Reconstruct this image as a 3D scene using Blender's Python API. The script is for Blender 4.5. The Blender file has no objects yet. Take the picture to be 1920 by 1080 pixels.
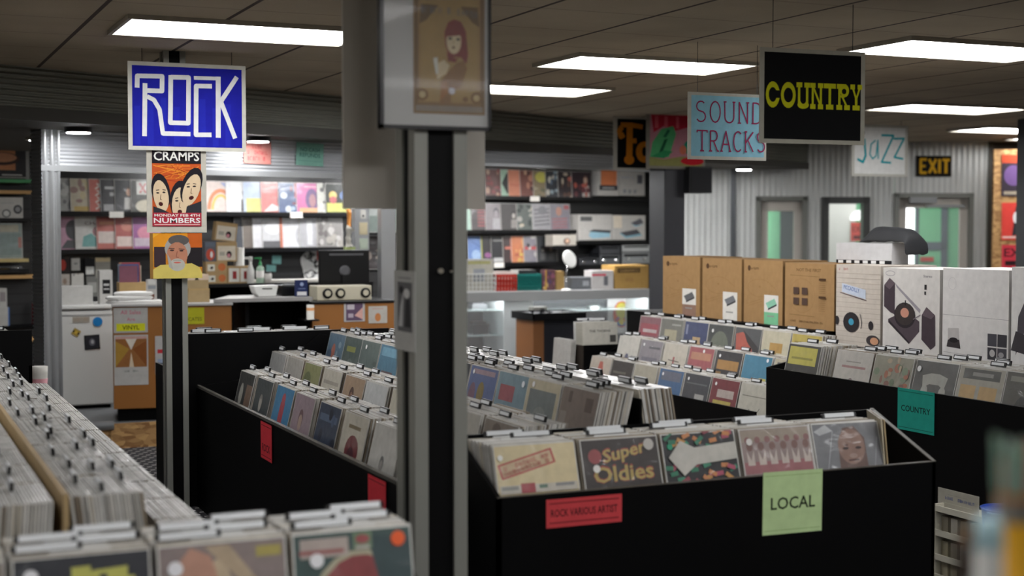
import bpy, math, random
from mathutils import Vector, Matrix, Euler
R = math.radians
random.seed(11)
C = bpy.context.scene.collection
sc = bpy.context.scene
# ------------------------------------------------------------------ camera, world, exposure
F_PX = 2700.0; YAW = R(24.1); PITCH = math.atan(115/2700.0); EYE = 1.65
cam = bpy.data.cameras.new('camera'); camo = bpy.data.objects.new('camera', cam); C.objects.link(camo)
cam.sensor_width = 36; cam.lens = F_PX/1920*36; cam.clip_start = 0.05; cam.clip_end = 100
camo.location = (0, 0, EYE); camo.rotation_euler = (R(90)-PITCH, 0, -YAW)
cam.dof.use_dof = True; cam.dof.focus_distance = 7.4; cam.dof.aperture_fstop = 1.8
sc.camera = camo
w = bpy.data.worlds.new('world'); sc.world = w; w.use_nodes = True
w.node_tree.nodes['Background'].inputs[0].default_value = (0.5, 0.52, 0.55, 1)
w.node_tree.nodes['Background'].inputs[1].default_value = 0.02
sc.view_settings.view_transform = 'Standard'; sc.view_settings.look = 'None'
sc.view_settings.gamma = 1; sc.view_settings.use_curve_mapping = False
sc.view_settings.exposure = 0.0
LAMP = 19.0          # radiance of the ceiling troffers
# ------------------------------------------------------------------ measuring helpers
_f = Vector((math.sin(YAW)*math.cos(PITCH), math.cos(YAW)*math.cos(PITCH), -math.sin(PITCH)))
_r = Vector((math.cos(YAW), -math.sin(YAW), 0)); _u = _r.cross(_f)
O = Vector((0, 0, EYE))
def ray(px, py): return _f + _r*((px-960)/F_PX) - _u*((py-540)/F_PX)
def at(px, py, X=None, Y=None, Z=None):
    d = ray(px, py)
    t = X/d.x if X is not None else Y/d.y if Y is not None else (Z-EYE)/d.z
    return O + d*t
class Plane:            # a vertical plane through (x, y), running at angle a to the X axis
    def __init__(s, x, y, a):
        s.o = Vector((x, y, 0)); s.a = R(a); s.t = Vector((math.cos(s.a), math.sin(s.a), 0)); s.n = Vector((math.sin(s.a), -math.cos(s.a), 0))
    def hit(s, px, py, off=0.0):
        d = ray(px, py); o = s.o + s.n*off
        return O + d*((o-O).dot(s.n)/d.dot(s.n))
    def at_s(s, d, off=0.0, z=0.0): 
        v = s.o + s.t*d + s.n*off; v.z = z; return v
    def s_of(s, p): return (p-s.o).dot(s.t)
# ------------------------------------------------------------------ colour and materials
def lin(c): return c/12.92 if c <= 0.04045 else ((c+0.055)/1.055)**2.4
_hc = {}
def hx(h, g=1.0):
    k = (h, g)
    if k not in _hc:
        _hc[k] = tuple(min(0.86, lin(int(h[i:i+2], 16)/255)*g) for i in (0, 2, 4)) + (1,)
    return _hc[k]
MATS = {}
def mat(name, col='808080', rough=0.5, metal=0.0, g=1.0, noise=0.0, nscale=8.0, bump=0.0, bscale=60.0, coat=0.0, spec=0.5, emit=0.0, alpha=1.0, trans=0.0):
    if name in MATS: return MATS[name]
    m = bpy.data.materials.new(name); m.use_nodes = True; nt = m.node_tree; b = nt.nodes['Principled BSDF']
    c = hx(col, g); b.inputs['Base Color'].default_value = c
    b.inputs['Roughness'].default_value = rough; b.inputs['Metallic'].default_value = metal
    b.inputs['Specular IOR Level'].default_value = spec; b.inputs['Coat Weight'].default_value = coat; b.inputs['Coat Roughness'].default_value = 0.12
    b.inputs['Transmission Weight'].default_value = trans
    b.inputs['Alpha'].default_value = alpha
    if emit: b.inputs['Emission Color'].default_value = c; b.inputs['Emission Strength'].default_value = emit
    if noise or bump:
        tc = nt.nodes.new('ShaderNodeTexCoord'); nz = nt.nodes.new('ShaderNodeTexNoise'); nz.inputs['Scale'].default_value = nscale; nz.inputs['Detail'].default_value = 4
        nt.links.new(tc.outputs['Object'], nz.inputs['Vector'])
        if noise:
            mr = nt.nodes.new('ShaderNodeMapRange'); mr.inputs['To Min'].default_value = 1-noise; mr.inputs['To Max'].default_value = 1+noise
            nt.links.new(nz.outputs['Fac'], mr.inputs['Value'])
            mx = nt.nodes.new('ShaderNodeVectorMath'); mx.operation = 'SCALE'; mx.inputs[0].default_value = c[:3]
            nt.links.new(mr.outputs[0], mx.inputs['Scale']); nt.links.new(mx.outputs[0], b.inputs['Base Color'])
        if bump:
            n2 = nt.nodes.new('ShaderNodeTexNoise'); n2.inputs['Scale'].default_value = bscale; nt.links.new(tc.outputs['Object'], n2.inputs['Vector'])
            bp = nt.nodes.new('ShaderNodeBump'); bp.inputs['Strength'].default_value = bump; bp.inputs['Distance'].default_value = 0.01
            nt.links.new(n2.outputs['Fac'], bp.inputs['Height']); nt.links.new(bp.outputs[0], b.inputs['Normal'])
    MATS[name] = m; return m
def attr_mat(name, rough, coat, bag=0.0, spec=0.5):
    m = bpy.data.materials.new(name); m.use_nodes = True; nt = m.node_tree; b = nt.nodes['Principled BSDF']; N = nt.nodes.new; L = nt.links.new
    a = N('ShaderNodeAttribute'); a.attribute_name = 'Col'; tc = N('ShaderNodeTexCoord')
    nz = N('ShaderNodeTexNoise'); nz.inputs['Scale'].default_value = 22; nz.inputs['Detail'].default_value = 5; L(tc.outputs['Object'], nz.inputs['Vector'])
    mr = N('ShaderNodeMapRange'); mr.inputs['From Min'].default_value = 0.25; mr.inputs['From Max'].default_value = 0.75; mr.inputs['To Min'].default_value = 0.84*(1 - 0.10 - 0.08*bag); mr.inputs['To Max'].default_value = 0.84*(1 + 0.06 + 0.10*bag)
    L(nz.outputs['Fac'], mr.inputs['Value'])
    mx = N('ShaderNodeVectorMath'); mx.operation = 'SCALE'; L(a.outputs['Color'], mx.inputs[0]); L(mr.outputs[0], mx.inputs['Scale'])
    hs = N('ShaderNodeHueSaturation'); hs.inputs['Saturation'].default_value = 1.0 - 0.2*bag; L(mx.outputs[0], hs.inputs['Color']); L(hs.outputs[0], b.inputs['Base Color'])
    b.inputs['Roughness'].default_value = rough; b.inputs['Coat Weight'].default_value = coat; b.inputs['Coat Roughness'].default_value = 0.18
    b.inputs['Specular IOR Level'].default_value = spec
    if bag:      # loose clear bag: a wrinkled glossy coat
        n2 = N('ShaderNodeTexNoise'); n2.inputs['Scale'].default_value = 9; n2.inputs['Detail'].default_value = 3; n2.inputs['Distortion'].default_value = 1.2; L(tc.outputs['Object'], n2.inputs['Vector'])
        bp = N('ShaderNodeBump'); bp.inputs['Strength'].default_value = 0.5; bp.inputs['Distance'].default_value = 0.02; L(n2.outputs['Fac'], bp.inputs['Height']); L(bp.outputs[0], b.inputs['Coat Normal'])
    MATS[name] = m; return m
PRINT = attr_mat('printed_sleeve', 0.5, 0.7, 0.6); PAPER = attr_mat('printed_paper', 0.8, 0.0, 0.0, 0.2)
# ------------------------------------------------------------------ mesh builder
_txt = {}
def text_geo(s):
    if s not in _txt:
        cu = bpy.data.curves.new('t', 'FONT'); cu.body = s; cu.size = 1; cu.resolution_u = 2; cu.offset = 0.014
        o = bpy.data.objects.new('t', cu); me = o.to_mesh()
        v = [(p.co.x, p.co.y) for p in me.vertices]; fs = [tuple(p.vertices) for p in me.polygons]
        o.to_mesh_clear(); bpy.data.objects.remove(o); bpy.data.curves.remove(cu)
        _txt[s] = (v, fs)
    return _txt[s]
def arc(cx, cy, rx, ry, a0=0, a1=360, n=14):
    return [(cx+rx*math.cos(R(a0+(a1-a0)*i/n)), cy+ry*math.sin(R(a0+(a1-a0)*i/n))) for i in range(n+1)]
def scr(x0, x1, y, h, col, n=8, seed=1, slope=0.0):      # a line of print too blurred to read in the photograph
    q = random.Random(seed); out = []; p = (x1-x0)/n
    for i in range(n):
        if q.random() < .12: continue
        x = x0+p*i; yy = y+slope*(x-x0); w_ = p*.16
        out.append(('r', x+p*.1, yy, x+p*.1+w_, yy+h, col))
        if q.random() < .75: out.append(('r', x+p*.62, yy, x+p*.62+w_, yy+h, col))
        for k in (0, .42, .84):
            if q.random() < .55: out.append(('r', x+p*.1, yy+h*k, x+p*.75, yy+h*k+h*.16, col))
    return out
class M:
    def __init__(s): s.v = []; s.f = []; s.c = []; s.m = []; s.sm = []
    def face(s, pts, col=None, mi=0, smooth=False):
        n = len(s.v); s.v += [tuple(p) for p in pts]; s.f.append(tuple(range(n, n+len(pts)))); s.c.append(col); s.m.append(mi); s.sm.append(smooth)
    def box(s, a, b, col=None, mi=0, T=None):
        (x0, y0, z0), (x1, y1, z1) = a, b
        P = [Vector(p) for p in ((x0,y0,z0),(x1,y0,z0),(x1,y1,z0),(x0,y1,z0),(x0,y0,z1),(x1,y0,z1),(x1,y1,z1),(x0,y1,z1))]
        if T is not None: P = [T @ p for p in P]
        n = len(s.v); s.v += [tuple(p) for p in P]
        for q in ((0,3,2,1),(4,5,6,7),(0,1,5,4),(1,2,6,5),(2,3,7,6),(3,0,4,7)):
            s.f.append(tuple(n+i for i in q)); s.c.append(col); s.m.append(mi); s.sm.append(False)
        return s
    def prism(s, prof, ax, a, b, col=None, mi=0):      # prof: 2D polygon in the two other axes, extruded along ax from a to b
        def mk(p, t): return {'x': (t, p[0], p[1]), 'y': (p[0], t, p[1]), 'z': (p[0], p[1], t)}[ax]
        n = len(s.v); k = len(prof); s.v += [mk(p, a) for p in prof] + [mk(p, b) for p in prof]
        fs = [tuple(n+i for i in range(k))[::-1], tuple(n+k+i for i in range(k))] + [(n+i, n+(i+1)%k, n+k+(i+1)%k, n+k+i) for i in range(k)]
        for q in fs: s.f.append(q); s.c.append(col); s.m.append(mi); s.sm.append(False)
        return s
    def tube(s, pts, r, n=8, col=None, mi=0, cap=True):
        pts = [Vector(p) for p in pts]; rs = r if isinstance(r, (list, tuple)) else [r]*len(pts); rings = []
        for i, p in enumerate(pts):
            d = (pts[min(i+1, len(pts)-1)] - pts[max(i-1, 0)]).normalized()
            a = d.cross(Vector((0, 0, 1))); a = a.normalized() if a.length > 1e-4 else Vector((1, 0, 0)); b = d.cross(a)
            k = len(s.v); s.v += [tuple(p + (a*math.cos(t*2*math.pi/n) + b*math.sin(t*2*math.pi/n))*rs[i]) for t in range(n)]; rings.append(k)
        for i in range(len(rings)-1):
            for t in range(n):
                s.f.append((rings[i]+t, rings[i]+(t+1)%n, rings[i+1]+(t+1)%n, rings[i+1]+t)); s.c.append(col); s.m.append(mi); s.sm.append(True)
        if cap:
            for k in (rings[0], rings[-1]): s.f.append(tuple(k+t for t in range(n))); s.c.append(col); s.m.append(mi); s.sm.append(False)
        return s
    def lathe(s, prof, n=20, col=None, mi=0, c=(0, 0, 0), sx=1, sy=1):
        rings = []
        for r, z in prof:
            k = len(s.v); s.v += [(c[0]+sx*r*math.cos(2*math.pi*t/n), c[1]+sy*r*math.sin(2*math.pi*t/n), c[2]+z) for t in range(n)]; rings.append(k)
        for i in range(len(rings)-1):
            for t in range(n):
                s.f.append((rings[i]+t, rings[i]+(t+1)%n, rings[i+1]+(t+1)%n, rings[i+1]+t)); s.c.append(col); s.m.append(mi); s.sm.append(True)
        for k in (rings[0], rings[-1]): s.f.append(tuple(k+t for t in range(n))); s.c.append(col); s.m.append(mi); s.sm.append(False)
        return s
    # printed picture on a flat face: shapes in unit coordinates, each a hair above the last
    def art(s, shapes, o, ux, uz, wd, ht, nrm, mi=0, g=1.0, gap=0.00007):
        o, ux, uz, nrm = Vector(o), Vector(ux), Vector(uz), Vector(nrm); k = 1
        def P(x, y): return o + ux*(min(1, max(0, x))*wd) + uz*(min(1, max(0, y))*ht) + nrm*(gap*k)
        for sh in shapes:
            t = sh[0]; col = hx(sh[-1], g)
            if t == 'r': x0, y0, x1, y1 = sh[1:5]; s.face([P(x0,y0), P(x1,y0), P(x1,y1), P(x0,y1)], col, mi)
            elif t == 'c': s.face([P(*q) for q in arc(sh[1], sh[2], sh[3], sh[4], n=18)[:-1]], col, mi)
            elif t == 'p': s.face([P(*q) for q in sh[1]], col, mi)
            elif t == 'l':
                pl, wdt = sh[1], sh[2]/2; asp = wd/ht
                for i in range(len(pl)-1):
                    (x0, y0), (x1, y1) = pl[i], pl[i+1]; dx, dy = (x1-x0)*asp, (y1-y0); L = math.hypot(dx, dy) or 1
                    nx, ny = -dy/L*wdt/asp, dx/L*wdt
                    k += 0.12; s.face([P(x0+nx,y0+ny), P(x0-nx,y0-ny), P(x1-nx,y1-ny), P(x1+nx,y1+ny)], col, mi)
                    k += 0.12
                    if 0 < i: s.face([P(*q) for q in arc(x0, y0, wdt/asp, wdt, n=8)[:-1]], col, mi)
            elif t == 't':
                x, y, h, wt = sh[2:6]; v, fs = text_geo(sh[1])
                if not v: continue
                mx, mn = max(p[0] for p in v), min(p[0] for p in v); sxx = wt/(mx-mn); ang = sh[6] if len(sh) > 7 else 0
                q = [P(x+(a-mn)*sxx, y+b*h/0.7+ang*(a-mn)*sxx) for a, b in v]; n = len(s.v); s.v += [tuple(p) for p in q]
                for ff in fs: s.f.append(tuple(n+i for i in ff)); s.c.append(col); s.m.append(mi); s.sm.append(False)
            k += 1
        return s
    def build(s, name, mats, parent=None, bevel=0, seg=2):
        me = bpy.data.meshes.new(name); me.from_pydata(s.v, [], s.f)
        for m_ in (mats if isinstance(mats, (list, tuple)) else [mats]): me.materials.append(m_)
        me.polygons.foreach_set('material_index', s.m); me.polygons.foreach_set('use_smooth', s.sm)
        if any(c is not None for c in s.c):
            ca = me.color_attributes.new('Col', 'FLOAT_COLOR', 'CORNER'); buf = []
            for f, c in zip(s.f, s.c): buf += list(c or (0.5, 0.5, 0.5, 1))*len(f)
            ca.data.foreach_set('color', buf)
        me.update(); o = bpy.data.objects.new(name, me); C.objects.link(o)
        if parent: o.parent = parent
        if bevel:
            bv = o.modifiers.new('bevel', 'BEVEL'); bv.width = bevel; bv.segments = seg; bv.limit_method = 'ANGLE'; bv.angle_limit = R(50)
        return o
def tag(o, label=None, cat=None, group=None, kind=None):
    if label: o['label'] = label
    if cat: o['category'] = cat
    if group: o['group'] = group
    if kind: o['kind'] = kind
    return o
def thing(name, label, cat, loc=(0, 0, 0), rz=0.0, group=None):
    o = bpy.data.objects.new(name, None); C.objects.link(o); o.location = loc; o.rotation_euler = (0, 0, rz); o.empty_display_size = 0.1
    return tag(o, label, cat, group)
def struct(o, label=None): o['kind'] = 'structure'; return tag(o, label)
def dup(root):
    r = root.copy(); C.objects.link(r)
    for ch in root.children:
        c = ch.copy(); C.objects.link(c); c.parent = r
        for g in ch.children: d = g.copy(); C.objects.link(d); d.parent = c
    return r
def place(o, loc, rz=0.0, tilt=0.0, roll=0.0): o.location = loc; o.rotation_euler = (-tilt, roll, rz); return o
FX = -R(90)     # turns a front (-Y) to face -X
# common materials
BLACK = mat('black_paint', '050506', 0.55, noise=0.25, nscale=5, spec=0.10); BLACKP = mat('black_plastic', '0e0e10', 0.35, spec=0.3)
STEEL = mat('grey_painted_steel', '8a8a84', 0.45, 0.35, noise=0.12, nscale=4); GALV = mat('galvanised_metal', 'b4b7ba', 0.36, 0.75, noise=0.1, nscale=3)
WHITEP = mat('white_plastic', 'd9d9d6', 0.35); CHROME = mat('chrome', 'd8d8d8', 0.12, 1.0)
WOOD = mat('light_pine', 'c69c63', 0.6, noise=0.15, nscale=6); ORANGE = mat('orange_laminate', '9a6530', 0.4, noise=0.08, nscale=3)
CARD = mat('cardboard', 'ab875a', 0.8, noise=0.06, nscale=9); WHITEB = mat('white_card', 'cfccc8', 0.55)
GLASS = mat('clear_glass', 'ffffff', 0.02, alpha=0.12, spec=0.6); GREY = mat('grey_paint', '8d8f90', 0.5); DARK = mat('dark_metal', '26272b', 0.4, 0.3)
RIM = mat('tab_frame_black', '101012', 0.3); INS = mat('tab_insert_white', 'd0d2d4', 0.6)
# ------------------------------------------------------------------ room shell
CEIL = 2.65
def ceiling_mat():
    m = bpy.data.materials.new('acoustic_tiles'); m.use_nodes = True; nt = m.node_tree; b = nt.nodes['Principled BSDF']; N = nt.nodes.new; L = nt.links.new
    tc = N('ShaderNodeTexCoord'); sp = N('ShaderNodeSeparateXYZ'); L(tc.outputs['Object'], sp.inputs[0])
    def lines(axis, pitch, width, off):
        a = N('ShaderNodeMath'); a.operation = 'ADD'; a.inputs[1].default_value = off; L(sp.outputs[axis], a.inputs[0])
        d = N('ShaderNodeMath'); d.operation = 'DIVIDE'; d.inputs[1].default_value = pitch; L(a.outputs[0], d.inputs[0])
        f = N('ShaderNodeMath'); f.operation = 'FRACT'; L(d.outputs[0], f.inputs[0])
        l = N('ShaderNodeMath'); l.operation = 'LESS_THAN'; l.inputs[1].default_value = width/pitch; L(f.outputs[0], l.inputs[0]); return l
    lx = lines('X', 0.61, 0.022, 0.235); ly = lines('Y', 0.61, 0.012, 0.1)
    nz = N('ShaderNodeTexNoise'); nz.inputs['Scale'].default_value = 1.1; nz.inputs['Detail'].default_value = 6; L(tc.outputs['Object'], nz.inputs['Vector'])
    cr = N('ShaderNodeValToRGB'); cr.color_ramp.elements[0].position = 0.3; cr.color_ramp.elements[0].color = (0.34, 0.28, 0.20, 1); cr.color_ramp.elements[1].position = 0.7; cr.color_ramp.elements[1].color = (0.46, 0.385, 0.28, 1)
    L(nz.outputs['Fac'], cr.inputs['Fac'])
    m1 = N('ShaderNodeMix'); m1.data_type = 'RGBA'; L(lx.outputs[0], m1.inputs['Factor']); L(cr.outputs[0], m1.inputs['A']); m1.inputs['B'].default_value = (0.05, 0.035, 0.025, 1)
    m2 = N('ShaderNodeMix'); m2.data_type = 'RGBA'; h = N('ShaderNodeMath'); h.operation = 'MULTIPLY'; h.inputs[1].default_value = 0.45; L(ly.outputs[0], h.inputs[0])
    L(h.outputs[0], m2.inputs['Factor']); L(m1.outputs['Result'], m2.inputs['A']); m2.inputs['B'].default_value = (0.07, 0.05, 0.035, 1)
    L(m2.outputs['Result'], b.inputs['Base Color']); b.inputs['Roughness'].default_value = 0.9
    n3 = N('ShaderNodeTexNoise'); n3.inputs['Scale'].default_value = 90; L(tc.outputs['Object'], n3.inputs['Vector'])
    bp = N('ShaderNodeBump'); bp.inputs['Strength'].default_value = 0.25; bp.inputs['Distance'].default_value = 0.01; L(n3.outputs['Fac'], bp.inputs['Height']); L(bp.outputs[0], b.inputs['Normal'])
    return m
def carpet_mat():
    m = bpy.data.materials.new('dashed_carpet'); m.use_nodes = True; nt = m.node_tree; b = nt.nodes['Principled BSDF']; N = nt.nodes.new; L = nt.links.new
    tc = N('ShaderNodeTexCoord'); mp = N('ShaderNodeMapping'); mp.inputs['Scale'].default_value = (1, 1, 1); L(tc.outputs['Object'], mp.inputs[0])
    br = N('ShaderNodeTexBrick'); br.offset = 0.5
    for k, v in (('Scale', 1.0), ('Mortar Size', 0.026), ('Brick Width', 0.085), ('Row Height', 0.066), ('Mortar Smooth', 0.0)): br.inputs[k].default_value = v
    br.inputs['Color1'].default_value = br.inputs['Color2'].default_value = (0.55, 0.53, 0.5, 1); br.inputs['Mortar'].default_value = (0.012, 0.011, 0.015, 1)
    L(mp.outputs[0], br.inputs['Vector']); L(br.outputs['Color'], b.inputs['Base Color']); b.inputs['Roughness'].default_value = 0.95
    return m
def osb_mat():
    m = bpy.data.materials.new('osb_board'); m.use_nodes = True; nt = m.node_tree; b = nt.nodes['Principled BSDF']; N = nt.nodes.new; L = nt.links.new
    tc = N('ShaderNodeTexCoord'); mp = N('ShaderNodeMapping'); mp.inputs['Scale'].default_value = (16, 30, 38); L(tc.outputs['Object'], mp.inputs[0])
    vo = N('ShaderNodeTexVoronoi'); vo.inputs['Scale'].default_value = 1.0; L(mp.outputs[0], vo.inputs['Vector'])
    cr = N('ShaderNodeValToRGB'); cr.color_ramp.elements[0].color = (0.24, 0.11, 0.035, 1); cr.color_ramp.elements[1].color = (0.56, 0.33, 0.13, 1)
    sp = N('ShaderNodeSeparateColor'); L(vo.outputs['Color'], sp.inputs[0]); L(sp.outputs[0], cr.inputs['Fac']); L(cr.outputs[0], b.inputs['Base Color']); b.inputs['Roughness'].default_value = 0.7
    return m
def slat_mat():
    m = bpy.data.materials.new('black_slatwall'); m.use_nodes = True; nt = m.node_tree; b = nt.nodes['Principled BSDF']; N = nt.nodes.new; L = nt.links.new
    tc = N('ShaderNodeTexCoord'); wv = N('ShaderNodeTexWave'); wv.bands_direction = 'Z'; wv.inputs['Scale'].default_value = 3.3; L(tc.outputs['Object'], wv.inputs['Vector'])
    cr = N('ShaderNodeValToRGB'); cr.color_ramp.elements[0].position = 0.02; cr.color_ramp.elements[0].color = (0.001, 0.001, 0.001, 1); cr.color_ramp.elements[1].position = 0.12; cr.color_ramp.elements[1].color = (0.012, 0.012, 0.013, 1)
    L(wv.outputs['Fac'], cr.inputs['Fac']); L(cr.outputs[0], b.inputs['Base Color']); b.inputs['Roughness'].default_value = 0.4
    return m
OSB = osb_mat(); SLAT = slat_mat()
PLASTER = mat('plaster', 'b5ada0', 0.85, noise=0.1)
struct(M().box((-2.5, -3, -0.1), (15.5, 24, 0)).build('floor', carpet_mat()))
struct(M().box((-2.5, -3, CEIL), (15.5, 18, CEIL+0.1)).build('ceiling', ceiling_mat()))
struct(M().box((-2.6, -3, 0), (-2.5, 18, CEIL)).build('wall_left', PLASTER))
struct(M().box((-2.5, -3.1, 0), (15.5, -3, CEIL)).build('wall_front', PLASTER))
struct(M().box((15.5, -3, 0), (15.6, 24, 3.2)).build('wall_right', PLASTER))
# diagonal back wall carrying the record shelves
W = Plane(2.3, 13.95, 14.5)
def slab(pl, d0, d1, z0, z1, off0, off1, m, name, parent=None):
    q = [pl.at_s(d0, off0), pl.at_s(d1, off0), pl.at_s(d1, off1), pl.at_s(d0, off1)]
    return M().prism([(p.x, p.y) for p in q], 'z', z0, z1).build(name, m, parent)
struct(slab(W, -4.5, W.s_of(W.hit(1224, 425)), 0, CEIL, 0, -0.12, SLAT, 'wall_back'))
# corrugated sheets: real ridges
def corrugated(pl, d0, d1, z0, z1, off, pitch, amp, horizontal, name, m, top=None, parent=None):
    s = M()
    if horizontal:
        n = int((z1-z0)/pitch*8); pr = [(z0+(z1-z0)*i/n, off+amp*math.sin(2*math.pi*(z1-z0)*i/n/pitch)) for i in range(n+1)]
        for (za, oa), (zb, ob) in zip(pr[:-1], pr[1:]):
            s.face([pl.at_s(d0, oa, za), pl.at_s(d1, oa, za), pl.at_s(d1, ob, zb), pl.at_s(d0, ob, zb)], None, 0, True)
    else:
        n = int((d1-d0)/pitch*8); pr = [(d0+(d1-d0)*i/n, off+amp*math.sin(2*math.pi*(d1-d0)*i/n/pitch)) for i in range(n+1)]
        for (da, oa), (db, ob) in zip(pr[:-1], pr[1:]):
            s.face([pl.at_s(da, oa, z0), pl.at_s(db, ob, z0), pl.at_s(db, ob, z1), pl.at_s(da, oa, z1)], None, 0, True)
    o = s.build(name, m, parent)
    # weld the shared edges so smooth shading runs across the ridges
    import bmesh
    bm = bmesh.new(); bm.from_mesh(o.data); bmesh.ops.remove_doubles(bm, verts=bm.verts, dist=1e-5); bm.to_mesh(o.data); bm.free()
    return o
SOF = Plane(0.745, 9.41, 26.0); SB = 2.32
SOFM = mat('soffit_corrugated_metal', '86877f', 0.42, 0.45, noise=0.15, nscale=3)
struct(corrugated(SOF, -3, 10.3, SB+0.06, CEIL, 0, 0.034, 0.008, True, 'trim_1', SOFM), 'corrugated metal fascia of the dropped soffit')
struct(slab(SOF, -3, 10.3, SB-0.005, SB+0.075, 0.012, -0.02, mat('soffit_edge_dark', '3a3833', 0.5, 0.3), 'trim_2'), 'dark edge band under the soffit fascia')
struct(slab(SOF, -3, 10.3, SB, SB+0.05, -0.02, -3.6, mat('soffit_underside', '4a463f', 0.8), 'ceiling_soffit'), 'flat underside of the dropped soffit')
HED = Plane(1.02, 10.38, 17.0)
hm = mat('header_corrugated_metal', 'bfc2c6', 0.38, 0.4, noise=0.08, nscale=3)
HM = HED.s_of(HED.hit(790, 330))
struct(corrugated(HED, 0.09, HM, 2.07, SB, 0, 0.0265, 0.0055, True, 'trim_3', hm), 'light corrugated metal header over the counter')
struct(slab(HED, 0.08, HM, 2.035, 2.075, 0.012, -0.03, GALV, 'trim_4'), 'flat metal strip along the bottom of the header')
struct(corrugated(HED, HM, 6.35, 2.20, SB, 0, 0.0265, 0.0055, True, 'trim_13', hm), 'shorter corrugated metal header over the glass showcase')
struct(slab(HED, HM, 6.35, 2.18, 2.205, 0.012, -0.03, GALV, 'trim_14'), 'flat metal strip along the bottom of the shorter header')
# corrugated corner column by the fridge
def column(pl, d0, d1, z0, z1, depth, name, lab):
    t = thing(name, lab, 'column', pl.at_s((d0+d1)/2, 0, z0)); t['kind'] = 'structure'
    s = M(); n = 22; pts = []
    for i in range(n+1):
        u = i/n; pts.append((d0+(d1-d0)*u, 0.012*abs(math.sin(u*math.pi*2.5))))
    for (a, oa), (b, ob) in zip(pts[:-1], pts[1:]):
        s.face([pl.at_s(a, oa, z0), pl.at_s(b, ob, z0), pl.at_s(b, ob, z1), pl.at_s(a, oa, z1)], None, 0, True)
    for dd in (d0, d1): s.face([pl.at_s(dd, 0, z0), pl.at_s(dd, -depth, z0), pl.at_s(dd, -depth, z1), pl.at_s(dd, 0, z1)])
    for z in (z0, z1): s.face([pl.at_s(d0, 0, z), pl.at_s(d1, 0, z), pl.at_s(d1, -depth, z), pl.at_s(d0, -depth, z)])
    o = s.build(name, GALV); C.objects.unlink(o); bpy.data.objects.remove(t); C.objects.link(o); return struct(o, lab)
column(HED, 0.085, 0.215, 0.0, 2.32, 0.10, 'trim_5', 'corrugated metal corner column beside the white fridge')
# right rear wall of vertical corrugated sheet with doors (faces the camera)
RW = Plane(0, 0, -24.1+2); RW.o = O + _f*17.0 + _r*3.5; RW.o.z = 0
def rs(px, py=425): return RW.s_of(RW.hit(px, py))
def rz(px, py): return RW.hit(px, py).z
RWM = mat('wall_corrugated_metal', 'c4c6c4', 0.45, 0.15, noise=0.18, nscale=2.0)
d1a, d1b, dtop = rs(1417), rs(1513), rz(1460, 368)
wa, wb, wt = rs(1545), rs(1625), rz(1585, 374)
d3a, d3b, d3t = rs(1676), rs(1824), rz(1750, 362)
e0, e1 = rs(1232), rs(1850)
k = 0
for a, b, z0, z1 in ((e0, d1a, 0, CEIL), (d1a, d1b, dtop, CEIL), (d1b, wa, 0, CEIL), (wa, wb, wt, CEIL), (wa, wb, 0, 0.95), (wb, d3a, 0, CEIL), (d3a, d3b, d3t, CEIL), (d3b, e1, 0, CEIL)):
    k += 1; struct(corrugated(RW, a, b, z0, z1, 0, 0.067, 0.0045, False, 'wall_rear_right' + ('' if k == 1 else '.%03d' % k), RWM))
struct(slab(RW, rs(1374)-0.03, rs(1374)+0.03, 0, SB, 0.03, 0, mat('joint_strip', '63666a', 0.4, 0.5), 'trim_6'), 'vertical joint strip in the corrugated wall')
FR = mat('door_frame_grey', '777873', 0.5, 0.2); FRL = mat('door_rail_pale', 'b4aea6', 0.5); CLG = mat('door_glass', 'e6f2ee', 0.03, alpha=0.10)
def door(name, a, b, top, lab, frame, inner, bars=True):
    t = thing(name, lab, None, RW.at_s((a+b)/2)); t.rotation_euler.z = RW.a; t['kind'] = 'structure'; w2 = (b-a)/2
    f = 0.055
    M().box((-w2, -0.03, 0), (-w2+f, 0.10, top)).box((w2-f, -0.03, 0), (w2, 0.10, top)).box((-w2, -0.03, top-f), (w2, 0.10, top)).build('door_frame', frame, t)
    s = M(); i = f; e = 0.095
    s.box((-w2+i, 0.02, 0.01), (-w2+i+e, 0.06, top-i)).box((w2-i-e, 0.02, 0.01), (w2-i, 0.06, top-i)).box((-w2+i, 0.02, top-i-0.12), (w2-i, 0.06, top-i)).box((-w2+i, 0.02, 0.01), (w2-i, 0.06, 0.25))
    s.build('door_leaf', inner, t)
    M().box((-w2+i+e, 0.035, 0.25), (w2-i-e, 0.042, top-i-0.12)).build('door_glass', CLG, t)
    return t
D1 = door('door_1', d1a, d1b, dtop, 'glazed door in the corrugated wall nearest the soffit', FR, FRL)
D3 = door('door_2', d3a, d3b, d3t, 'glazed exit door with a closer under the EXIT sign', FR, FRL)
M().box((-0.30, -0.06, d3t-0.12), (0.02, -0.005, d3t-0.05)).build('door_closer', GREY, D3); M().box((-0.1, -0.05, d3t-0.17), (0.36, -0.03, d3t-0.14)).build('closer_arm', GREY, D3)
M().tube([(0.22, -0.02, 0.85), (0.22, -0.02, 1.25)], 0.014).build('door_handle', CHROME, D1)
wn = thing('window_1', 'dark framed window opening between the two doors', None, RW.at_s((wa+wb)/2)); wn['kind'] = 'structure'; wn.rotation_euler.z = RW.a
w2 = (wb-wa)/2
M().box((-w2-.03, -0.04, 0.93), (-w2+0.05, 0.1, wt+.03)).box((w2-0.05, -0.04, 0.93), (w2+.03, 0.1, wt+.03)).box((-w2, -0.04, wt-0.05), (w2, 0.1, wt+.03)).box((-w2, -0.04, 0.93), (w2, 0.1, 0.98)).build('window_frame', mat('window_frame_dark', '3c3d3c', 0.5), wn)
M().box((-w2+.05, 0.04, 0.98), (w2-.05, 0.046, wt-0.05)).build('window_pane', CLG, wn)
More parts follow.
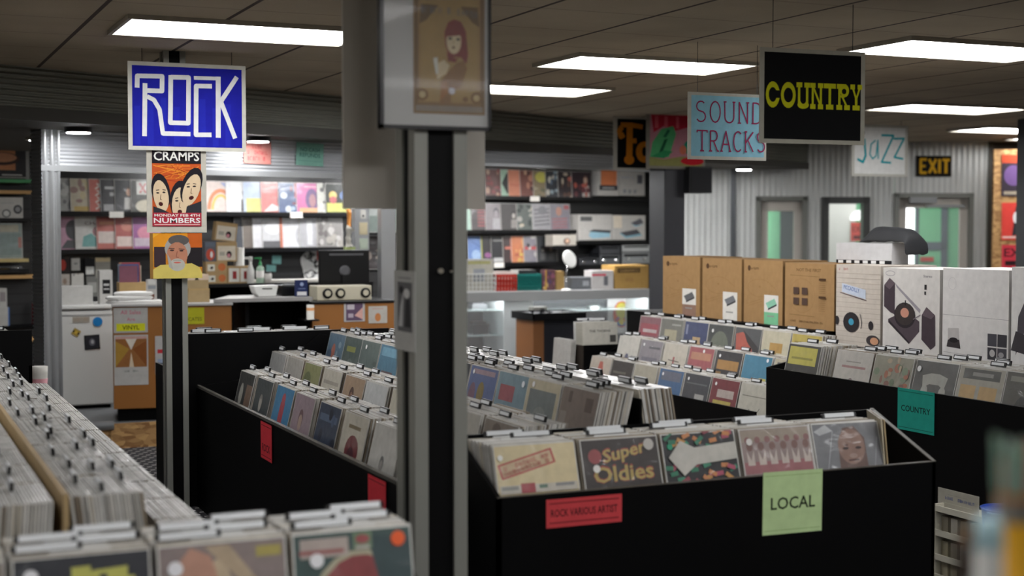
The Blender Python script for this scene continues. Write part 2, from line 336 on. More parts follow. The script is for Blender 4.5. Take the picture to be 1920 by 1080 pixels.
# bright vestibule behind the doors
GRN = mat('vestibule_green_paint', '7fc79a', 0.6, noise=0.05); VW = mat('vestibule_white_paint', 'e4e6e0', 0.7)
vd = -2.4
struct(slab(RW, e0, e1+1.5, 0, 3.0, vd, vd-0.1, GRN, 'wall_vestibule'))
struct(slab(RW, rs(1575), rs(1670), 0, 3.0, vd+0.9, vd, VW, 'wall_vestibule_pier'))
struct(slab(RW, e0+0.05, e0+0.15, 0, 3.0, -0.05, vd-0.1, VW, 'wall_vestibule_left')); struct(slab(RW, e1+1.4, e1+1.5, 0, 3.0, -0.02, vd-0.1, VW, 'wall_vestibule_right'))
VP = Plane(0, 0, 0); VP.a = RW.a; VP.t = RW.t; VP.n = RW.n; VP.o = RW.o + RW.n*(vd+0.03)
def vs(px): return VP.s_of(VP.hit(px, 440))
DAY = mat('daylight_window', 'fbfdf8', 0.5, emit=3.2)
k = 0
for a, b, z0, z1, lab in ((vs(1428), vs(1438), 0.3, 2.2, 'narrow bright daylight strip seen through the left door'), (vs(1684), vs(1714), 0.3, 2.25, 'bright daylight window seen through the exit door')):
    k += 1; o = slab(VP, a, b, z0, z1, 0.0, -0.02, DAY, 'window_%d' % (k+1)); struct(o, lab)
vx = thing('door_3', 'grey vestibule door with green panes seen through the exit door', None); vx['kind'] = 'structure'
GD = mat('vestibule_door_grey', '5d6670', 0.5)
slab(VP, vs(1716), vs(1775), 0, 0.95, 0.02, -.02, GD, 'door_rail', vx); slab(VP, vs(1716), vs(1722), 0, 2.35, 0.02, -.02, GD, 'door_stile', vx); slab(VP, vs(1764), vs(1776), 0, 2.35, 0.02, -.02, GD, 'door_stile', vx)
zz = VP.hit(1745, 462).z; slab(VP, vs(1716), vs(1775), zz-0.05, zz+0.06, 0.02, -.02, GD, 'door_rail', vx); slab(VP, vs(1722), vs(1764), 0.9, 2.35, 0.0, -.01, mat('door_pane_green', '86cf9f', 0.3), 'door_pane', vx)
zz = VP.hit(1738, 486).z; slab(VP, vs(1725), vs(1750), zz-.03, zz+.03, 0.03, 0.022, mat('red_door_sign', 'c8321e', 0.5), 'door_sign', vx)
v2 = thing('door_4', 'dark vestibule door seen through the left glazed door', None); v2['kind'] = 'structure'
slab(VP, vs(1463), vs(1494), 0, 2.4, 0.03, -.02, mat('vestibule_door_dark', '2e3538', 0.4), 'door_leaf', v2)
for d in (rs(1465), rs(1760)):  # unseen panels, added because the vestibule was too dark
    t = thing('ceiling_light', 'unseen ceiling panel added to light the vestibule behind the doors', 'ceiling light', RW.at_s(d, -1.1, CEIL), RW.a, 'added vestibule ceiling panels')
    M().box((-0.62, -0.32, -0.03), (0.62, 0.32, 0)).build('lamp_frame', WHITEP, t); M().box((-0.6, -0.3, -0.035), (0.6, 0.3, -0.03)).build('diffuser', mat('vestibule_diffuser', 'ffffff', 0.5, emit=16), t)
# white pier details seen through the window
PP = Plane(0, 0, 0); PP.a = RW.a; PP.t = RW.t; PP.n = RW.n; PP.o = RW.o + RW.n*(vd+0.91)
zc = PP.hit(1613, 413).z
s = M(); q = [PP.hit(1598, 413, 0.004), PP.hit(1627, 413, 0.004)]
s.face([PP.at_s(PP.s_of(PP.hit(1612, 413)) + 0.13*math.cos(R(a)), 0.006, zc+0.13*math.sin(R(a))) for a in range(0, 181, 15)])
struct(s.build('window_4', mat('fanlight_glow', 'f6f8f2', 0.5, emit=1.2)), 'half-round fanlight on the white vestibule wall')
# OSB side board at far right and the dark steel post
struct(slab(RW, rs(1851), rs(1860), 0, CEIL, 0.02, -0.1, mat('dark_end_trim', '3a342c', 0.6), 'trim_7'), 'dark strip closing the corrugated wall')
OW = Plane(0, 0, 0); OW.a = RW.a; OW.t = RW.t; OW.n = RW.n; OW.o = RW.o + RW.n*0.6
struct(slab(OW, OW.s_of(OW.hit(1862, 425)), OW.s_of(OW.hit(1862, 425))+1.6, 0, CEIL-0.12, 0, -0.04, OSB, 'wall_board'), 'bare OSB wall board at the far right')
struct(slab(RW, rs(1850), rs(1850)+3.0, 0, CEIL, -0.05, -0.1, mat('dark_backing', '2c2822', 0.8), 'wall_rear_dark'))
# raised sales platform
RY = 10.95
struct(M().box((0.95, RY, 0), (6.2, 15.2, 0.17)).build('floor_platform', mat('platform_grey_vinyl', '6c6e70', 0.45, noise=0.1, nscale=20)))
pp = M()
pp.box((at(208, 800, Y=RY-.02).x, RY-0.02, 0), (6.2, RY, 0.185)); pp.box((0.95, RY-0.012, 0), (at(208, 800, Y=RY-.02).x, RY, 0.15))
struct(pp.build('trim_8', OSB), 'OSB riser along the front of the platform')
nz = M(); nz.tube([(0.95, RY-0.02, 0.175), (at(213, 775, Y=RY-.03).x, RY-0.02, 0.175)], 0.035, 12); struct(nz.build('trim_9', mat('step_nosing', '85878a', 0.35, 0.5)), 'rounded grey nosing on the platform step')
# ------------------------------------------------------------------ ceiling troffers
DIF = mat('lamp_diffuser', 'f7f7f2', 0.5, emit=LAMP); TRF = mat('lamp_frame', '9c968a', 0.5)
def troffer(x, y, lab):
    t = thing('ceiling_light', lab, 'ceiling light', (x, y, CEIL), 0, 'fluorescent ceiling panels'); a, b = 0.60, 0.30
    M().box((-a-.02, -b-.02, -0.022), (a+.02, -b, 0)).box((-a-.02, b, -0.022), (a+.02, b+.02, 0)).box((-a-.02, -b, -0.022), (-a, b, 0)).box((a, -b, -0.022), (a+.02, b, 0)).build('lamp_frame', TRF, t)
    M().box((-a, -b, -0.012), (a, b, -0.002)).build('diffuser', DIF, t)
    return t
def lc(px, py, dx, dy): p = at(px, py, Z=CEIL); return p.x+dx, p.y+dy
L_ = [(lc(210, 57, .6, -.3), 'fluorescent ceiling panel above the blue ROCK sign'), (lc(1006, 119, .6, -.3), 'fluorescent ceiling panel left of the COUNTRY sign, nearer of two'),
      (lc(1077, 177, -.6, -.3), 'fluorescent ceiling panel just right of the framed red-haired woman poster'), (lc(1578, 92, .6, -.3), 'fluorescent ceiling panel right of the COUNTRY sign top corner'),
      (lc(1623, 202, .6, -.3), 'fluorescent ceiling panel above the JAZZ and EXIT signs'), (lc(1780, 243, .6, -.3), 'small distant ceiling panel above the OSB wall at far right'),
      (lc(1884, 259, .6, -.3), 'farthest ceiling panel, a sliver at the right frame edge above the posters')]
for (x, y), lab in L_: troffer(x, y, lab)
for x, y in ((-1.7, 2.2), (1.7, 2.2), (3.9, 2.9), (-0.6, -0.8), (3.6, -0.8), (6.2, 2.0), (8.6, 4.6), (-1.0, 6.2), (10.6, 8.0)): troffer(x, y, 'unseen fluorescent ceiling panel added outside the frame for brightness')  # panels beyond the frame, added to raise the room's brightness
# downlights under the soffit
for px, py, lab in ((147, 245, 'round downlight under the soffit left of the ROCK sign'), (484, 262, 'round downlight under the soffit by the pink sign'), (1395, 316, 'round downlight under the soffit below the SOUND TRACKS sign')):
    p = at(px, py, Z=SB-0.02); t = thing('downlight', lab, 'downlight', (p.x, p.y, SB), 0, 'soffit downlights')
    M().lathe([(0.095, 0), (0.095, -0.03), (0.08, -0.035), (0.08, 0)], 24).build('lamp_ring', BLACKP, t)
    M().lathe([(0.078, -0.02), (0.078, -0.038), (0.03, -0.04)], 24).build('lamp_lens', mat('downlight_lens', 'f4f4ff', 0.4, emit=110), t)
# unseen strip lights added behind the header to brighten the record wall
for i, d in enumerate((0.7, 1.9, 3.0, 4.0, 4.85)):
    p = W.at_s(d, 0.75 if i < 3 else 1.5, 2.32); t = thing('work_light', 'unseen strip light added behind the metal header to light the record wall', 'work light', p, W.a, 'added work lights over the record wall')
    M().box((-0.3, -0.06, -0.05), (0.3, 0.06, 0)).build('lamp_body', WHITEP, t)
    M().box((-0.28, -0.05, -0.062), (0.28, 0.05, -0.05)).build('lamp_tube', mat('strip_light_tube', 'fffdf6', 0.5, emit=150) if i < 3 else mat('bright_strip_tube', 'fffdf6', 0.5, emit=220), t)

DIF2 = mat('staff_diffuser', 'f7f7f2', 0.5, emit=13.0)  # hidden panels added to brighten the fridge, counters and showcase
for x, y, lab in ((1.75, 11.35, 'unseen ceiling panel added behind the header above the white fridge'), (4.3, 12.2, 'unseen ceiling panel added behind the header above the monitor'), (6.5, 12.75, 'unseen ceiling panel added behind the header above the glass showcase')):
    t = thing('ceiling_light', lab, 'ceiling light', (x, y, SB), R(15), 'added ceiling panels behind the header')
    M().box((-.62, -.22, -.02), (.62, .22, 0)).build('lamp_frame', TRF, t); M().box((-.6, -.2, -.026), (.6, .2, -.02)).build('diffuser', DIF2, t)
# ------------------------------------------------------------------ hanging and posted signs
def unit(poly, TL, TR, BL, BR):          # picture coordinates measured on a skewed sign -> unit square of the sign
    out = []
    for x, y in poly:
        u = v = 0.5
        for _ in range(12):
            L0 = TL[0]+(BL[0]-TL[0])*v; R0 = TR[0]+(BR[0]-TR[0])*v; u = (x-L0)/(R0-L0)
            T0 = TL[1]+(TR[1]-TL[1])*u; B0 = BL[1]+(BR[1]-BL[1])*u; v = (y-T0)/(B0-T0)
        out.append((u, 1-v))
    return out
def panel(name, lab, cat, x, y, z, w, h, shapes, mats=None, rz=0.0, th=0.006, edge='d8d6cc', group=None, g=1.45, roll=0.0):
    """flat printed board standing at (x, y), bottom at z, facing -Y before turning"""
    s = M(); s.box((-w/2, 0, 0), (w/2, th, h), hx(edge)); s.art(shapes, (-w/2, 0, 0), (1, 0, 0), (0, 0, 1), w, h, (0, -1, 0), g=g)
    o = s.build(name, mats or PAPER); place(o, (x, y, z), rz, 0, roll); return tag(o, lab, cat, group)
def px_panel(name, lab, cat, Y, box, shapes, **k):   # board on the plane Y, covering these pixels of the photograph
    x0, y0, x1, y1 = box; a = at((x0+x1)/2, y0, Y=Y); b = at((x0+x1)/2, y1, Y=Y); l = at(x0, (y0+y1)/2, Y=Y); r = at(x1, (y0+y1)/2, Y=Y)
    return panel(name, lab, cat, (l.x+r.x)/2, Y, b.z, r.x-l.x, a.z-b.z, shapes, **k)
def hang(o, w, h, Y):   # two thin wires up to the ceiling
    top = CEIL - o.location.z
    for x in (-w*0.38, w*0.38): M().tube([(x, 0.003, h-0.004), (x, 0.003, top)], 0.0016, 5).build('hanging_wire', DARK, o)
def hsign(name, lab, Y, box, shapes, **k):
    o = px_panel(name, lab, 'sign', Y, box, shapes, **k); me = o.data; xs = [v.co.x for v in me.vertices]; zs = [v.co.z for v in me.vertices]
    hang(o, max(xs)-min(xs), max(zs)-min(zs), Y); return o
cT = dict(TL=(720, 342), TR=(1387, 375), BL=(735, 850), BR=(1387, 862))
def U(p): return unit(p, **cT)
RK = 0.052; WH = 'e4e2d6'
rock = [('r', 0.035, 0.045, 0.965, 0.955, '15178c')] + [('r', 0.05+0.11*i, 0.06, 0.10+0.11*i, 0.5+0.05*(i % 3), '1a2098') for i in range(8)] + [
    ('l', U([(775, 495), (775, 428), (912, 431), (912, 515), (830, 512)]), RK, WH), ('l', U([(818, 470), (820, 772)]), RK, WH),
    ('l', U([(830, 545), (868, 565), (900, 620), (920, 757), (1072, 760)]), RK*0.95, WH),
    ('l', U([(960, 436), (1060, 438), (1060, 698), (960, 695), (960, 425)]), RK, WH), ('l', U([(1090, 440), (1230, 445)]), RK*0.8, WH), ('l', U([(1228, 434), (1228, 780)]), RK*1.1, WH),
    ('l', U([(1192, 488), (1103, 486), (1103, 764), (1190, 764)]), RK, WH), ('l', U([(1336, 436), (1243, 575), (1324, 784)]), RK, WH)]
hsign('hanging_sign', 'blue hanging sign with white block letters reading ROCK', 8.26, (240, 119, 461, 283), rock)
Y_ = 'ffe41c'
def bar(x0, y0, x1, y1, c=Y_): return ('r', x0, y0, x1, y1, c)
# slab letters of the COUNTRY sign, unit square coordinates
def country():
    sh = [('r', 0.04, 0.045, 0.96, 0.955, '0e0e10')]; K = '0e0e10'; b, t = 0.372, 0.648; th = 0.052; st = 0.022
    X = [(0.055, 0.185), (0.195, 0.335), (0.345, 0.465), (0.475, 0.59), (0.60, 0.715), (0.725, 0.845), (0.855, 0.97)]
    for i in (0, 1):
        a, c = X[i]; cx, rx = (a+c)/2, (c-a)/2; cy, ry = (b+t)/2, (t-b)/2
        sh += [('c', cx, cy, rx, ry, Y_), ('c', cx, cy, rx-0.027, ry-0.06, K)]
        if i == 0: sh += [('r', cx+0.03, cy-0.035, c+0.01, cy+0.045, K)]
    a, c = X[2]; sh += [bar(a-.004, t-th, a+.05, t), bar(c-.05, t-th, c+.004, t), bar(a+.01, b+.03, a+.032, t), bar(c-.034, b+.03, c-.012, t), ('c', (a+c)/2, b+.04, (c-a)/2-.006, .042, Y_), ('c', (a+c)/2, b+.09, .026, .04, K)]
    a, c = X[3]; sh += [bar(a-.004, t-th, a+.046, t), bar(c-.046, t-th, c+.004, t), bar(a+.01, b, a+.03, t), bar(c-.028, b, c-.008, t), ('l', [(a+.02, t-.03), (c-.018, b+.03)], st, Y_), bar(a-.004, b, a+.046, b+th), bar(c-.046, b, c+.004, b+th)]
    a, c = X[4]; sh += [bar(a, t-th, c, t), bar((a+c)/2-.012, b, (a+c)/2+.012, t), bar((a+c)/2-.035, b, (a+c)/2+.035, b+th)]
    a, c = X[5]; sh += [bar(a, t-th, c-.03, t), ('c', c-.045, t-.07, .043, .07, Y_), ('c', c-.05, t-.078, .022, .03, K), bar(a+.014, b, a+.036, t), ('l', [(a+.05, t-.13), (c-.02, b+.03)], st, Y_), bar(a-.004, b, a+.052, b+th), bar(c-.048, b, c+.006, b+th), bar(a+.03, t-.145, c-.045, t-.12)]
    a, c = X[6]; sh += [bar(a, t-th, a+.045, t), bar(c-.045, t-th, c, t), ('l', [(a+.022, t-.03), ((a+c)/2, b+.12)], st, Y_), ('l', [(c-.022, t-.03), ((a+c)/2, b+.12)], st, Y_), bar((a+c)/2-.012, b, (a+c)/2+.012, b+.13), bar((a+c)/2-.035, b, (a+c)/2+.035, b+th)]
    return sh
hsign('hanging_sign', 'black hanging sign with yellow slab letters reading COUNTRY', 5.35, (1428, 93, 1618, 270), country(), edge='cfccbd', rz=R(-3))
# thin drawn capitals
def glyph(ch):
    G = {'S': [arc(.5, .75, .36, .24, 40, 270, 8) + arc(.5, .26, .38, .25, 90, -150, 8)], 'O': [arc(.5, .5, .42, .5, 0, 360, 16)], 'U': [[(.1, 1), (.12, .3)] + arc(.5, .28, .38, .28, 180, 360, 8) + [(.88, 1)], [(0, 1), (.25, 1)], [(.75, 1), (1, 1)]],
         'N': [[(.15, 0), (.15, 1), (.85, 0), (.85, 1)], [(.02, 0), (.3, 0)], [(.72, 1), (.98, 1)]], 'D': [[(.12, 0), (.12, 1), (.4, 1)] + arc(.4, .5, .48, .5, 90, -90, 8) + [(.0, 0)]],
         'T': [[(0, .9), (0, 1), (1, 1), (1, .9)], [(.5, 1), (.5, 0)], [(.3, 0), (.7, 0)]], 'R': [[(.15, 0), (.15, 1), (.5, 1)] + arc(.5, .75, .32, .25, 90, -90, 6) + [(.15, .5)], [(.45, .5), (.85, 0), (1, 0)], [(0, 0), (.32, 0)]],
         'A': [[(.05, 0), (.5, 1), (.95, 0)], [(.25, .35), (.75, .35)], [(-.05, 0), (.2, 0)], [(.8, 0), (1.05, 0)]], 'C': [arc(.55, .5, .45, .5, 50, 310, 12)], 'K': [[(.12, 0), (.12, 1)], [(.9, 1), (.15, .45)], [(.35, .58), (.9, 0)], [(0, 0), (.28, 0)], [(0, 1), (.28, 1)]]}
    return G[ch]
def caps(word, x0, x1, y0, y1, wd, col):
    out = []; n = len(word); p = (x1-x0)/n
    for i, ch in enumerate(word):
        for pl in glyph(ch): out.append(('l', [(x0+p*i+p*0.08+q[0]*p*0.84, y0+q[1]*(y1-y0)) for q in pl], wd, col))
    return out
PK = '8e2350'
hsign('hanging_sign', 'light blue hanging sign with thin crimson capitals reading SOUND TRACKS', 6.75, (1290, 175, 1437, 300), [('r', .04, .05, .97, .955, '86b8d4')] + caps('SOUND', .07, .97, .56, .87, .021, PK) + caps('TRACKS', .10, 1.0, .13, .43, .021, PK))
TE = '128a94'
jz = [('r', .05, .05, .95, .95, 'efe6c8'), ('l', [(.22, .72), (.245, .40), (.20, .27), (.10, .33)], .05, TE), ('l', [(.21, .86), (.215, .81)], .03, '555048'),
      ('l', [(.42, .70), (.34, .62), (.32, .42), (.37, .34), (.43, .40), (.46, .70), (.47, .34)], .03, TE), ('l', [(.52, .80), (.74, .80), (.53, .28), (.70, .27)], .042, TE), ('l', [(.74, .74), (.93, .75), (.76, .38), (.92, .35)], .04, TE)]
hsign('hanging_sign', 'cream hanging sign with teal lettering reading Jazz', 10.95, (1597, 234, 1702, 331), jz, edge='c9c7be')
OR = 'c07418'
fk = [('r', .07, .04, 1, .95, '0b0b0c'), ('l', [(.15, .80), (.10, .72), (.13, .62), (.19, .66)], .10, OR), ('l', [(.13, .84), (.32, .84), (.52, .81)], .09, OR), ('l', [(.29, .80), (.28, .20)], .13, OR), ('c', .28, .19, .09, .09, OR), ('l', [(.30, .54), (.41, .55)], .09, OR), ('c', .55, .34, .15, .20, OR), ('c', .55, .35, .04, .09, '0b0b0c'), ('l', [(.76, .82), (.76, .2)], .10, OR), ('l', [(.9, .82), (.9, .2)], .08, OR)]
hsign('hanging_sign', 'black hanging sign with rounded orange letters beginning Fo, behind the green poster', 11.6, (1150, 219, 1255, 319), fk)
# thrift poster on the rear pillar
gp = [('r', .06, .05, .95, .95, 'b07a86'), ('p', [(.08, .93), (.93, .93), (.93, .66), (.7, .72), (.5, .66), (.3, .74), (.12, .62)], 'b4283c'), ('r', .14, .70, .2, .9, 'd45a66'), ('r', .3, .72, .36, .9, 'd45a66'), ('r', .5, .7, .55, .9, 'd45a66'), ('r', .7, .72, .76, .9, 'd45a66'),
      ('p', [(.06, .2), (.1, .45), (.25, .68), (.45, .74), (.5, .6), (.38, .2)], '4fa46c'), ('p', [(.2, .25), (.3, .5), (.36, .52), (.26, .25)], '1f5a3c'), ('p', [(.28, .55), (.36, .68), (.4, .66), (.33, .54)], '24664a'), ('c', .75, .38, .12, .13, '2c8f78'), ('c', .62, .33, .06, .08, 'c8705a'),
      ('p', [(.05, .05), (.95, .05), (.95, .18), (.6, .22), (.3, .16), (.05, .2)], '8c8a54'), ('c', .78, .14, .2, .07, 'c01f2c'), ('p', [(.06, .2), (.3, .18), (.45, .3), (.3, .32)], '2f8a58')]
# ------------------------------------------------------------------ pillars
def pillar(name, lab, x0, x1, y0, y1, slot=True, m=STEEL, top=CEIL, base_plate=True):
    t = thing(name, lab, 'pillar', ((x0+x1)/2, (y0+y1)/2, 0)); w, d = (x1-x0)/2, (y1-y0)/2; sw = w*0.5
    s = M()
    for sx in (-1, 1):
        for sy in (-1, 1):
            xa, xb = sorted((sx*w, sx*sw*1.0)); ya, yb = sorted((sy*d, sy*d*0.35)); s.box((xa, ya, 0), (xb, yb, top))
    s.build('steel_flange', m, t); M().box((-w*0.9, -d*0.9+0.004, 0), (w*0.9, d*0.9-0.004, top)).build('dark_core', mat('pillar_slot_black', '070708', 0.5, spec=.12), t)
    if base_plate: M().box((-w-.02, -d-.02, 0), (w+.02, d+.02, 0.012)).build('base_plate', m, t)
    return t
pil = pillar('steel_pillar', 'grey steel pillar with a black central slot, nearest and largest', 1.585, 1.765, 4.30, 4.475)
b = M(); p = at(826, 508, Y=4.3); q = at(846, 509, Y=4.3)
for pt, r in ((p, .009), (q, .004)): b.tube([(pt.x-1.675, -.085, pt.z), (pt.x-1.675, -.093, pt.z)], r, 10)
b.build('bolt_head', CHROME, pil)
bd = at(640, 200, Y=4.62); be = at(905, 200, Y=4.62); bz = at(770, 392, Y=4.62).z
tag(M().box((bd.x, 4.60, bz), (be.x, 4.612, CEIL)).build('foam_board', mat('foam_board_grey', 'b6b0a6', 0.6)), 'plain pale grey board hung behind the nearest pillar', 'board')
# framed poster on the pillar front
x0 = at(713, 120, Y=4.27).x; x1 = at(921, 120, Y=4.27).x; zb = at(820, 243, Y=4.27).z; fw, fh = x1-x0, 0.62
fp = thing('framed_poster', 'black framed poster of a red-haired woman hung high on the nearest pillar', 'poster', ((x0+x1)/2, 4.27, zb))
s = M(); a = fw/2; e = 0.012
s.box((-a, 0, 0), (-a+e, .028, fh)).box((a-e*.6, 0, 0), (a, .028, fh)).box((-a, 0, 0), (a, .028, e)).box((-a, 0, fh-e), (a, .028, fh)).build('poster_frame', mat('frame_black', '17151a', 0.3), fp)
M().box((-a+e, .012, e), (a-e*.6, .026, fh-e)).build('mat_board', mat('mat_board_grey', 'b4b4b2', 0.5), fp)
def pgx(px): return (px-713)/(921-713)*fw - a
pw0, pw1 = pgx(776), pgx(911); ph0 = at(850, 214, Y=4.27).z - zb; pht = 0.40
TAN, BR_, SK, RH = '9c7b4a', '7d5a2a', 'd2c09c', '7c2a22'
art = [('r', 0, 0, 1, 1, '84663a'), ('r', .07, .09, .93, .97, TAN), ('r', .1, .1, .9, .94, 'a5874f'), ('l', [(.04, .02), (.04, .99), (.96, .99), (.96, .02)], .008, '5c4322'), ('r', .03, .02, .97, .065, '8b7e70')]
art += [('p', [(.1, .98), (.35, .98), (.18, .84), (.08, .8)], '6f5630'), ('p', [(.9, .98), (.65, .98), (.82, .84), (.92, .8)], '6f5630')]
art += [('c', .12, .17, .085, .055, BR_), ('c', .12, .17, .045, .03, 'c2aa78'), ('c', .88, .155, .085, .055, BR_), ('c', .88, .155, .045, .03, 'c2aa78'), ('c', .72, .14, .04, .026, BR_)]
art += [('p', [(.44, .62), (.43, .74), (.48, .83), (.57, .86), (.66, .84), (.73, .76), (.76, .55), (.74, .46), (.66, .52), (.5, .52)], RH), ('c', .56, .66, .105, .115, SK), ('p', [(.45, .7), (.67, .72), (.66, .78), (.5, .79)], RH), ('p', [(.46, .56), (.6, .5), (.66, .55), (.58, .47), (.48, .48)], RH),
        ('c', .51, .685, .028, .013, '3a3a32'), ('c', .62, .68, .028, .013, '3a3a32'), ('c', .555, .605, .02, .012, '4a2a24'), ('l', [(.56, .67), (.552, .635)], .006, 'a08a68')]
art += [('p', [(.36, .09), (.38, .3), (.45, .36), (.6, .47), (.7, .49), (.75, .42), (.66, .25), (.52, .2), (.52, .09)], '8a6436'), ('p', [(.32, .31), (.45, .36), (.5, .44), (.42, .49), (.34, .46)], SK), ('p', [(.27, .5), (.33, .51), (.34, .37), (.31, .35)], 'cfd2c8'), ('p', [(.36, .12), (.48, .2), (.46, .3), (.38, .28)], '9c6a34'), ('c', .53, .21, .045, .03, 'c8c6cc')]
def vsc(sh, k=.875):
    t = sh[0]
    if t == 'r': return (t, sh[1], sh[2]*k, sh[3], sh[4]*k, sh[5])
    if t == 'c': return (t, sh[1], sh[2]*k, sh[3], sh[4]*k, sh[5])
    if t == 'p': return (t, [(x, y*k) for x, y in sh[1]], sh[2])
    return (t, [(x, y*k) for x, y in sh[1]], sh[2], sh[3])
art = art[:5] + [vsc(a_) for a_ in art[5:]]
art += scr(.10, .58, .79, .05, '6f6a62', 8, 4) + scr(.60, .90, .785, .05, '6f6a62', 5, 6, -.08)
s = M(); s.box((pw0, .0105, ph0), (pw1, .0118, ph0+pht), hx('8a6b3c')); s.art(art, (pw0, .0105, ph0), (1, 0, 0), (0, 0, 1), pw1-pw0, pht, (0, -1, 0), g=1.15); s.build('poster_print', PAPER, fp)
M().box((-a+e, .003, e), (a-e*.6, .005, fh-e)).build('frame_glass', mat('frame_glass', 'ffffff', 0.05, alpha=0.07), fp)
# black-and-white flyer taped on the left face of the pillar
fl = at(740, 585, X=1.575); fr = at(779, 585, X=1.575); ft = at(760, 508, X=1.575).z; fb = at(760, 658, X=1.575).z
flyer = [('r', .16, .24, .86, .86, '58585a'), ('p', [(.2, .3), (.3, .55), (.45, .75), (.4, .3)], 'a3a3a4'), ('c', .6, .72, .14, .06, 'b4b4b4'), ('p', [(.5, .3), (.55, .64), (.75, .66), (.8, .3)], '2c2c2e'), ('c', .35, .76, .1, .05, '202022'), ('r', .2, .9, .8, .92, '777777'), ('r', .2, .12, .75, .135, '999999'), ('r', .2, .17, .6, .185, '999999')]
panel('taped_flyer', 'black-and-white photo flyer taped on the side of the nearest pillar', 'flyer', 1.574, (fl.y+fr.y)/2, fb, abs(fl.y-fr.y)*1.0, ft-fb, flyer, rz=FX, th=.002, edge='b9b9b6')
# slim post at the far end of the aisle with the posters
yP = 8.31; xa, xb = at(311, 560, Y=yP).x, at(352, 560, Y=yP).x
pillar('steel_post', 'slim grey steel post with a black slot under the ROCK sign', xa, xb, yP, yP+0.12)
cr = dict(TL=(1122, 228), TR=(1520, 228), BL=(1122, 780), BR=(1520, 780))
def V(p): return [(.09+.82*q[0], .075+.925*q[1]) for q in unit(p, **cr)]
SKN = 'b9a488'; BK = '17131a'
cramps = [('r', .09, .075, .91, 1, 'a8481e')] + [('l', V([(1130+random.random()*380, 340+random.random()*120), (1130+random.random()*380, 340+random.random()*160)]), .008, random.choice(['c46a24', '8c3018', 'd0802c'])) for _ in range(30)]
cramps += [('r', .09, .82, .91, 1, BK), ('t', 'CRAMPS', .12, .855, .105, .76, 'd6d2c6')]
for cx, cy, rx, ry, ang in ((1192, 555, 62, 112, 8), (1345, 610, 66, 118, -3), (1440, 510, 72, 112, -18)):
    def E(k, rr, dx=0, dy=0): return V([(cx+dx+rr*k*rx*math.cos(t)*math.cos(R(ang))-rr*ry*math.sin(t)*math.sin(R(-ang)), cy+dy+rr*k*rx*math.cos(t)*math.sin(R(ang))*0+rr*ry*math.sin(t)) for t in [i*2*math.pi/18 for i in range(18)]])
    cramps += [('p', E(1.06, 1.16, 0, -18), BK), ('p', E(1, 1, 0, 12), SKN), ('p', E(2.2, .13, -2, 68), '3a1414'), ('p', E(4.2, .05, -26, -10), BK), ('p', E(4.2, .05, 24, -14), BK), ('l', V([(cx, cy), (cx-6, cy+35), (cx+6, cy+38)]), .007, '5a4634'), ('l', V([(cx-40, cy-28), (cx-14, cy-32)]), .009, BK), ('l', V([(cx+12, cy-34), (cx+38, cy-30)]), .009, BK)]
cramps += [('p', V([(1130, 640), (1200, 660), (1270, 690), (1130, 690)]), '26262c'), ('p', V([(1400, 640), (1520, 600), (1520, 690), (1390, 690)]), '26262c'), ('r', .09, .075, .91, .235, '8e2432'), ('t', 'MONDAY FEB 4TH', .12, .19, .03, .76, 'd8c6c0'), ('t', 'NUMBERS', .11, .115, .058, .78, 'ddd2cc'), ('r', .12, .09, .88, .1, 'c09a96')]
px_panel('concert_poster', 'orange concert poster of three wide-mouthed faces below the ROCK sign', 'poster', yP-0.03, (275, 278, 387, 436), cramps, edge='c2beb2', th=.004)
prt = [('r', 0, 0, 1, 1, 'a86c1e'), ('r', 0, .6, 1, 1, 'c07e1c'), ('p', [(0, .85), (.2, 1), (0, 1)], 'd09428'), ('r', .08, .25, .3, .7, '33262a'), ('r', .7, .25, 1, .7, '1d191c'), ('r', .72, .68, 1, 1, 'a4501a'), ('p', [(0, 0), (0, .16), (.2, .3), (.8, .33), (.95, .24), (1, .1), (1, 0)], 'b4a456'), ('r', 0, 0, .06, 1, '7a5a2c'),
       ('c', .53, .66, .25, .27, '8a8884'), ('c', .55, .84, .2, .12, '4c4846'), ('c', .52, .52, .2, .28, '9c6a54'), ('c', .52, .3, .15, .14, '9a9890'), ('p', [(.33, .55), (.36, .25), (.44, .2), (.4, .4)], '8f8c86'), ('c', .42, .62, .04, .018, '3a2a28'), ('c', .6, .61, .04, .018, '3a2a28'), ('l', [(.36, .665), (.47, .655)], .018, '3c2f2c'), ('l', [(.55, .65), (.66, .64)], .018, '3c2f2c'), ('l', [(.52, .6), (.5, .47), (.55, .46)], .014, '74463a'), ('r', .44, .385, .6, .415, '8a8880'), ('c', .52, .35, .07, .018, 'b05a50')]
px_panel('portrait_print', 'album-sized portrait of a grey-bearded man in a yellow shirt on the slim post', 'poster', yP-0.025, (281, 437, 379, 522), prt, edge='7a5a2c', th=.003)
# rear dark pillar with the green poster and a black box on its side
yR = 11.3; xa, xb = at(1246, 400, Y=yR).x, at(1284, 400, Y=yR).x
rp = thing('dark_pillar', 'dark square pillar behind the cardboard boxes', 'pillar', ((xa+xb)/2, yR+.14, 0))
M().box((xa-(xa+xb)/2, -.14, 0), ((xb-xa)/2, .14, CEIL)).build('pillar_shaft', mat('pillar_charcoal', '3a3a40', 0.5, noise=.1), rp, bevel=.008)
M().box((xa-(xa+xb)/2-.01, -.15, 0), ((xb-xa)/2+.01, .15, .1)).build('pillar_base', BLACK, rp)
px_panel('painted_poster', 'green and red painted poster on the dark rear pillar beside the SOUND TRACKS sign', 'poster', yR-0.03, (1212, 208, 1322, 317), gp, edge='9a968c', th=.01)
sp = thing('wall_speaker', 'black loudspeaker box mounted on the side of the dark rear pillar', 'speaker', at(1314, 362, Y=yR-.1))
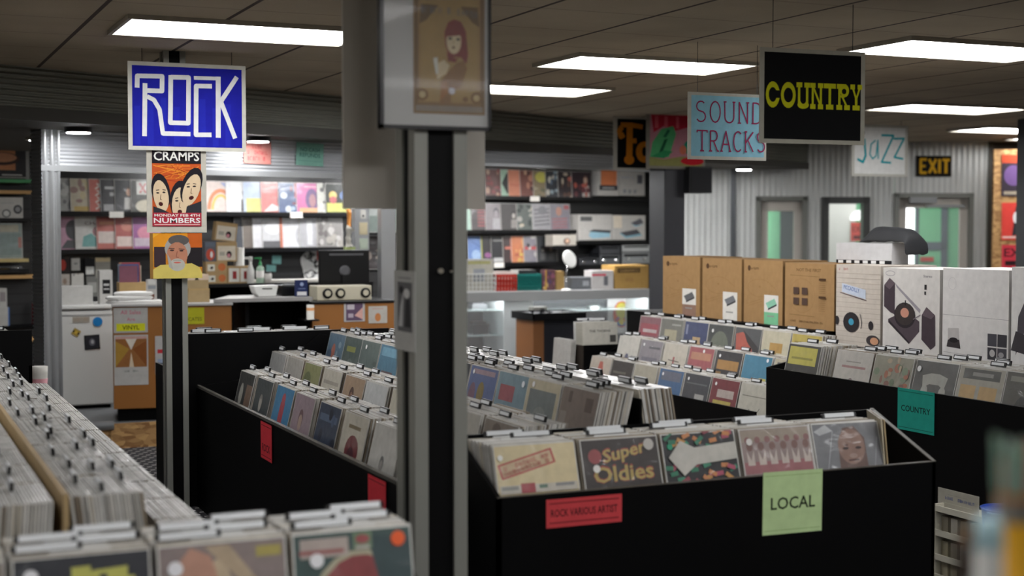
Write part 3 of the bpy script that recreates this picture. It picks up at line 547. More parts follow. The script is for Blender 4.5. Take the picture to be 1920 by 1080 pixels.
M().box((-.12, 0, 0), (.12, .22, .24)).build('speaker_cabinet', mat('speaker_black', '19191d', 0.5), sp, bevel=.006); M().box((-.105, -.006, .015), (.105, 0, .225)).build('speaker_grille', mat('speaker_grille', '222226', 0.8), sp)
M().tube([(-.12, .11, .12), (-.24, .14, .12)], .012, 8).build('wall_bracket', DARK, sp)
# EXIT sign on the corrugated wall
p = RW.hit(1751, 331, .02); ws = abs(rs(1784)-rs(1719)); hs = rz(1751, 292)-rz(1751, 331)
EX = 'ff9c20'; ex = [('r', .03, .05, .97, .95, '141210')]
def E_(x): return [('l', [(x+.17, .82), (x, .82), (x, .18), (x+.17, .18)], .13, EX), ('l', [(x, .5), (x+.14, .5)], .12, EX)]
ex += E_(.12) + [('l', [(.36, .84), (.56, .16)], .13, EX), ('l', [(.56, .84), (.36, .16)], .13, EX), ('l', [(.66, .84), (.66, .16)], .14, EX), ('l', [(.74, .8), (.95, .8)], .13, EX), ('l', [(.845, .8), (.845, .15)], .14, EX)]
panel('exit_sign', 'black sign with orange painted letters reading EXIT above the right door', 'sign', p.x, p.y, p.z, ws, hs, ex, rz=RW.a, th=.02, edge='1a1614')
# posters on the OSB board at far right
def on(pl, name, lab, cat, box, shapes, off=.01, **k):
    x0, y0, x1, y1 = box; a = pl.hit(x0, (y0+y1)/2, off); b = pl.hit(x1, (y0+y1)/2, off); t = pl.hit((x0+x1)/2, y0, off).z; bo = pl.hit((x0+x1)/2, y1, off).z
    m = (a+b)/2; k.setdefault('th', .003); return panel(name, lab, cat, m.x, m.y, bo, (b-a).length, t-bo, shapes, rz=pl.a, **k)
on(OW, 'wall_poster', 'dark wall poster with purple figure, topmost on the OSB board', 'poster', (1878, 290, 1922, 368), [('r', 0, 0, 1, 1, '2e2630'), ('r', 0, .8, 1, 1, '9c3c24'), ('c', .5, .5, .4, .25, '5c4470'), ('r', .1, .04, .9, .12, '8a8070')])
on(OW, 'wall_poster', 'red wall poster with a white figure, in the middle of the OSB board', 'poster', (1878, 380, 1922, 450), [('r', 0, 0, 1, 1, 'c03c34'), ('p', [(.45, .1), (.6, .9), (1, 1), (1, .2)], '2a2a2e'), ('c', .6, .6, .12, .15, 'd8d2cc'), ('r', .05, .05, .9, .1, 'e0b0a8')])
on(OW, 'exit_notice', 'red notice reading EXIT, lowest on the OSB board', 'notice', (1878, 459, 1922, 503), [('r', 0, 0, 1, 1, 'b83440'), ('t', 'EXIT', .1, .5, .35, 1.2, '2a1418'), ('r', .15, .12, .85, .32, '2a1418')])
on(PP, 'exit_notice', 'red notice reading EXIT hung on the white vestibule wall', 'notice', (1595, 417, 1628, 452), [('r', 0, 0, 1, 1, 'c04a40'), ('t', 'EXIT', .1, .5, .3, .8, '5a1a18'), ('r', .15, .1, .85, .3, '5a1a18')])

yD = 10.2; xa, xb = at(1933, 300, Y=yD).x, at(1990, 300, Y=yD).x
dp = thing('dark_post', 'dark steel post cut off by the right frame edge', 'post', ((xa+xb)/2, yD+.09, 0)); hx_ = (xb-xa)/2
M().box((-hx_, -.09, 0), (hx_, .09, CEIL)).build('post_shaft', mat('post_charcoal', '2c2e30', 0.5), dp, bevel=.006); M().box((-hx_-.02, -.11, 0), (hx_+.02, .11, .012)).build('base_plate', DARK, dp)
# ------------------------------------------------------------------ records
SLV = 0.313
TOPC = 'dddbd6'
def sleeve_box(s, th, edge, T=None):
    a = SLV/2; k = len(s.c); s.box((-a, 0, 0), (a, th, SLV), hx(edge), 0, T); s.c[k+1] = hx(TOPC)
def rec_mesh(art, edge='cfcac0', th=0.0045):
    s = M(); sleeve_box(s, th, edge)
    if art: s.art(art, (-SLV/2, 0, 0), (1, 0, 0), (0, 0, 1), SLV, SLV, (0, -1, 0))
    return s
def rec(art, lab, group, loc, rz=FX, tilt=R(14), edge='cfccc6', sticker=None, roll=0.0):
    o = rec_mesh(art, edge).build('vinyl_record', PRINT); place(o, loc, rz, tilt, roll); tag(o, lab, 'record', group)
    for st in (sticker or []):
        x, z, r, col = st
        c = M().lathe([(r, 0), (r, .0006)], 14); q = c.build('price_sticker', mat('sticker_'+col, col, 0.6, g=1.0), o)
        q.rotation_euler = (R(90), 0, 0); q.location = ((x-.5)*SLV, -0.0032, z*SLV)
    return o
# plain sleeves filed behind the front covers; copies share these meshes
EDGES = ['d6d2ca', 'cbc7bf', 'c2beb6', 'a99d8a', 'd9d7d2', '94846e', 'c9c0ae', '7d6f60', 'd2cfc9', 'bdb9b2', 'cfc9bd', 'd8d5cf']
def _edge_mesh(e):
    o = rec_mesh(None, e, 0.0066).build('vinyl_record', PRINT); me = o.data; bpy.data.objects.remove(o); return me
EM = [_edge_mesh(e) for e in EDGES]
STUFF = M(); COUNT = [0]
def make_divider(w):
    d = M().box((-.15, 0, 0), (.15, .0016, .3125)).box((-w/2+.01, 0, .3125), (w/2-.01, .0016, .320)).build('divider_card', mat('divider_card_white', 'c8c8c6', 0.5))
    hT = .024 if w < .12 else .018; t = M().box((-w/2, -.004, .0), (w/2, .006, hT)).build('label_tab', RIM, d, bevel=.0012, seg=1); e = .009 if w < .12 else .011; l = .006 if w < .12 else .002; u = .019 if w < .12 else .0175
    M().box((-w/2+e, -.0052, l), (w/2-e, -.0042, u)).box((-w/2+e, .0062, l), (w/2-e, .0072, u)).box((-w/2+e, -.003, hT+.0002), (w/2-e, .005, hT+.0008)).build('label_insert', INS, t)
    return d
DIVS = {w: make_divider(w) for w in (.10, .16)}; DUSE = {.10: False, .16: False}
def divider(loc, rz, tilt, off, lab, group, w=.10):
    src = DIVS[w]
    if DUSE[w]: o = dup(src)
    else: o = src; DUSE[w] = True
    place(o, loc, rz, tilt); tag(o, lab, 'divider card', group)
    t = o.children[0]; t.location = (off, 0.0, .3195); return o
def packed(n, start, step, rz, tilt, jit, lab, group, solo, sag=0.0, rnd=random, cards=()):
    """n sleeves filed behind a front cover, marching along step; solo of them (the nearest ones) are objects.
    cards: (index of the sleeve it stands behind, tab offset, label, group, width)"""
    d = Vector(step).normalized(); pos = 0.0; ax = Vector((math.cos(rz), math.sin(rz), 0)); cards = sorted(cards); st = Vector(step).length
    for i in range(n):
        pos += st; p = Vector(start) + d*pos; z0 = p.z; p.z += rnd.uniform(0, jit) - sag*i; p += ax*rnd.uniform(-.004, .004)
        t = tilt + rnd.uniform(-.002, .002)
        if i < solo:
            o = bpy.data.objects.new('vinyl_record', EM[rnd.randrange(len(EM))]); C.objects.link(o); place(o, p, rz, t); tag(o, lab, 'record', group); COUNT[0] += 1
        else:
            T = Matrix.Translation(p) @ Euler((-t, 0, rz)).to_matrix().to_4x4(); sleeve_box(STUFF, 0.0066, rnd.choice(EDGES), T)
        while cards and cards[0][0] <= i:
            c = cards.pop(0); pos += .0078; q = Vector(start) + d*pos; pos -= .0036; q.z = z0 - sag*i + .001; divider(q, rz, tilt, c[1], c[2], c[3], c[4])
# quick cover pictures ------------------------------------------------
def cv(bg, *sh): return [('r', .012, .012, .988, .988, bg)] + list(sh)
def ttl(y, h, col, x0=.1, x1=.9): return ('r', x0, y, x1, y+h, col)
def fig(cx, base, h, skin, hair, body):      # small printed figure
    return [('p', [(cx-.2*h, base), (cx-.17*h, base+.45*h), (cx+.17*h, base+.45*h), (cx+.2*h, base)], body), ('c', cx, base+.7*h, .13*h, .17*h, hair), ('c', cx, base+.64*h, .1*h, .14*h, skin)]
def blobs(cols, n, seed, r0=.04, r1=.13, y0=.05, y1=.95):
    q = random.Random(seed); return [('c', q.uniform(.08, .92), q.uniform(y0, y1), q.uniform(r0, r1), q.uniform(r0, r1), q.choice(cols)) for _ in range(n)]
def bars(cols, n, seed):
    q = random.Random(seed); out = []
    for _ in range(n):
        x, y = q.uniform(.03, .7), q.uniform(.03, .85); out.append(('r', x, y, min(.98, x+q.uniform(.08, .4)), min(.98, y+q.uniform(.04, .2)), q.choice(cols)))
    return out
# ------------------------------------------------------------------ bin furniture
ORD = ('first', 'second', 'third', 'fourth')
def short(words, n=6):
    for p in ('record with a ', 'record with an ', 'record with ', 'record reading ', 'record '):
        if words.startswith(p): words = words[len(p):]; break
    return ' '.join([w_ for w_ in words.replace(',', '').split() if w_ not in ('a', 'an', 'the', 'and', 'of')][:n])
def bin_row(spec, X0, Zb, Y0, pitch, where, group, n=22, gap=.0085, tilt=R(14), solo=0, face=-1, divs=1, sag=0.0, seed=1, w=.10, edge='cfccc6'):
    """a row of stacks along Y whose covers face -X (face=-1) or +X; spec: (art, words) from the near end"""
    q = random.Random(seed); rz = FX if face < 0 else R(90)
    for i, it in enumerate(spec):
        y = Y0 + pitch*i; x = X0 - face*q.uniform(0, .006); nn = n - q.randint(0, 4)
        tl = tilt - q.uniform(0, .03); words = it[1]
        rec(it[0], words + ', ' + where, group, (x, y, Zb), rz, tl, sticker=it[2] if len(it) > 2 else None, edge=edge)
        cards = [(int(nn*(.10 + .80*d/max(1, divs) + q.uniform(0, .10))), q.uniform(-.09, .09), '%s divider card behind the %s %s' % (ORD[d], short(words), where), 'divider cards, ' + where, w) for d in range(divs)]
        packed(nn, (x, y, Zb), (-face*gap, 0, 0), rz, tl, .003, 'sleeve packed behind the %s %s' % (short(words), where), 'sleeves behind front covers, ' + where, solo, sag, q, cards)
def rack(name, lab, cat, parts):
    t = thing(name, lab, cat)
    for pn, m, boxes in parts:
        s = M()
        for b in boxes:
            if b[0] == 'prism': s.prism(*b[1:])
            else: s.box(*b)
        s.build(pn, m, t)
    return t
# ---- ROCK gondola: three stepped tiers facing the aisle, one row facing away
GX0, GX1, GY0, GY1 = 1.75, 2.93, 4.81, 8.44
T1, T2, T3 = .555, .605, .715
prof = [(GX0, 0), (GX1, 0), (GX1, .80), (2.55, .84), (2.30, .78), (2.0, .70), (GX0, .715)]
rack('record_gondola', 'long black stepped record bin of rock albums along the aisle left of the nearest pillar', 'record bin', [
    ('front_panel', BLACK, [((GX0, GY0, .0), (GX0+.015, GY1, .715))]), ('end_panel', BLACK, [('prism', prof, 'y', GY0-.016, GY0)]), ('end_panel', BLACK, [('prism', [(GX0, 0), (GX1, 0), (GX1, .9), (2.5, 1.0), (2.3, .86), (2.0, .74), (GX0, .715)], 'y', GY1, GY1+.016)]),
    ('tier_board', BLACK, [((GX0+.015, GY0, T1-.02), (2.06, GY1, T1-.004))]), ('tier_board', BLACK, [((2.06, GY0, T2-.02), (2.40, GY1, T2-.004))]), ('tier_board', BLACK, [((2.40, GY0, T3-.02), (2.915, GY1, T3-.004))]),
    ('ridge_board', BLACK, [((2.690, GY0, T3), (2.698, GY1, .99))]), ('back_panel', BLACK, [((GX1-.015, GY0, 0), (GX1, GY1, .80))])])
lip = M().box((GX0-.004, GY0, .708), (GX0+.017, GY1, .722)); tag(lip.build('lip_rail', mat('lip_plastic', '55534e', 0.25), bpy.data.objects['record_gondola']))
rock1 = [(cv('b59a92', *fig(.5, 0, .95, 'b09078', '241c1c', '1c1a1e')), 'record with a long-haired figure in black on pinkish grey'),
         (cv('cfcdc6', *fig(.5, .1, .6, 'a5a09a', '6a6a6a', '9c9a98')), 'record with a pale cover and small grey figure'),
         (cv('cdc6b4', ('c', .52, .5, .28, .22, '7c2e34'), ('c', .5, .42, .15, .14, '5a2430'), ttl(.8, .05, '8a7a5c', .25, .75)), 'record with a maroon oval on a cream cover'),
         (cv('38445a', ttl(.75, .1, '5a6c88'), *blobs(['2a3040', '46587a'], 6, 3)), 'record with a slate blue cover'),
         (cv('a08a94', *fig(.45, 0, .9, 'b89c8c', '6a4a50', '7a5c74')), 'record with a mauve portrait cover'),
         (cv('2f7fae', ('r', .38, .1, .62, .75, 'b03040'), ('c', .5, .8, .1, .1, 'b84450'), ('r', .1, .1, .3, .2, 'b9d0dc')), 'record with a bright blue cover and a red figure'),
         (cv('4c5254', *fig(.45, .05, .8, 'b5b0a6', '8a8680', '86888a')), 'record with a dark grey cover and pale statue'),
         (cv('3c3c3c', ('c', .3, .6, .12, .2, 'a5a39a'), ('r', .6, .1, .98, .8, '7c6250')), 'record with a black and brown cover'),]
bin_row(rock1, 1.795, T1, 4.99, .385, 'in the low rock tier', 'front covers, lowest rock tier', n=20, solo=0, divs=2, seed=5)
rock2 = [(cv('8c8074', *blobs(['6a5a50', 'b0a494'], 5, 2)), 'record with a brown smudged cover'), (cv('b9b4a8', ttl(.5, .2, '8a8478')), 'record with a pale grey cover by the pillar foot'), (cv('6a6c72', ttl(.2, .4, '3c3e46')), 'record with a dark lower half'),
         (cv('c8c2ae', ('l', [(.3, .2), (.3, .55), (.6, .55), (.6, .2), (.3, .2)], .012, '6a685c'), ttl(.8, .03, '8c8878', .3, .6)), 'record with a cream cover and line drawing'),
         (cv('c4c6c6', ('r', .22, .05, .68, .36, '4a4a52'), ('r', .3, .08, .5, .25, '6c4a44'), ('c', .45, .65, .07, .05, '8c9094')), 'record with a white cover and dark photo below'),
         (cv('a08468', *fig(.45, .05, .9, '7c5240', '4a2c24', '5c3c34')), 'record with a brown western figure'), (cv('bdb7a8', ('c', .55, .3, .16, .14, '6c4a4c'), ttl(.75, .06, '9a9488')), 'record with a cream cover and dark round face'),
         (cv('8f9060', ('c', .4, .4, .25, .3, 'b4b098'), ('c', .3, .7, .2, .15, '6a704c')), 'record with an olive green cover'), (cv('b6b2aa', ttl(.25, .1, '96685c'), ttl(.1, .14, '8c8884')), 'record with a pale cover and pink stripe'),
         (cv('b4b4b2', ttl(.02, .3, '4a5870'), ttl(.6, .05, '8a8c90')), 'record with a pale cover and blue base')]
bin_row(rock2, 2.115, T2, 4.99, .36, 'in the middle rock tier', 'front covers, middle rock tier', n=24, solo=0, divs=2, seed=8)
rock3 = [(cv('8c7c72', *bars(['a0948a', '6c5a52', '9a8878'], 6, 4)), 'record with a faded brown cover'),
         (cv('c8bda0', ('r', .1, .1, .9, .86, '7d8484'), ('c', .55, .3, .2, .12, 'a87c58'), ('c', .5, .5, .2, .15, '8e9490')), 'record with a pale frame around a grey picture', [(.2, .92, .012, 'd8d8d8')]),
         (cv('7d98a4', ttl(.6, .22, 'a5525a', .12, .6), ('l', [(.3, .1), (.35, .4), (.2, .5)], .02, '3c4a52'), ('l', [(.4, .45), (.8, .35)], .02, '5a6a74')), 'record with red lettering on grey blue', [(.86, .88, .014, 'd8dce0')]),
         (cv('5a6a98', ('p', [(.35, .02), (.4, .5), (.5, .7), (.62, .45), (.68, .02)], 'b49a5c'), ('c', .5, .62, .12, .16, '8c7840'), ('c', .2, .55, .12, .2, '7c5c6c'), ('c', .8, .3, .15, .2, 'a0705c'), ttl(.88, .07, 'a48a94')), 'record with a golden figure on a blue cover', [(.15, .9, .01, 'd8d8d8')]),
         (cv('3a3c44', ttl(.1, .3, '5a5c60')), 'record with a charcoal cover beside the pillar'), (cv('84729a', *blobs(['6a5a84', 'a092ac'], 6, 5)), 'record with a purple cover', [(.9, .93, .012, 'd8d8d8')]),
         (cv('66788c', *fig(.35, .05, .6, 'a0745c', '4a4450', '7a6a6a'), *fig(.7, .05, .55, 'a0745c', '4a4450', '6a5a62')), 'record with two figures on grey blue', [(.3, .85, .02, 'dadada')]),
         (cv('4a7c96', ttl(.8, .15, '6ca2bc'), ('r', .25, .1, .8, .55, '6a5458')), 'record with a blue cover and brown photo'), (cv('62706c', *blobs(['74827c', '505c58'], 6, 7)), 'record with a grey green cover', [(.3, .88, .012, 'd8d8d8')]),
         (cv('54625e', ttl(.72, .1, '8c9048', .2, .7), ('c', .5, .4, .2, .2, '6c7a74')), 'record with dark cover and yellow title'),
         (cv('5c7a90', ('c', .4, .6, .12, .2, 'b0624c'), *blobs(['88a0ae', '48607a'], 5, 6)), 'record with an orange head on a blue cover'), ]
bin_row(rock3, 2.455, T3, 4.99, 0.319, 'in the top rock tier', 'front covers, top rock tier', n=17, gap=.0082, solo=0, divs=3, seed=9)
# the row facing the far aisle, ridge row (no covers in sight)
qf = random.Random(12)
for i in range(10):
    packed(16, (2.90, 4.99+.32*i, T3), (-.0085, 0, 0), R(90), R(10), .004, '', '', 0, 0, qf, [(4+6*k, qf.uniform(-.09, .09), '%s divider card of the %s stack on the back of the rock rack' % (ORD[k], ('first', 'second', 'third', 'fourth', 'fifth', 'sixth', 'seventh', 'eighth', 'ninth', 'tenth')[i]), 'divider cards on the back of the rock rack', .10) for k in range(2)])
# end-of-aisle bin behind the slim post
x0 = at(318, 700, Y=8.47).x
def end_bin(name, lab, xa, xb, ya, yb, top): return rack(name, lab, 'record bin', [('back_panel', BLACK, [((xa, ya, 0), (xb, ya+.02, top))]), ('side_panel', BLACK, [((xa, ya, 0), (xa+.018, yb, top-.2))]), ('side_panel', BLACK, [((xb-.018, ya, 0), (xb, yb, top-.2))]), ('front_panel', BLACK, [((xa, yb-.018, 0), (xb, yb, .72))]), ('shelf_board', BLACK, [((xa+.018, ya+.02, top-.335), (xb-.018, yb-.018, top-.325))])])
end_bin('endcap_bin', 'black end-of-aisle record bin seen from behind, beside the slim post', x0, 2.95, 8.47, 8.92, 1.02)
end_bin('endcap_bin', 'black end-of-aisle record bin at the far left beyond the near record rows', -.3, at(60, 650, Y=8.47).x, 8.47, 8.92, 1.07)
for xa, xb, z, nm in ((x0, 2.95, .628, 'beside the slim post'), (-.3, .8, .678, 'at far left')):
    for i in range(3):
        xx = xa + .2 + .33*i; qn = random.Random(20+i)
        packed(22, (xx, 8.52, z+.07), (0, .0105, 0), 0, R(-2), .003, '', '', 0, 0, qn, [(int(2+6*k), qn.uniform(-.09, .09), '%s divider card of the %s stack in the end bin %s' % (ORD[k], ('left', 'middle', 'right')[i], nm), 'divider cards above the end bin ' + nm, .16 if k == 1 else .10) for k in range(3)])
# small red ROCK cards hung from the lip
def lipsign(lab, y, h, wd, word):
    o = panel('shelf_sign', lab, 'sign', GX0-.006, y, .70-h, wd, h, [('r', .02, .02, .98, .98, 'b8303a'), ('t', word, .14, .22, .2, .7, '2a1014'), ('r', .06, .08, .94, .1, '5a1a20'), ('r', .06, .9, .94, .92, '5a1a20')], rz=FX, th=.002, edge='b8303a'); return o
y1 = at(501, 790, X=GX0).y; lipsign('red shelf card reading ROCK under the rock bin lip, farther one', y1, .18, .21, 'ROCK')
y2 = at(709, 910, X=GX0).y; lipsign('red shelf card reading ROCK under the rock bin lip, nearer one by the pillar', y2, .18, .21, 'ROCK')
# ---- LOCAL end bin facing the camera
LX0, LX1, LY0, LY1 = 1.915, 3.77, 4.40, 4.785
tl = R(17)
side = [(LY0, 0), (LY1, 0), (LY1, .90), (LY0, .738)]
lb = rack('local_bin', 'black front record bin with the green LOCAL card, right of the nearest pillar', 'record bin', [
    ('front_panel', BLACK, [((LX0, LY0, 0), (LX1, LY0+.016, .738))]), ('side_panel', BLACK, [('prism', side, 'x', LX0, LX0+.016)]), ('side_panel', BLACK, [('prism', side, 'x', LX1-.016, LX1)]),
    ('back_panel', BLACK, [((LX0, LY1-.012, 0), (LX1, LY1, .90))]), ('bottom_board', BLACK, [((LX0+.016, LY0+.016, .575), (LX1-.016, LY1-.012, .59))])])
ed = mat('bin_edge_worn', '4a453e', 0.5); s = M().box((LX0, LY0-.001, .7385), (LX1, LY0+.017, .741)); s.build('edge_strip', ed, lb)
s = M(); s.prism([(LY0, .738), (LY1, .90), (LY1, .904), (LY0, .742)], 'x', LX1-.017, LX1+.001); s.build('edge_strip', ed, lb)
YEL = 'd8c594'
so = 'b0942c'; sr = '9c3028'
super_art = cv('3b3331', ('c', .17, .80, .085, .085, '9c3c3e'))
def puffy(t, x, y, h, wdt, ang=0.0): return [('t', t, x-.008, y-.008, h*1.12, wdt*1.03, ang, sr), ('t', t, x+.008, y+.01, h*1.06, wdt, ang, sr), ('t', t, x, y, h, wdt, ang, 'b49a48'), ('t', t, x+.006, y+.002, h, wdt, ang, 'b49a48')]
super_art += puffy('Super', .27, .72, .14, .56, .18) + puffy('Oldies', .13, .50, .17, .76, .03)
locals_ = [
    (cv(YEL, ('l', [(.05, .70), (.72, .86)], .17, 'b8382e'), ('l', [(.075, .707), (.695, .853)], .13, 'cfb088'), *scr(.10, .66, .715, .045, 'b8382e', 12, 3, .24), *scr(.10, .66, .66, .04, 'b8382e', 11, 5, .24), ('r', .03, .46, .97, .55, 'c6beb0'), ('r', .28, .46, .45, .565, 'a8303a'), ('r', .05, .5, .25, .54, '9a9a94'), ('r', .5, .5, .6, .54, '5c7a68'), ('r', .7, .51, .93, .545, '8c8c8c')), 'record with a slanted red stamp on a yellow cover', [(.07, .86, .010, 'dcdcd8')]),
    (super_art, 'record reading Super Oldies in puffy gold letters', [(.17, .66, .014, 'd8d6d2'), (.87, .9, .021, 'b0aca6')]),
    (cv('26262a', *[('l', [(random.Random(i).uniform(0, .9), random.Random(i+50).uniform(.2, 1)), (random.Random(i).uniform(0, .9)+.1, random.Random(i+50).uniform(.2, 1)+random.Random(i+9).uniform(-.1, .1))], .05, ['c8782a', '1e7a5a', 'b03a5c', '2a8a6a', 'c88a2a', '8c2a3c'][i % 6]) for i in range(64)], ('p', [(.06, .72), (.24, .91), (.42, .82), (.98, .86), (.98, .66), (.42, .62), (.24, .50)], 'c2beb4')), 'record with a confetti pattern and a white brush label', [(.1, .85, .012, '2a8a6a')]),
    (cv('94807c', ('r', .02, .84, .98, .98, '9c8c7c'), ('r', .02, .46, .98, .60, '9c5c60'), *[('c', .12+.16*i, .78, .045, .05, '7c5850') for i in range(6)], *[('p', [(.07+.16*i, .56), (.07+.16*i, .74), (.12+.16*i, .62), (.17+.16*i, .74), (.17+.16*i, .56)], 'c4b4aa') for i in range(6)], *[('c', .1+.14*i, .86, .04, .04, '8a5c5a') for i in range(7)]), 'record with a row of bandsmen in white and red', [(.12, .84, .013, 'c8c4c0')]),
    (cv('77787c', ('p', [(.34, .4), (.36, .75), (.45, .93), (.62, .95), (.76, .8), (.76, .4)], '6a5048'), ('c', .55, .70, .20, .22, '8c6a5c'), ('c', .46, .68, .045, .018, '3c2c2a'), ('c', .65, .68, .045, .018, '3c2c2a'), ('l', [(.45, .715), (.5, .72)], .02, '54342f'), ('c', .56, .585, .06, .03, 'a08478'), ('l', [(.48, .53), (.64, .535)], .02, '54342f'), ('l', [(.06, .1), (.3, .9)], .012, 'a5a7aa'), ('l', [(.8, .2), (.95, .8)], .01, '9c9ea2'), ('p', [(.02, .9), (.2, .98), (.3, .9), (.1, .85)], 'b4b6b8')), 'record with a close-up face in a crinkled clear bag')]
for i, it in enumerate(locals_):
    x = LX0 + .03 + SLV/2 + .335*i + (.0, 0, -.006, -.012, -.034)[i]; q = random.Random(70+i); y = LY0 + .022 + (.0, .004, .006, .0, .002)[i]
    if i == 4: x += .01
    base = .598; o = rec(it[0], it[1] + ', fronting the LOCAL bin', 'front covers of the LOCAL bin', (x, y, base), 0, tl, sticker=it[2] if len(it) > 2 else None, roll=(.0, 0, 0, 0, .012)[i])
    nn = 24 if i < 4 else 16; sh_ = short(it[1])
    cards = [(int(k*nn), q.uniform(-.06, .06), '%s wide-tabbed divider card behind %s in the LOCAL bin' % (ORD[d], sh_), 'divider cards in the LOCAL bin', .16) for d, k in enumerate(((.55, .9), (.2, .6), (.5, .8), (.3, .7), (.55,))[i])]
    packed(nn, (x, y, base), (0, .0083, 0), 0, tl, .003, 'sleeve packed behind %s in the LOCAL bin' % sh_, 'sleeves packed in the LOCAL bin', 14, .0002, q, cards)
for i, (ed_, ar) in enumerate((('c2a878', cv('c8b48c', ttl(.75, .12, 'a8483c'), ttl(.62, .08, '5a6a70'))), ('d2c4a4', cv('b8a078', ttl(.7, .1, 'b0583c'))))):
    o = rec(ar, 'tan-covered record turned sideways at the right end of the LOCAL bin, ' + ('outer', 'inner')[i] + ' one', 'leaning records in the LOCAL bin', (3.668-.009*i, 4.585+.005*i, .595), R(62), R(5), edge=ed_)
panel('shelf_sign', 'pale green card reading LOCAL on the front of the bin', 'sign', at(1486, 940, Y=LY0-.004).x, LY0-.004, at(1486, 999, Y=LY0).z, .262, .232, [('r', .0, .0, 1, 1, '9fb485'), ('r', .03, .06, .97, .07, '7c9464'), ('r', .03, .93, .97, .94, '7c9464'), ('t', 'LOCAL', .13, .40, .19, .75, '1c2418')], th=.003, edge='9fb485', roll=R(0.6))
panel('shelf_sign', 'red strip card reading ROCK VARIOUS ARTIST on the front bin', 'sign', at(1096, 960, Y=LY0-.004).x, LY0-.004, at(1096, 984, Y=LY0).z, .292, .098, [('r', 0, 0, 1, 1, 'ae3a3e'), ('t', 'ROCK VARIOUS ARTIST', .06, .38, .26, .88, '1e0c10'), ('r', .04, .15, .96, .19, '5a1a1e'), ('r', .04, .83, .96, .87, '5a1a1e')], th=.002, edge='ae3a3e')
# ---- foreground end bin, out of focus
BY = 3.40
fb_ = rack('foreground_bin', 'black front record bin at the lower left, nearest the camera', 'record bin', [
    ('front_panel', BLACK, [((-.4, BY-.03, 0), (1.284, BY-.014, .70))]), ('side_panel', BLACK, [('prism', [(BY-.03, 0), (BY+.34, 0), (BY+.34, .86), (BY-.03, .70)], 'x', 1.270, 1.284)]), ('back_panel', BLACK, [((-.4, BY+.33, 0), (1.284, BY+.342, .84))]), ('bottom_board', BLACK, [((-.4, BY-.014, .545), (1.270, BY+.33, .56))])])
fore = [(cv('33363e', ('p', [(.42, .8), (.42, .905), (.56, .91), (.56, .87), (.83, .885), (.83, .8)], 'c4c24a'), ('r', .3, .68, .88, .81, 'c4c24a'), ('r', .62, .72, .68, .84, '33363e'), ttl(.5, .1, 'b0ae3c', .2, .85)), 'record with blocky yellow letters on charcoal', [(.13, .86, .017, 'dcdce0')]),
        (cv('8f7f7c', ('p', [(.06, .1), (.1, .8), (.25, .97), (.4, .9), (.6, .4), (.7, .1)], 'c08a72'), ('p', [(.5, .9), (.6, .6), (.98, .3), (.98, .1), (.6, .2), (.42, .85)], 'c4ac8c'), ('p', [(.36, .97), (.55, .97), (.98, .4), (.98, .33)], 'baa284'), ('r', .76, .86, .96, .94, 'b0a044')), 'record with a bare shoulder and mauve cover', [(.13, .82, .018, 'dcdce0')]),
        (cv('3f5654', ('c', .55, .40, .42, .44, 'b0a88c'), ('c', .55, .40, .36, .40, '8c3034'), ('p', [(.62, .95), (.98, .9), (.98, .2), (.7, .6)], '384c50'), ('r', .06, .80, .46, .95, 'b4a49c'), ('r', .05, .83, .42, .86, '9c4c4c'), ('r', .50, .84, .66, .98, '6a8468'), ('c', .58, .92, .06, .035, 'a04040'), ('r', .52, .84, .64, .87, 'b4b0a4')), 'record with a big red shape on dark green', [(.88, .9, .019, 'd85a2c'), (.19, .78, .018, 'd8d8da')])]
for i, it in enumerate(fore):
    x = .445 + .325*i + (0, .005, .01)[i]; q = random.Random(40+i); base = .578
    rec(it[0], it[1] + ', in the nearest bin at lower left', 'front covers of the nearest bin', (x, BY+.0, base), 0, R(11), sticker=it[2], edge='dedcd6')
    cards = [(int(k*26), (-.075, .06, -.05, .08)[d] + q.uniform(-.01, .01), '%s wide-tabbed divider card behind %s in the nearest bin' % (ORD[d], short(it[1])), 'divider cards in the nearest bin', .16) for d, k in enumerate((.04, .28, .52, .80))]
    packed(26, (x, BY, base), (0, .0088, 0), 0, R(11), .003, 'sleeve packed behind the %s in the nearest bin' % short(it[1]), 'sleeves packed in the nearest bin', 10, 0, q, cards)
x = .12; rec(cv('8a8078'), 'record with a drab cover, cut off at the lower left frame edge', 'front covers of the nearest bin', (x-.002, BY, .578), 0, R(11)); packed(26, (x-.002, BY, .578), (0, .0088, 0), 0, R(11), .004, '', '', 0)
# ---- left gondola, records facing right, seen along the aisle
NX0, NX1, NY0, NY1 = .0, .98, 3.86, 8.44
rack('record_gondola', 'black record bin with rows of white sleeves running away at the left', 'record bin', [
    ('front_panel', BLACK, [((NX1-.015, NY0, 0), (NX1, NY1, .66))]), ('tier_board', BLACK, [((.70, NY0, .47), (NX1-.015, NY1, .486))]), ('tier_board', BLACK, [((NX0, NY0, .60), (.72, NY1, .616))]),
    ('end_panel', BLACK, [('prism', [(NX0, 0), (NX1, 0), (NX1, .66), (.72, .70), (.66, .80), (.0, .80)], 'y', NY1-.016, NY1)]), ('end_panel', BLACK, [('prism', [(NX0, 0), (NX1, 0), (NX1, .62), (.72, .66), (0, .66)], 'y', NY0-.016, NY0)])])
tag(M().box((.452, NY0, .616), (.466, NY1, .955)).build('divider_rail', mat('rail_pale_wood', 'a08862', 0.6, noise=.15, nscale=6), bpy.data.objects['record_gondola.001']))
qn = random.Random(5)
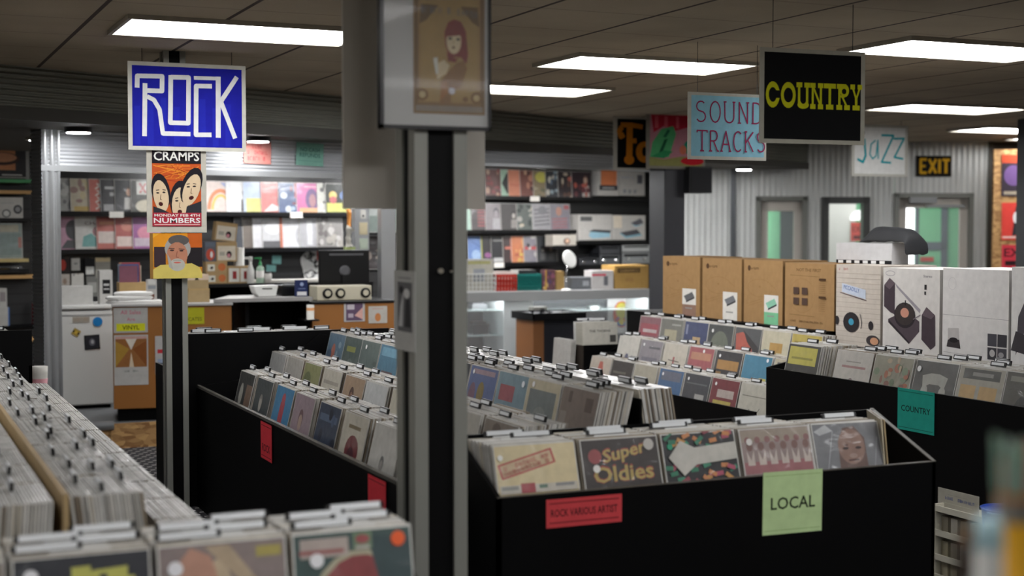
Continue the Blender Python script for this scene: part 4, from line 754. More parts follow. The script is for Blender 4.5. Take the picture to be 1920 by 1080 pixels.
for i in range(13):
    y = 4.05 + .331*i - (0 if i < 13 else 0); j = qn.uniform(-.003, .003)
    # right-facing upper row
    xq = .706
    od = ('first', 'second', 'third', 'fourth', 'fifth', 'sixth', 'seventh', 'eighth', 'ninth', 'tenth', 'eleventh', 'twelfth', 'thirteenth', 'fourteenth')[i]
    packed(20, (xq, y+j, .630), (-.0088, 0, 0), R(90), R(7), .003, 'pale sleeve at the near end of the left gondola, upper right row', 'sleeves at the near end of the left bin', 12 if i == 0 else 0, 0, qn,
           [(k*6+qn.randint(0, 4), qn.uniform(-.1, .1), '%s divider card in the %s stack, right row of the left gondola' % (ORD[k], od), 'divider cards, right row of the left gondola', .10) for k in range(3)])
    packed(19, (.225, y-.02+j, .622), (.0088, 0, 0), R(-90), R(4), .003, 'pale sleeve at the near end of the left gondola, left row', 'sleeves at the near end of the left row', 7 if i == 0 else 0, 0, qn,
           [(k*8+qn.randint(0, 5), qn.uniform(-.1, .1), '%s divider card in the %s stack, left row of the left gondola' % (ORD[k], od), 'divider cards, left row of the left gondola', .10) for k in range(2 if i < 8 else 0)])
    packed(13, (.950, y+j, .492), (-.010, 0, 0), R(90), R(12), .003, 'pale sleeve in the low step of the left gondola, nearest stack', 'sleeves in the low step of the left gondola', 5 if i == 0 else 0, 0, qn)
# ---- right gondola: three tiers, then the raised COUNTRY unit
HX, HY0, HY1 = 4.75, 7.12, 9.95
J1, J2, J3 = .395, .535, .675
prof = [(HX, 0), (5.95, 0), (5.95, .90), (5.5, .80), (5.42, .74), (5.22, .64), (5.0, .5), (HX, .42)]
rack('record_gondola', 'black stepped record bin holding soundtrack and jazz records below the cardboard boxes', 'record bin', [
    ('front_panel', BLACK, [((HX, HY0, 0), (HX+.015, HY1, .56))]), ('end_panel', BLACK, [('prism', prof, 'y', HY1, HY1+.016)]), ('tier_board', BLACK, [((HX+.015, HY0, J1-.02), (5.02, HY1, J1-.004))]), ('tier_board', BLACK, [((5.02, HY0, J2-.02), (5.22, HY1, J2-.004))]),
    ('tier_board', BLACK, [((5.22, HY0, J3-.02), (5.44, HY1, J3-.004))]), ('top_shelf', BLACK, [((5.44, 7.40, .975), (5.95, HY1, .995))]), ('shelf_back', BLACK, [((5.44, 7.40, .66), (5.455, HY1, .975))]), ('back_panel', BLACK, [((5.935, 7.40, 0), (5.95, HY1, .975))])])
st = (.17, .88, .011, 'd8d8d8')
r1 = [(cv('c4bfb0', ('l', [(.2, .3), (.4, .5), (.6, .35), (.75, .55)], .02, '7c7a70'), ttl(.75, .02, '8c887c')), 'record with a white cover and ink sketch'), (cv('7a2c34', ttl(.62, .16, 'b8a8a0', .25, .85), ttl(.36, .2, 'b4a23c', .15, .8)), 'record with a maroon cover and yellow band', [st]), (cv('484a50', ttl(.45, .14, 'a8a6a2', .5, .85), ttl(.78, .03, '6a6c70')), 'record with a charcoal cover and white tag', [st]),
      (cv('3a6490', ttl(.75, .2, '6c7080'), ('c', .5, .35, .38, .14, 'b8923c'), *scr(.2, .8, .3, .1, '6a4a1c', 5, 9)), 'record with gold lettering on blue', [st]), (cv('b0aa98', ('p', [(.25, .05), (.3, .5), (.5, .7), (.7, .5), (.75, .05)], '8a8270'), ('c', .5, .35, .12, .3, '5a5648')), 'record with a cream cover and dark archway'), (cv('3c3a3a', ttl(.55, .08, '8c8a80', .1, .8), ttl(.7, .05, '6a685f', .1, .7)), 'record with a black cover and pale lines'), (cv('c0b4a4', ('p', [(.2, .05), (.45, .9), (.6, .9), (.85, .05)], 'b8503c'), ('c', .5, .5, .12, .14, '8a7a5c')), 'record with a red tower on cream')]
bin_row(r1, 4.80, J1, 7.28, .335, 'in the low soundtrack tier', 'front covers, lowest soundtrack tier', n=17, gap=.009, divs=2, solo=0, seed=14)
r2 = [(cv('b8ae94', ttl(.8, .12, '5a585a'), ttl(.6, .05, 'b4a848', .1, .6), ('r', .5, .3, .8, .45, '8a8270')), 'record with a dark header on cream'), (cv('2f7d9c', ('p', [(.25, .05), (.28, .4), (.4, .55), (.52, .4), (.55, .05)], '9c6438'), ('c', .4, .25, .08, .16, 'c07a3c'), ttl(.5, .05, 'c8b848', .65, .9), ttl(.25, .04, 'b8c8cc', .65, .9)), 'record with an orange arch on teal', [(.85, .92, .012, 'dcdce0')]),
      (cv('39363a', ttl(.6, .2, 'a8782c', .1, .9), ttl(.25, .12, '9c2c30', .35, .9), ('r', .1, .2, .3, .55, '8c6a34')), 'record with orange lettering on black', [st]), (cv('a04a50', ttl(.72, .16, 'b87c5c', .1, .9), ('r', .1, .1, .85, .45, '9c8c7c'), ttl(.52, .06, 'c0a8a0', .1, .6)), 'record with a red cover and town picture', [(.6, .92, .012, 'd8d8d8')]),
      (cv('c4bcac', ('l', [(.48, .05), (.48, .7)], .07, 'a04448'), ('l', [(.25, .62), (.72, .6)], .02, '5a5650'), ('p', [(.4, .05), (.48, .35), (.58, .05)], 'a04448')), 'record with a red windmill figure on cream'), (cv('8c868c', ('r', .15, .1, .85, .6, '74707c'), ttl(.8, .05, '5c5a60', .4, .9)), 'record with a grey mauve picture', [st]), (cv('c6c2b8', ('p', [(.35, .1), (.38, .45), (.45, .6), (.55, .6), (.62, .4), (.62, .1)], '60607c'), ('c', .6, .15, .06, .06, 'a04c50')), 'record with a blue bottle on white')]
bin_row(r2, 5.035, J2, 7.28, .335, 'in the middle soundtrack tier', 'front covers, middle soundtrack tier', n=13, gap=.009, divs=2, solo=0, seed=15)
r3 = [(cv('c0aa3c', ttl(.75, .1, '9c8a2c'), ttl(.3, .3, 'c8b44c')), 'record with a plain yellow cover'), (cv('c8c0a4', ('r', .3, .55, .75, .75, 'b88c34'), *fig(.5, .05, .6, 'b8a080', '9a7a3c', 'b0a890'), ('r', .1, .3, .25, .6, '8c9a98')), 'record with an orange sign on cream'), (cv('585a5c', ('p', [(.05, .85), (.15, .35), (.85, .3), (.6, .75), (.3, .9)], 'b84a34'), ('p', [(.3, .95), (.95, .6), (.95, .4), (.5, .7)], '3c3a3c'), ('r', .55, .1, .75, .3, 'a8a49c'), ('c', .88, .4, .08, .1, 'a8963c')), 'record with a red splash on grey'),
      (cv('4c5050', ('c', .5, .5, .36, .36, '707668'), *scr(.22, .78, .45, .1, 'a8a898', 6, 10), ttl(.06, .1, '8c8a4c')), 'record with a round emblem on grey', [(.2, .85, .013, 'd8d8d8')]), (cv('3c4870', ('c', .55, .35, .26, .28, 'b48444'), ('r', .4, .5, .72, .66, 'c0a070'), ('r', .08, .7, .16, .92, '8c92b0')), 'record with a golden drum on navy'), (cv('7c7c74', ('r', .2, .08, .75, .75, 'b0a88c'), ('c', .45, .3, .1, .18, '6c5c44'), ttl(.85, .04, 'a8a8a0', .5, .9)), 'record with a cream photo on grey'), (cv('8c5a62', ttl(.55, .28, 'a0404c', .08, .9), ttl(.62, .08, 'c0b0b0', .2, .85), ('c', .6, .2, .12, .15, 'a8a0a0')), 'record with a dusty red cover')]
bin_row(r3, 5.24, J3, 7.36, .325, 'in the top soundtrack tier', 'front covers, top soundtrack tier', n=13, gap=.009, divs=2, solo=0, seed=16, tilt=R(10))
# far-left riser with white boxed sets
rb = rack('stepped_riser', 'dark wooden riser holding white boxed sets at the far end of the soundtrack bin', 'riser', [('riser_front', BLACK, [((5.08, 9.99, .0), (5.48, 10.005, .725))]), ('riser_side', mat('riser_brown', '2c241e', .5), [((5.065, 9.99, 0), (5.08, 10.45, .725))]), ('riser_shelf', BLACK, [((5.08, 10.005, .57), (5.48, 10.45, .582))]), ('riser_back', BLACK, [((5.08, 10.435, 0), (5.48, 10.45, .70))])])
for i in range(7):
    o = rec(cv('c8c4b8', ('t', 'THE THORNS', .2, .76, .06, .6, '4a4640'), ('r', .78, .5, .95, .68, '4a4844')) if i == 0 else None, ('white record with black title standing in the dark riser' if i == 0 else 'white sleeved record standing behind the black-titled one in the dark riser'), 'records in the dark riser', (5.245, 10.02+.017*i, .584), 0, R(3), edge='c6c2b4')
for i in range(2): divider((5.245, 10.15+.03*i, .586), 0, R(3), (.04, -.05)[i], '%s divider card above the dark riser' % ORD[i], 'divider cards in the dark riser', .16)
for i in range(4): rec(None, 'white sleeve leaning low on the left side of the dark riser', 'sleeves beside the dark riser', (4.99+.012*i, 10.22, .45), FX, R(4))
tag(M().box((4.90, 10.05, 0), (5.06, 10.40, .447)).build('side_plinth', BLACK), 'low dark block under the sleeves beside the riser', 'plinth')
# ---- raised COUNTRY unit
KX, KY0, KY1 = 4.78, 4.6, 7.03
JB = .668
rack('country_bin', 'black raised record bin with the teal COUNTRY card at the right', 'record bin', [
    ('front_panel', BLACK, [((KX, KY0, 0), (KX+.016, KY1, .83))]), ('end_panel', BLACK, [('prism', [(KX, 0), (5.95, 0), (5.95, .899), (5.31, .899), (5.28, .93), (KX, .83)], 'y', KY1, KY1+.018)]), ('bottom_board', BLACK, [((KX+.016, KY0, JB-.018), (5.28, KY1, JB-.004))]), ('top_shelf', BLACK, [((5.33, KY0, .90), (5.95, KY1, .92)), ((5.45, KY1+.018, .90), (5.95, 7.39, .92))]), ('shelf_back', BLACK, [((5.315, KY0, .66), (5.33, KY1, .92))]), ('back_panel', BLACK, [((5.935, KY0, 0), (5.95, 7.39, .90))])])
ctry = [(cv('5a5850', ('c', .5, .4, .25, .28, '3a3a36'), ttl(.85, .08, '8a887c'), ('r', .1, .1, .9, .2, '77756a')), 'record with a dark round emblem at the right frame edge'),
        (cv('a8a394', ttl(.8, .16, '55554f'), ttl(.85, .06, '8c8a84', .3, .75), ('r', .08, .3, .42, .7, 'c09a58'), ('r', .5, .3, .88, .7, 'c09a58'), ('r', .1, .22, .4, .3, '8c9ca8'), ttl(.06, .1, '6a6a64')), 'record with orange block lettering on cream'),
        (cv('55534f', ('p', [(.2, .75), (.25, .55), (.4, .62), (.62, .62), (.75, .55), (.8, .75), (.6, .8), (.4, .8)], 'a8a69c'), ('c', .3, .5, .08, .1, 'a8a69c'), ('c', .72, .5, .08, .1, 'a8a69c'), ttl(.12, .04, '8c6a64', .1, .8)), 'record with a pale scroll on grey', [(.1, .85, .015, 'd8d8d8')]),
        (cv('94907c', *blobs(['a8603c', '7c8a6c', 'b09a7c', '8c5c4c', '6c7a5c'], 34, 31, .03, .08)), 'record with a mottled red and green collage'),
        (cv('c4beb4', *fig(.5, .05, .55, 'b09a94', '8c7a78', '9c8484'), ttl(.7, .04, 'a87c78', .2, .85), ttl(.8, .02, '9a948c', .3, .7)), 'record with a white cover and pink lettering')]
bin_row(ctry, KX+.045, JB, 5.07, .325, 'in the COUNTRY bin', 'front covers of the COUNTRY bin', n=26, gap=.0092, divs=3, solo=4, seed=21, tilt=R(15))
bin_row([(cv('4c4a46', ('r', .06, .62, .9, .95, 'c8bc3c'), ttl(.72, .04, '9c9430', .15, .8), ('c', .25, .3, .15, .2, '8c8a84'), ('c', .7, .25, .12, .2, '6c6a64')), 'record with a yellow note on a dark cover')], KX+.045, JB, 6.83, .33, 'at COUNTRY bin far end', 'front covers of the COUNTRY bin', n=26, gap=.0092, divs=2, solo=4, seed=22, tilt=R(13))
tp = at(1717, 735, X=KX-.003); bz = at(1717, 814, X=KX-.003).z
panel('shelf_sign', 'teal card reading COUNTRY on the right-hand bin', 'sign', KX-.003, tp.y, bz+.01, .275, tp.z-bz, [('r', 0, 0, 1, 1, '1f8f80'), ('t', 'COUNTRY', .1, .46, .14, .8, '0c2a28'), ('r', .03, .06, .97, .075, '0f5a52'), ('r', .03, .92, .97, .935, '0f5a52')], rz=FX, th=.003, edge='1f8f80')
tag(STUFF.build('packed_records', PRINT), 'mass of plain sleeved records filed behind the front covers in every bin', 'records', None, 'stuff')
# ------------------------------------------------------------------ boxed turntables on the right gondola
BP = Plane(5.50, 0, -90)
def bx_(lab, x0, x1, ytop, zb, depth, shapes, edge, cat='box', name='turntable_box', group='boxed turntables on the bin', off=0.0):
    a = BP.hit(x0, ytop, off); b = BP.hit(x1, ytop, off); zt = BP.hit((x0+x1)/2, ytop, off).z; m = (a+b)/2
    return panel(name, lab, cat, m.x, m.y, zb, (b-a).length-.004, zt-zb, shapes, rz=BP.a, th=depth, edge=edge, group=group)
KB = '94744e'; ln = '8a6a44'
def ubox(lower, pic):
    return [('r', 0, 0, 1, 1, KB), ('c', .14, .87, .04, .045, '4a3420'), ('t', 'u-turn', .19, .85, .05, .2, '4a3420'), ('l', arc(.42, .56, .32, .14, 0, 360, 20), .008, ln), ('c', .42, .58, .03, .014, ln), ('l', [(.72, .62), (.84, .55)], .01, ln), ('l', [(.6, .7), (.62, .74)], .012, ln), ('l', [(.1, .26), (.5, .36)], .007, ln), ('l', [(.1, .3), (.5, .4)], .007, ln), ('l', [(.1, .44), (.1, .3)], .007, ln),
            ('r', .54, .0, .9, .46, 'c9c6c0'), ('r', .54, .0, .9, .19, lower), ('p', [(.58, .33), (.64, .25), (.86, .33), (.80, .41)], pic), ('p', [(.64, .25), (.86, .33), (.86, .30), (.64, .22)], '3c3c3e'), ('r', .62, .12, .8, .14, '8a8a86')]
bx_('cardboard turntable box with a taupe label corner, leftmost of the row', 1243, 1313, 481, .996, .36, ubox('84685a', '5c5c5e'), KB)
bx_('cardboard turntable box with an all-white label corner, second of the row', 1317, 1391, 485, .996, .36, ubox('c9c6c0', '6a6c70'), KB)
bx_('cardboard turntable box with a mint green label corner, third of the row', 1395, 1468, 488, .996, .36, ubox('6fae86', '7fb39a'), KB)
hot = [('r', 0, 0, 1, 1, KB), ('t', 'NOT THE FIRST', .24, .875, .045, .5, '5a4228'), ('l', [(.1, .81), (.72, .80)], .006, '6a5030'), ('l', arc(.36, .50, .26, .26, 0, 360, 22), .006, ln), ('l', [(.1, .2), (.62, .19)], .006, '6a5030'), *scr(.12, .8, .09, .03, '5a4228', 22, 2)]
for x in (.19, .365):
    for y in (.52, .36): hot.append(('r', x, y, x+.115, y+.105, '4a3830'))
for y in (.745, .475): hot += [('r', .71, y, .85, y+.035, '4a3420')] + [('r', .71, y-.04-.03*i, .84, y-.034-.03*i, '7a5c3a') for i in range(6)]
bx_('cardboard box printed with four dark squares, last of the brown boxes', 1472, 1565, 494, .996, .36, hot, KB)
pic = [('r', 0, 0, 1, 1, 'b9b0a6'), *[('r', 0, .05+.06*i, 1, .056+.06*i, 'a59a8e') for i in range(15)], *scr(.06, .28, .93, .03, 'a0605c', 6, 3), ('p', [(.14, .77), (.68, .70), (.68, .585), (.14, .66)], 'b4bccc'), ('t', 'PICCADILLY', .18, .70, .05, .36, -.12, '5a6c9c'), ('p', [(.1, .655), (.7, .575), (.7, .565), (.1, .645)], '5c4a52'),
       ('c', .36, .29, .185, .125, '2a2628'), ('c', .36, .295, .06, .042, '3f8eaa'), ('c', .8, .27, .055, .055, '2a2628'), ('c', .03, .3, .05, .055, '2a2628'), ('l', [(.56, .4), (.6, .3), (.58, .22)], .012, '4a4448'), ('c', .85, .09, .15, .065, '3a3436'), ('c', .88, .085, .09, .045, 'b98a6c')]
bx_('pale woodgrain turntable box with a blue-centred record, first of the white boxes', 1568, 1652, 497, .921, .42, pic, 'b9b0a6')
spk = [('r', 0, 0, 1, 1, 'c6c2be'), ('l', arc(.13, .935, .085, .03, 0, 360, 16), .008, '9a9698'), ('t', 'Stereo', .72, .905, .03, .15, '7a7478'), ('p', [(.02, .79), (.12, .88), (.22, .82), (.22, .44), (.14, .46), (.02, .53)], '40363c'), ('p', [(.02, .79), (.12, .88), (.22, .82), (.12, .74)], '5a4e54'), ('p', [(.22, .82), (.68, .52), (.66, .48), (.25, .77)], '8c868c'), ('r', .74, .76, .78, .82, '2c2a2c'), ('r', .74, .70, .77, .74, '2c2a2c'),
       ('p', [(.10, .38), (.42, .50), (.66, .38), (.66, .26), (.48, .10), (.10, .34)], '4a4046'), ('p', [(.10, .38), (.12, .33), (.48, .10), (.48, .13)], '2c262a'), ('c', .40, .44, .19, .155, '2a2428'), ('c', .40, .455, .17, .135, '37302f'), ('c', .40, .47, .075, .058, 'b98472'), ('l', [(.41, .62), (.41, .56)], .02, '1c181a'), ('p', [(.70, .46), (.78, .56), (.93, .47), (.94, .12), (.86, .06), (.70, .17)], '40363c'), ('p', [(.70, .46), (.78, .56), (.93, .47), (.86, .42)], '5a4e54'), ('l', [(.55, .40), (.68, .46)], .012, '6a6066')]
bx_('white box picturing a dark turntable with two speakers', 1656, 1763, 504, .921, .42, spk, 'c6c2be')
ph = [('r', 0, 0, 1, 1, 'c9c6c4'), ('l', [(0, .48), (1, .47)], .005, '9a9698'), ('l', arc(.15, .83, .06, .07, 0, 360, 14), .004, 'b0acac'), ('p', [(.07, .12), (.09, .2), (.27, .21), (.29, .11)], '3a3436'), ('p', [(.09, .2), (.27, .21), (.26, .34), (.09, .33)], 'aaa6a4'), ('c', .18, .2, .07, .03, '221e20'), ('r', .70, .03, .835, .16, '3a383c'), ('r', .845, .03, .98, .16, '46444a'), ('r', .70, .175, .835, .31, '46444a'), ('r', .845, .175, .98, .31, '3a383c'), ('c', .77, .1, .04, .04, 'a8a4a4'), ('c', .9, .09, .04, .03, '8c8a8c'), ('l', [(.02, .06), (.4, .05)], .006, 'a8a4a4')]
bx_('plain white turntable box with four small dark photos at its corner', 1768, 1893, 505, .921, .42, ph, 'c9c6c4')
bx_('white box cut off by the right frame edge, last of the row', 1897, 1990, 502, .921, .42, [('r', 0, 0, 1, 1, 'cbc8c6'), ('p', [(.1, .1), (.4, .5), (.4, .8), (.15, .5)], '48444a'), ('p', [(.0, .15), (.1, .35), (.4, .3), (.5, .1)], '3c383c')], 'cbc8c6')
# white box with the black cloth on top of the woodgrain box
zt = bpy.data.objects['turntable_box.004'].location.z; bb = bpy.data.objects['turntable_box.004'].data; zt += max(v.co.z for v in bb.vertices)
p0 = at(1567, 487, Z=zt+.002)
cb = Plane(5.76, 7.0, -84); a = cb.hit(1568, 475); b = cb.hit(1672, 475); m = (a+b)/2; ztop = cb.hit(1620, 456).z; wd = (b-a).length
panel('white_carton', 'low white carton with black lettering along its base, under the black cloth', 'carton', m.x, m.y, zt+.001, wd, ztop-zt, [('r', 0, .0, 1, .17, '17171a')] + [('r', .04+.15*i, .01, .13+.15*i, .15, 'c6c6c6') for i in range(6)], rz=cb.a, th=.14, edge='d2d2d4')
def cloth(name, lab, c, t, n, w, d, z, m_, seed=3):
    import bmesh
    q = random.Random(seed); NX, NY = 16, 10; s = M(); P = []
    for i in range(NX+1):
        row = []
        for j in range(NY+1):
            u, v = i/NX, j/NY; x = (u-.5)*w; y = (v-.5)*d
            ks = ((0, .004), (.10, .055), (.20, .10), (.72, .088), (.86, .045), (.90, .01), (1, -.075)); hz = 0
            for (ua, ha), (ub, hb) in zip(ks[:-1], ks[1:]):
                if ua <= u <= ub: hz = ha+(hb-ha)*(u-ua)/(ub-ua)
            if u > .88: x = (.88-.5)*w + (u-.88)*.05
            if u < .88: hz *= 1 - .96*abs(2*v-1)**4
            hz += q.uniform(-.005, .005) + .006
            row.append(Vector(c) + t*x + n*(-y) + Vector((0, 0, hz)))
        P.append(row)
    for i in range(NX):
        for j in range(NY): s.face([P[i][j], P[i+1][j], P[i+1][j+1], P[i][j+1]], None, 0, True)
    o = s.build(name, m_); bm = bmesh.new(); bm.from_mesh(o.data); bmesh.ops.remove_doubles(bm, verts=bm.verts, dist=1e-5); bm.to_mesh(o.data); bm.free()
    so_ = o.modifiers.new('thick', 'SOLIDIFY'); so_.thickness = .006; sb = o.modifiers.new('sub', 'SUBSURF'); sb.levels = 1; sb.render_levels = 1
    return tag(o, lab, 'cloth')
cc = cb.hit(1657, 455); cc.z = ztop
cloth('draped_cloth', 'crumpled black cloth bag heaped over the end of the low white carton', cc - cb.n*.10, cb.t, cb.n, .46, .20, .075, mat('black_cloth', '15161a', 0.75, noise=.2, nscale=20))
# ------------------------------------------------------------------ rear record wall
def lp_w(x, yb, off, art, lab, group, edge='cfccc6', w=SLV):
    p = W.hit(x, yb, off); o = rec(art, lab, group, (p.x, p.y, p.z), W.a, R(5), edge=edge); return o
def wall_shelf(lab, x0, x1, y, depth=.13, tags=(), m=BLACKP):
    a = W.s_of(W.hit(x0, y, depth)); b = W.s_of(W.hit(x1, y, depth)); z = W.hit((x0+x1)/2, y, depth).z
    t = thing('wall_shelf', lab, 'shelf', W.at_s((a+b)/2, 0, z), W.a); h = (b-a)/2
    M().box((-h, -depth, -.022), (h, -.002, 0)).build('shelf_board', m, t); M().box((-h, -depth-.004, -.03), (h, -depth, .012)).build('shelf_lip', m, t)
    for tx in tags:
        q = W.s_of(W.hit(tx, y, depth)) - (a+b)/2; M().box((q-.07, -depth-.008, -.045), (q+.07, -depth-.0045, .012)).build('price_strip', mat('paper_white', 'd9d6cf', 0.7), t)
    return z
def lp_row(items, y, group, lab, base=.05):
    for i, (x0, art, words) in enumerate(items):
        xc = x0 + 30 if True else 0
        o0 = base + .0082*i
        # left edge sits at x0
        a = W.s_of(W.hit(x0, y, o0)); z = W.hit(x0+20, y, o0).z; p = W.at_s(a+SLV/2, o0, ROWZ[0]+.002)
        rec(art, words + ' ' + lab, group, p, W.a, R(4))
ROWZ = [0]
def row(lab_shelf, sx0, sx1, y, items, group, lab, tags=()):
    ROWZ[0] = wall_shelf(lab_shelf, sx0, sx1, y, .15, tags); lp_row(items, y, group, lab)
OC = ['c87848', 'b84c40', '3c3c3c', 'b8a890', '6a8a8c', 'a03c3c']
row('black wall shelf under the upper records left of the slim post', 106, 330, 399, [
    (107, cv('a8a8a4', *blobs(['77777a', 'c4c4c0', '8c8c8c'], 30, 1)), 'record with a grey scribble cover'), (133, cv('c0b49c', *blobs(['a88c7c', 'c8b88c', '9c7c74'], 16, 2), ttl(.04, .14, 'c0a048')), 'record with a cream flowery cover'), (168, cv('b8503c', *[('l', [(.2, .1+.2*i), (.35, .2+.2*i), (.25, .26+.2*i)], .05, 'd8c8bc') for i in range(4)]), 'record with white scrawl on orange red'),
    (189, cv('2c2c30', ttl(.7, .08, 'b8b8b8', .15, .5), ttl(.5, .1, 'b0b0b0', .3, .6), ttl(.05, .2, 'a0a0a0')), 'record with white script on black'), (216, cv('2a2c30', *fig(.45, .1, .8, 'b88a6c', '3c2c24', 'c4c4c0'), ttl(.8, .1, '8c8a3c', .5, .8)), 'record with a man in white on black'), (246, cv('3a3a34', ('r', .2, .55, .6, .95, 'c4c4bc'), ('l', [(.3, .9), (.5, .6)], .06, 'a83c3c'), ('l', [(.5, .9), (.3, .6)], .06, 'a83c3c'), ('c', .5, .2, .35, .2, 'c0b8a0')), 'record with a red X on dark green')], 'records on the upper left wall shelf', 'on the upper left wall shelf', (218,))
row('black wall shelf under the second row of records left of the slim post', 106, 330, 469, [
    (108, cv('b8849c', ('c', .5, .6, .24, .3, '2c2c30'), ('p', [(.1, .05), (.3, .3), (.8, .3), (.95, .05)], '3a3a3e')), 'record with a dark head on pink'), (142, cv('c6c4be', ('t', 'CHAI', .3, .75, .1, .5, '5a3c3c'), ('p', [(.2, .1), (.25, .4), (.5, .5), (.7, .3), (.72, .1)], '5fa09c'), ('c', .68, .55, .15, .14, '9c6a70')), 'record with a teal shape on white'), (182, cv('b04c3c', ('r', .05, .2, .8, .55, 'd0c0b8'), ttl(.75, .1, 'c87848')), 'record with a pale band on red orange'),
    (217, cv('a8443c', ('r', .05, .1, .7, .4, 'd4bcb4'), ('c', .4, .7, .2, .15, 'c06a58')), 'record with a white corner on red'), (250, cv('94488c', ('c', .4, .5, .25, .2, 'c8708c'), ('r', .05, .1, .8, .35, 'b8a4b4')), 'record with pink cloud on purple')], 'records on the second left wall shelf', 'on the second left wall shelf')
wx = [(388, cv('c8b8b0', ('l', arc(.5, .1, .42, .6, 0, 180, 14), .12, 'c87038'), ('l', arc(.5, .1, .3, .45, 0, 180, 14), .09, 'c8a83c'), ('p', [(.5, .95), (.95, .95), (.95, .55)], '8c98c4')), 'record with an orange rainbow arch'), (425, cv('d4d4d6', *fig(.68, .05, .85, '8c8c8c', '4c4c4c', '5c5c5c')), 'record with a small grey dancer on white'), (457, cv('a8b8d4', ttl(.03, .45, 'c8c46c')), 'record half blue and half yellow'), (490, cv('c0605c', ('c', .8, .4, .2, .25, '5a4c5c'), ('p', [(.1, .05), (.4, .3), (.9, .1)], 'd4ccc8')), 'record with coral cover and grey profile'),
      (523, cv('46587c', *blobs(['8ca0b8', 'b8c0c8', '6c3c4c'], 12, 6), ('r', .6, .5, .98, .98, 'a04858')), 'record with navy sparkle and red corner'), (557, cv('a84c84', ('c', .58, .45, .24, .36, '5c4470'), ('c', .6, .42, .13, .22, '8c6068'), ttl(.85, .05, 'c88ca0', .3, .9), ttl(.03, .15, 'c08a58')), 'record with a face in a purple arch'), (596, cv('a8a8a0', *blobs(['4c4c4c', 'c4c4c0'], 14, 8)), 'record with black and white specks'), (611, cv('1e2420', ('r', .05, .05, .95, .35, 'a8a83c'), ('c', .3, .6, .15, .14, 'c0a03c'), ('c', .7, .6, .14, .14, '4c6ca4'), ('c', .3, .45, .14, .12, 'a03c3c')), 'record with bright rings on black')]
row('black wall shelf under the brightly lit upper records right of the slim post', 386, 672, 400, wx, 'records on the upper middle wall shelf', 'on the upper middle wall shelf', (555,))
wy = [(441, cv('3c4048', *bars(['6c7078', '2c3038'], 5, 2)), 'record with a slate cover'), (456, cv('6a6058', *fig(.55, .1, .7, 'b49474', '8c6c4c', '9c4c44')), 'record with a small brown figure'), (475, cv('c8c8cc', ('c', .85, .25, .12, .15, '8c8c90')), 'record with a plain white cover'), (493, cv('bcbcc0', ('r', .02, .02, .98, .24, '5c5c60'), ('c', .4, .65, .3, .2, 'd4d4d8')), 'record with a dark foot on silver'), (526, cv('c8c8cc', ('r', 0, 0, .1, 1, 'b8603c'), ('c', .75, .4, .18, .3, 'a8a8ac')), 'record with an orange spine on white'), (562, cv('9c9ca0', ('r', .3, .1, .5, .9, 'c0c0c4'), ('r', .7, .1, .85, .9, '7c7c80')), 'record with silver vertical streaks'), (595, cv('7c7876', *blobs(['949088', '5c5856', 'a8a4a0'], 24, 14)), 'record with a smoky grey cover')]
row('black wall shelf under the silver records behind the computer monitor', 432, 660, 466, wy, 'records on the silver shelf', 'on the shelf above the monitor')
# right-hand alcove
ra = [(909, cv('6c4440', *blobs(['b88c74', '8c3c3c', 'c4a48c', 'c06c84'], 14, 21)), 'record with a brown and pink crowd'), (940, cv('9cc0a8', ('p', [(.05, .5), (.3, .9), (.5, .5), (.3, .1)], '2c3030')), 'record with a black diamond on mint'), (954, cv('d07850', ttl(.4, .1, 'c86844')), 'record with a plain coral cover'), (976, cv('7c4438', *blobs(['b8785c', '4c2c2c', 'c49c7c'], 14, 22)), 'record with a rusty brown collage'), (1001, cv('8c7c5c', ('c', .4, .75, .3, .2, 'c4bc3c'), *blobs(['6c6a50', 'a89c80'], 8, 23, y1=.5)), 'record with a yellow balloon shape'),
      (1024, cv('2c3038', *blobs(['b84c34', '8ca0a8', 'c4bcac', '4c6478'], 16, 24)), 'record with a dark comic collage'), (1047, cv('30282c', *blobs(['b8543c', 'c8b8a0', '5c3c30'], 14, 25)), 'record with red and cream faces on black'), (1073, cv('34242c', *fig(.7, .05, .95, 'c8a890', '5c3c34', 'c0b8b0'), *blobs(['b8482c', '6c2c34'], 8, 26, y1=.5)), 'record with a man in a white shirt')]
row('black wall shelf under the upper records right of the nearest pillar', 905, 1212, 371, ra, 'records on the upper right wall shelf', 'on the upper right wall shelf', (1002,))
rb_ = [(866, cv('a8c8b8'), 'record with a pale mint cover'), (884, cv('4c4446', *[('r', .3, .15+.12*i, .8, .22+.12*i, '8c3c40') for i in range(6)]), 'record with stacked dark red type'), (911, cv('8c8488', *fig(.5, .05, .9, '9c9498', '54505a', 'a8a4a8')), 'record with a grey seated portrait'), (940, cv('4a4646', *fig(.6, .1, .7, 'b8b0a8', '2c2a2a', '8c8884')), 'record with a black and white figure'), (970, cv('5c6460', *blobs(['a8a49c', '38403c', 'c4b49c'], 12, 28)), 'record with a mossy grey photo'), (999, cv('9c9a9e', *[('l', [(.1, .2+.14*i), (.9, .26+.14*i)], .05, '68666c') for i in range(5)], ('c', .5, .75, .22, .16, '7c7a80')), 'record with a striped grey figure'), (1032, cv('84808a', ('c', .45, .72, .14, .17, 'b8806c'), *[('l', [(.1, .1+.11*i), (.85, .13+.11*i)], .045, 'a85058') for i in range(4)], ('r', .7, .8, .95, .95, '9c3c40')), 'record with a red striped shirt')]
row('black wall shelf under the middle records right of the nearest pillar', 862, 1082, 433, rb_, 'records on the middle right wall shelf', 'on the middle right wall shelf')
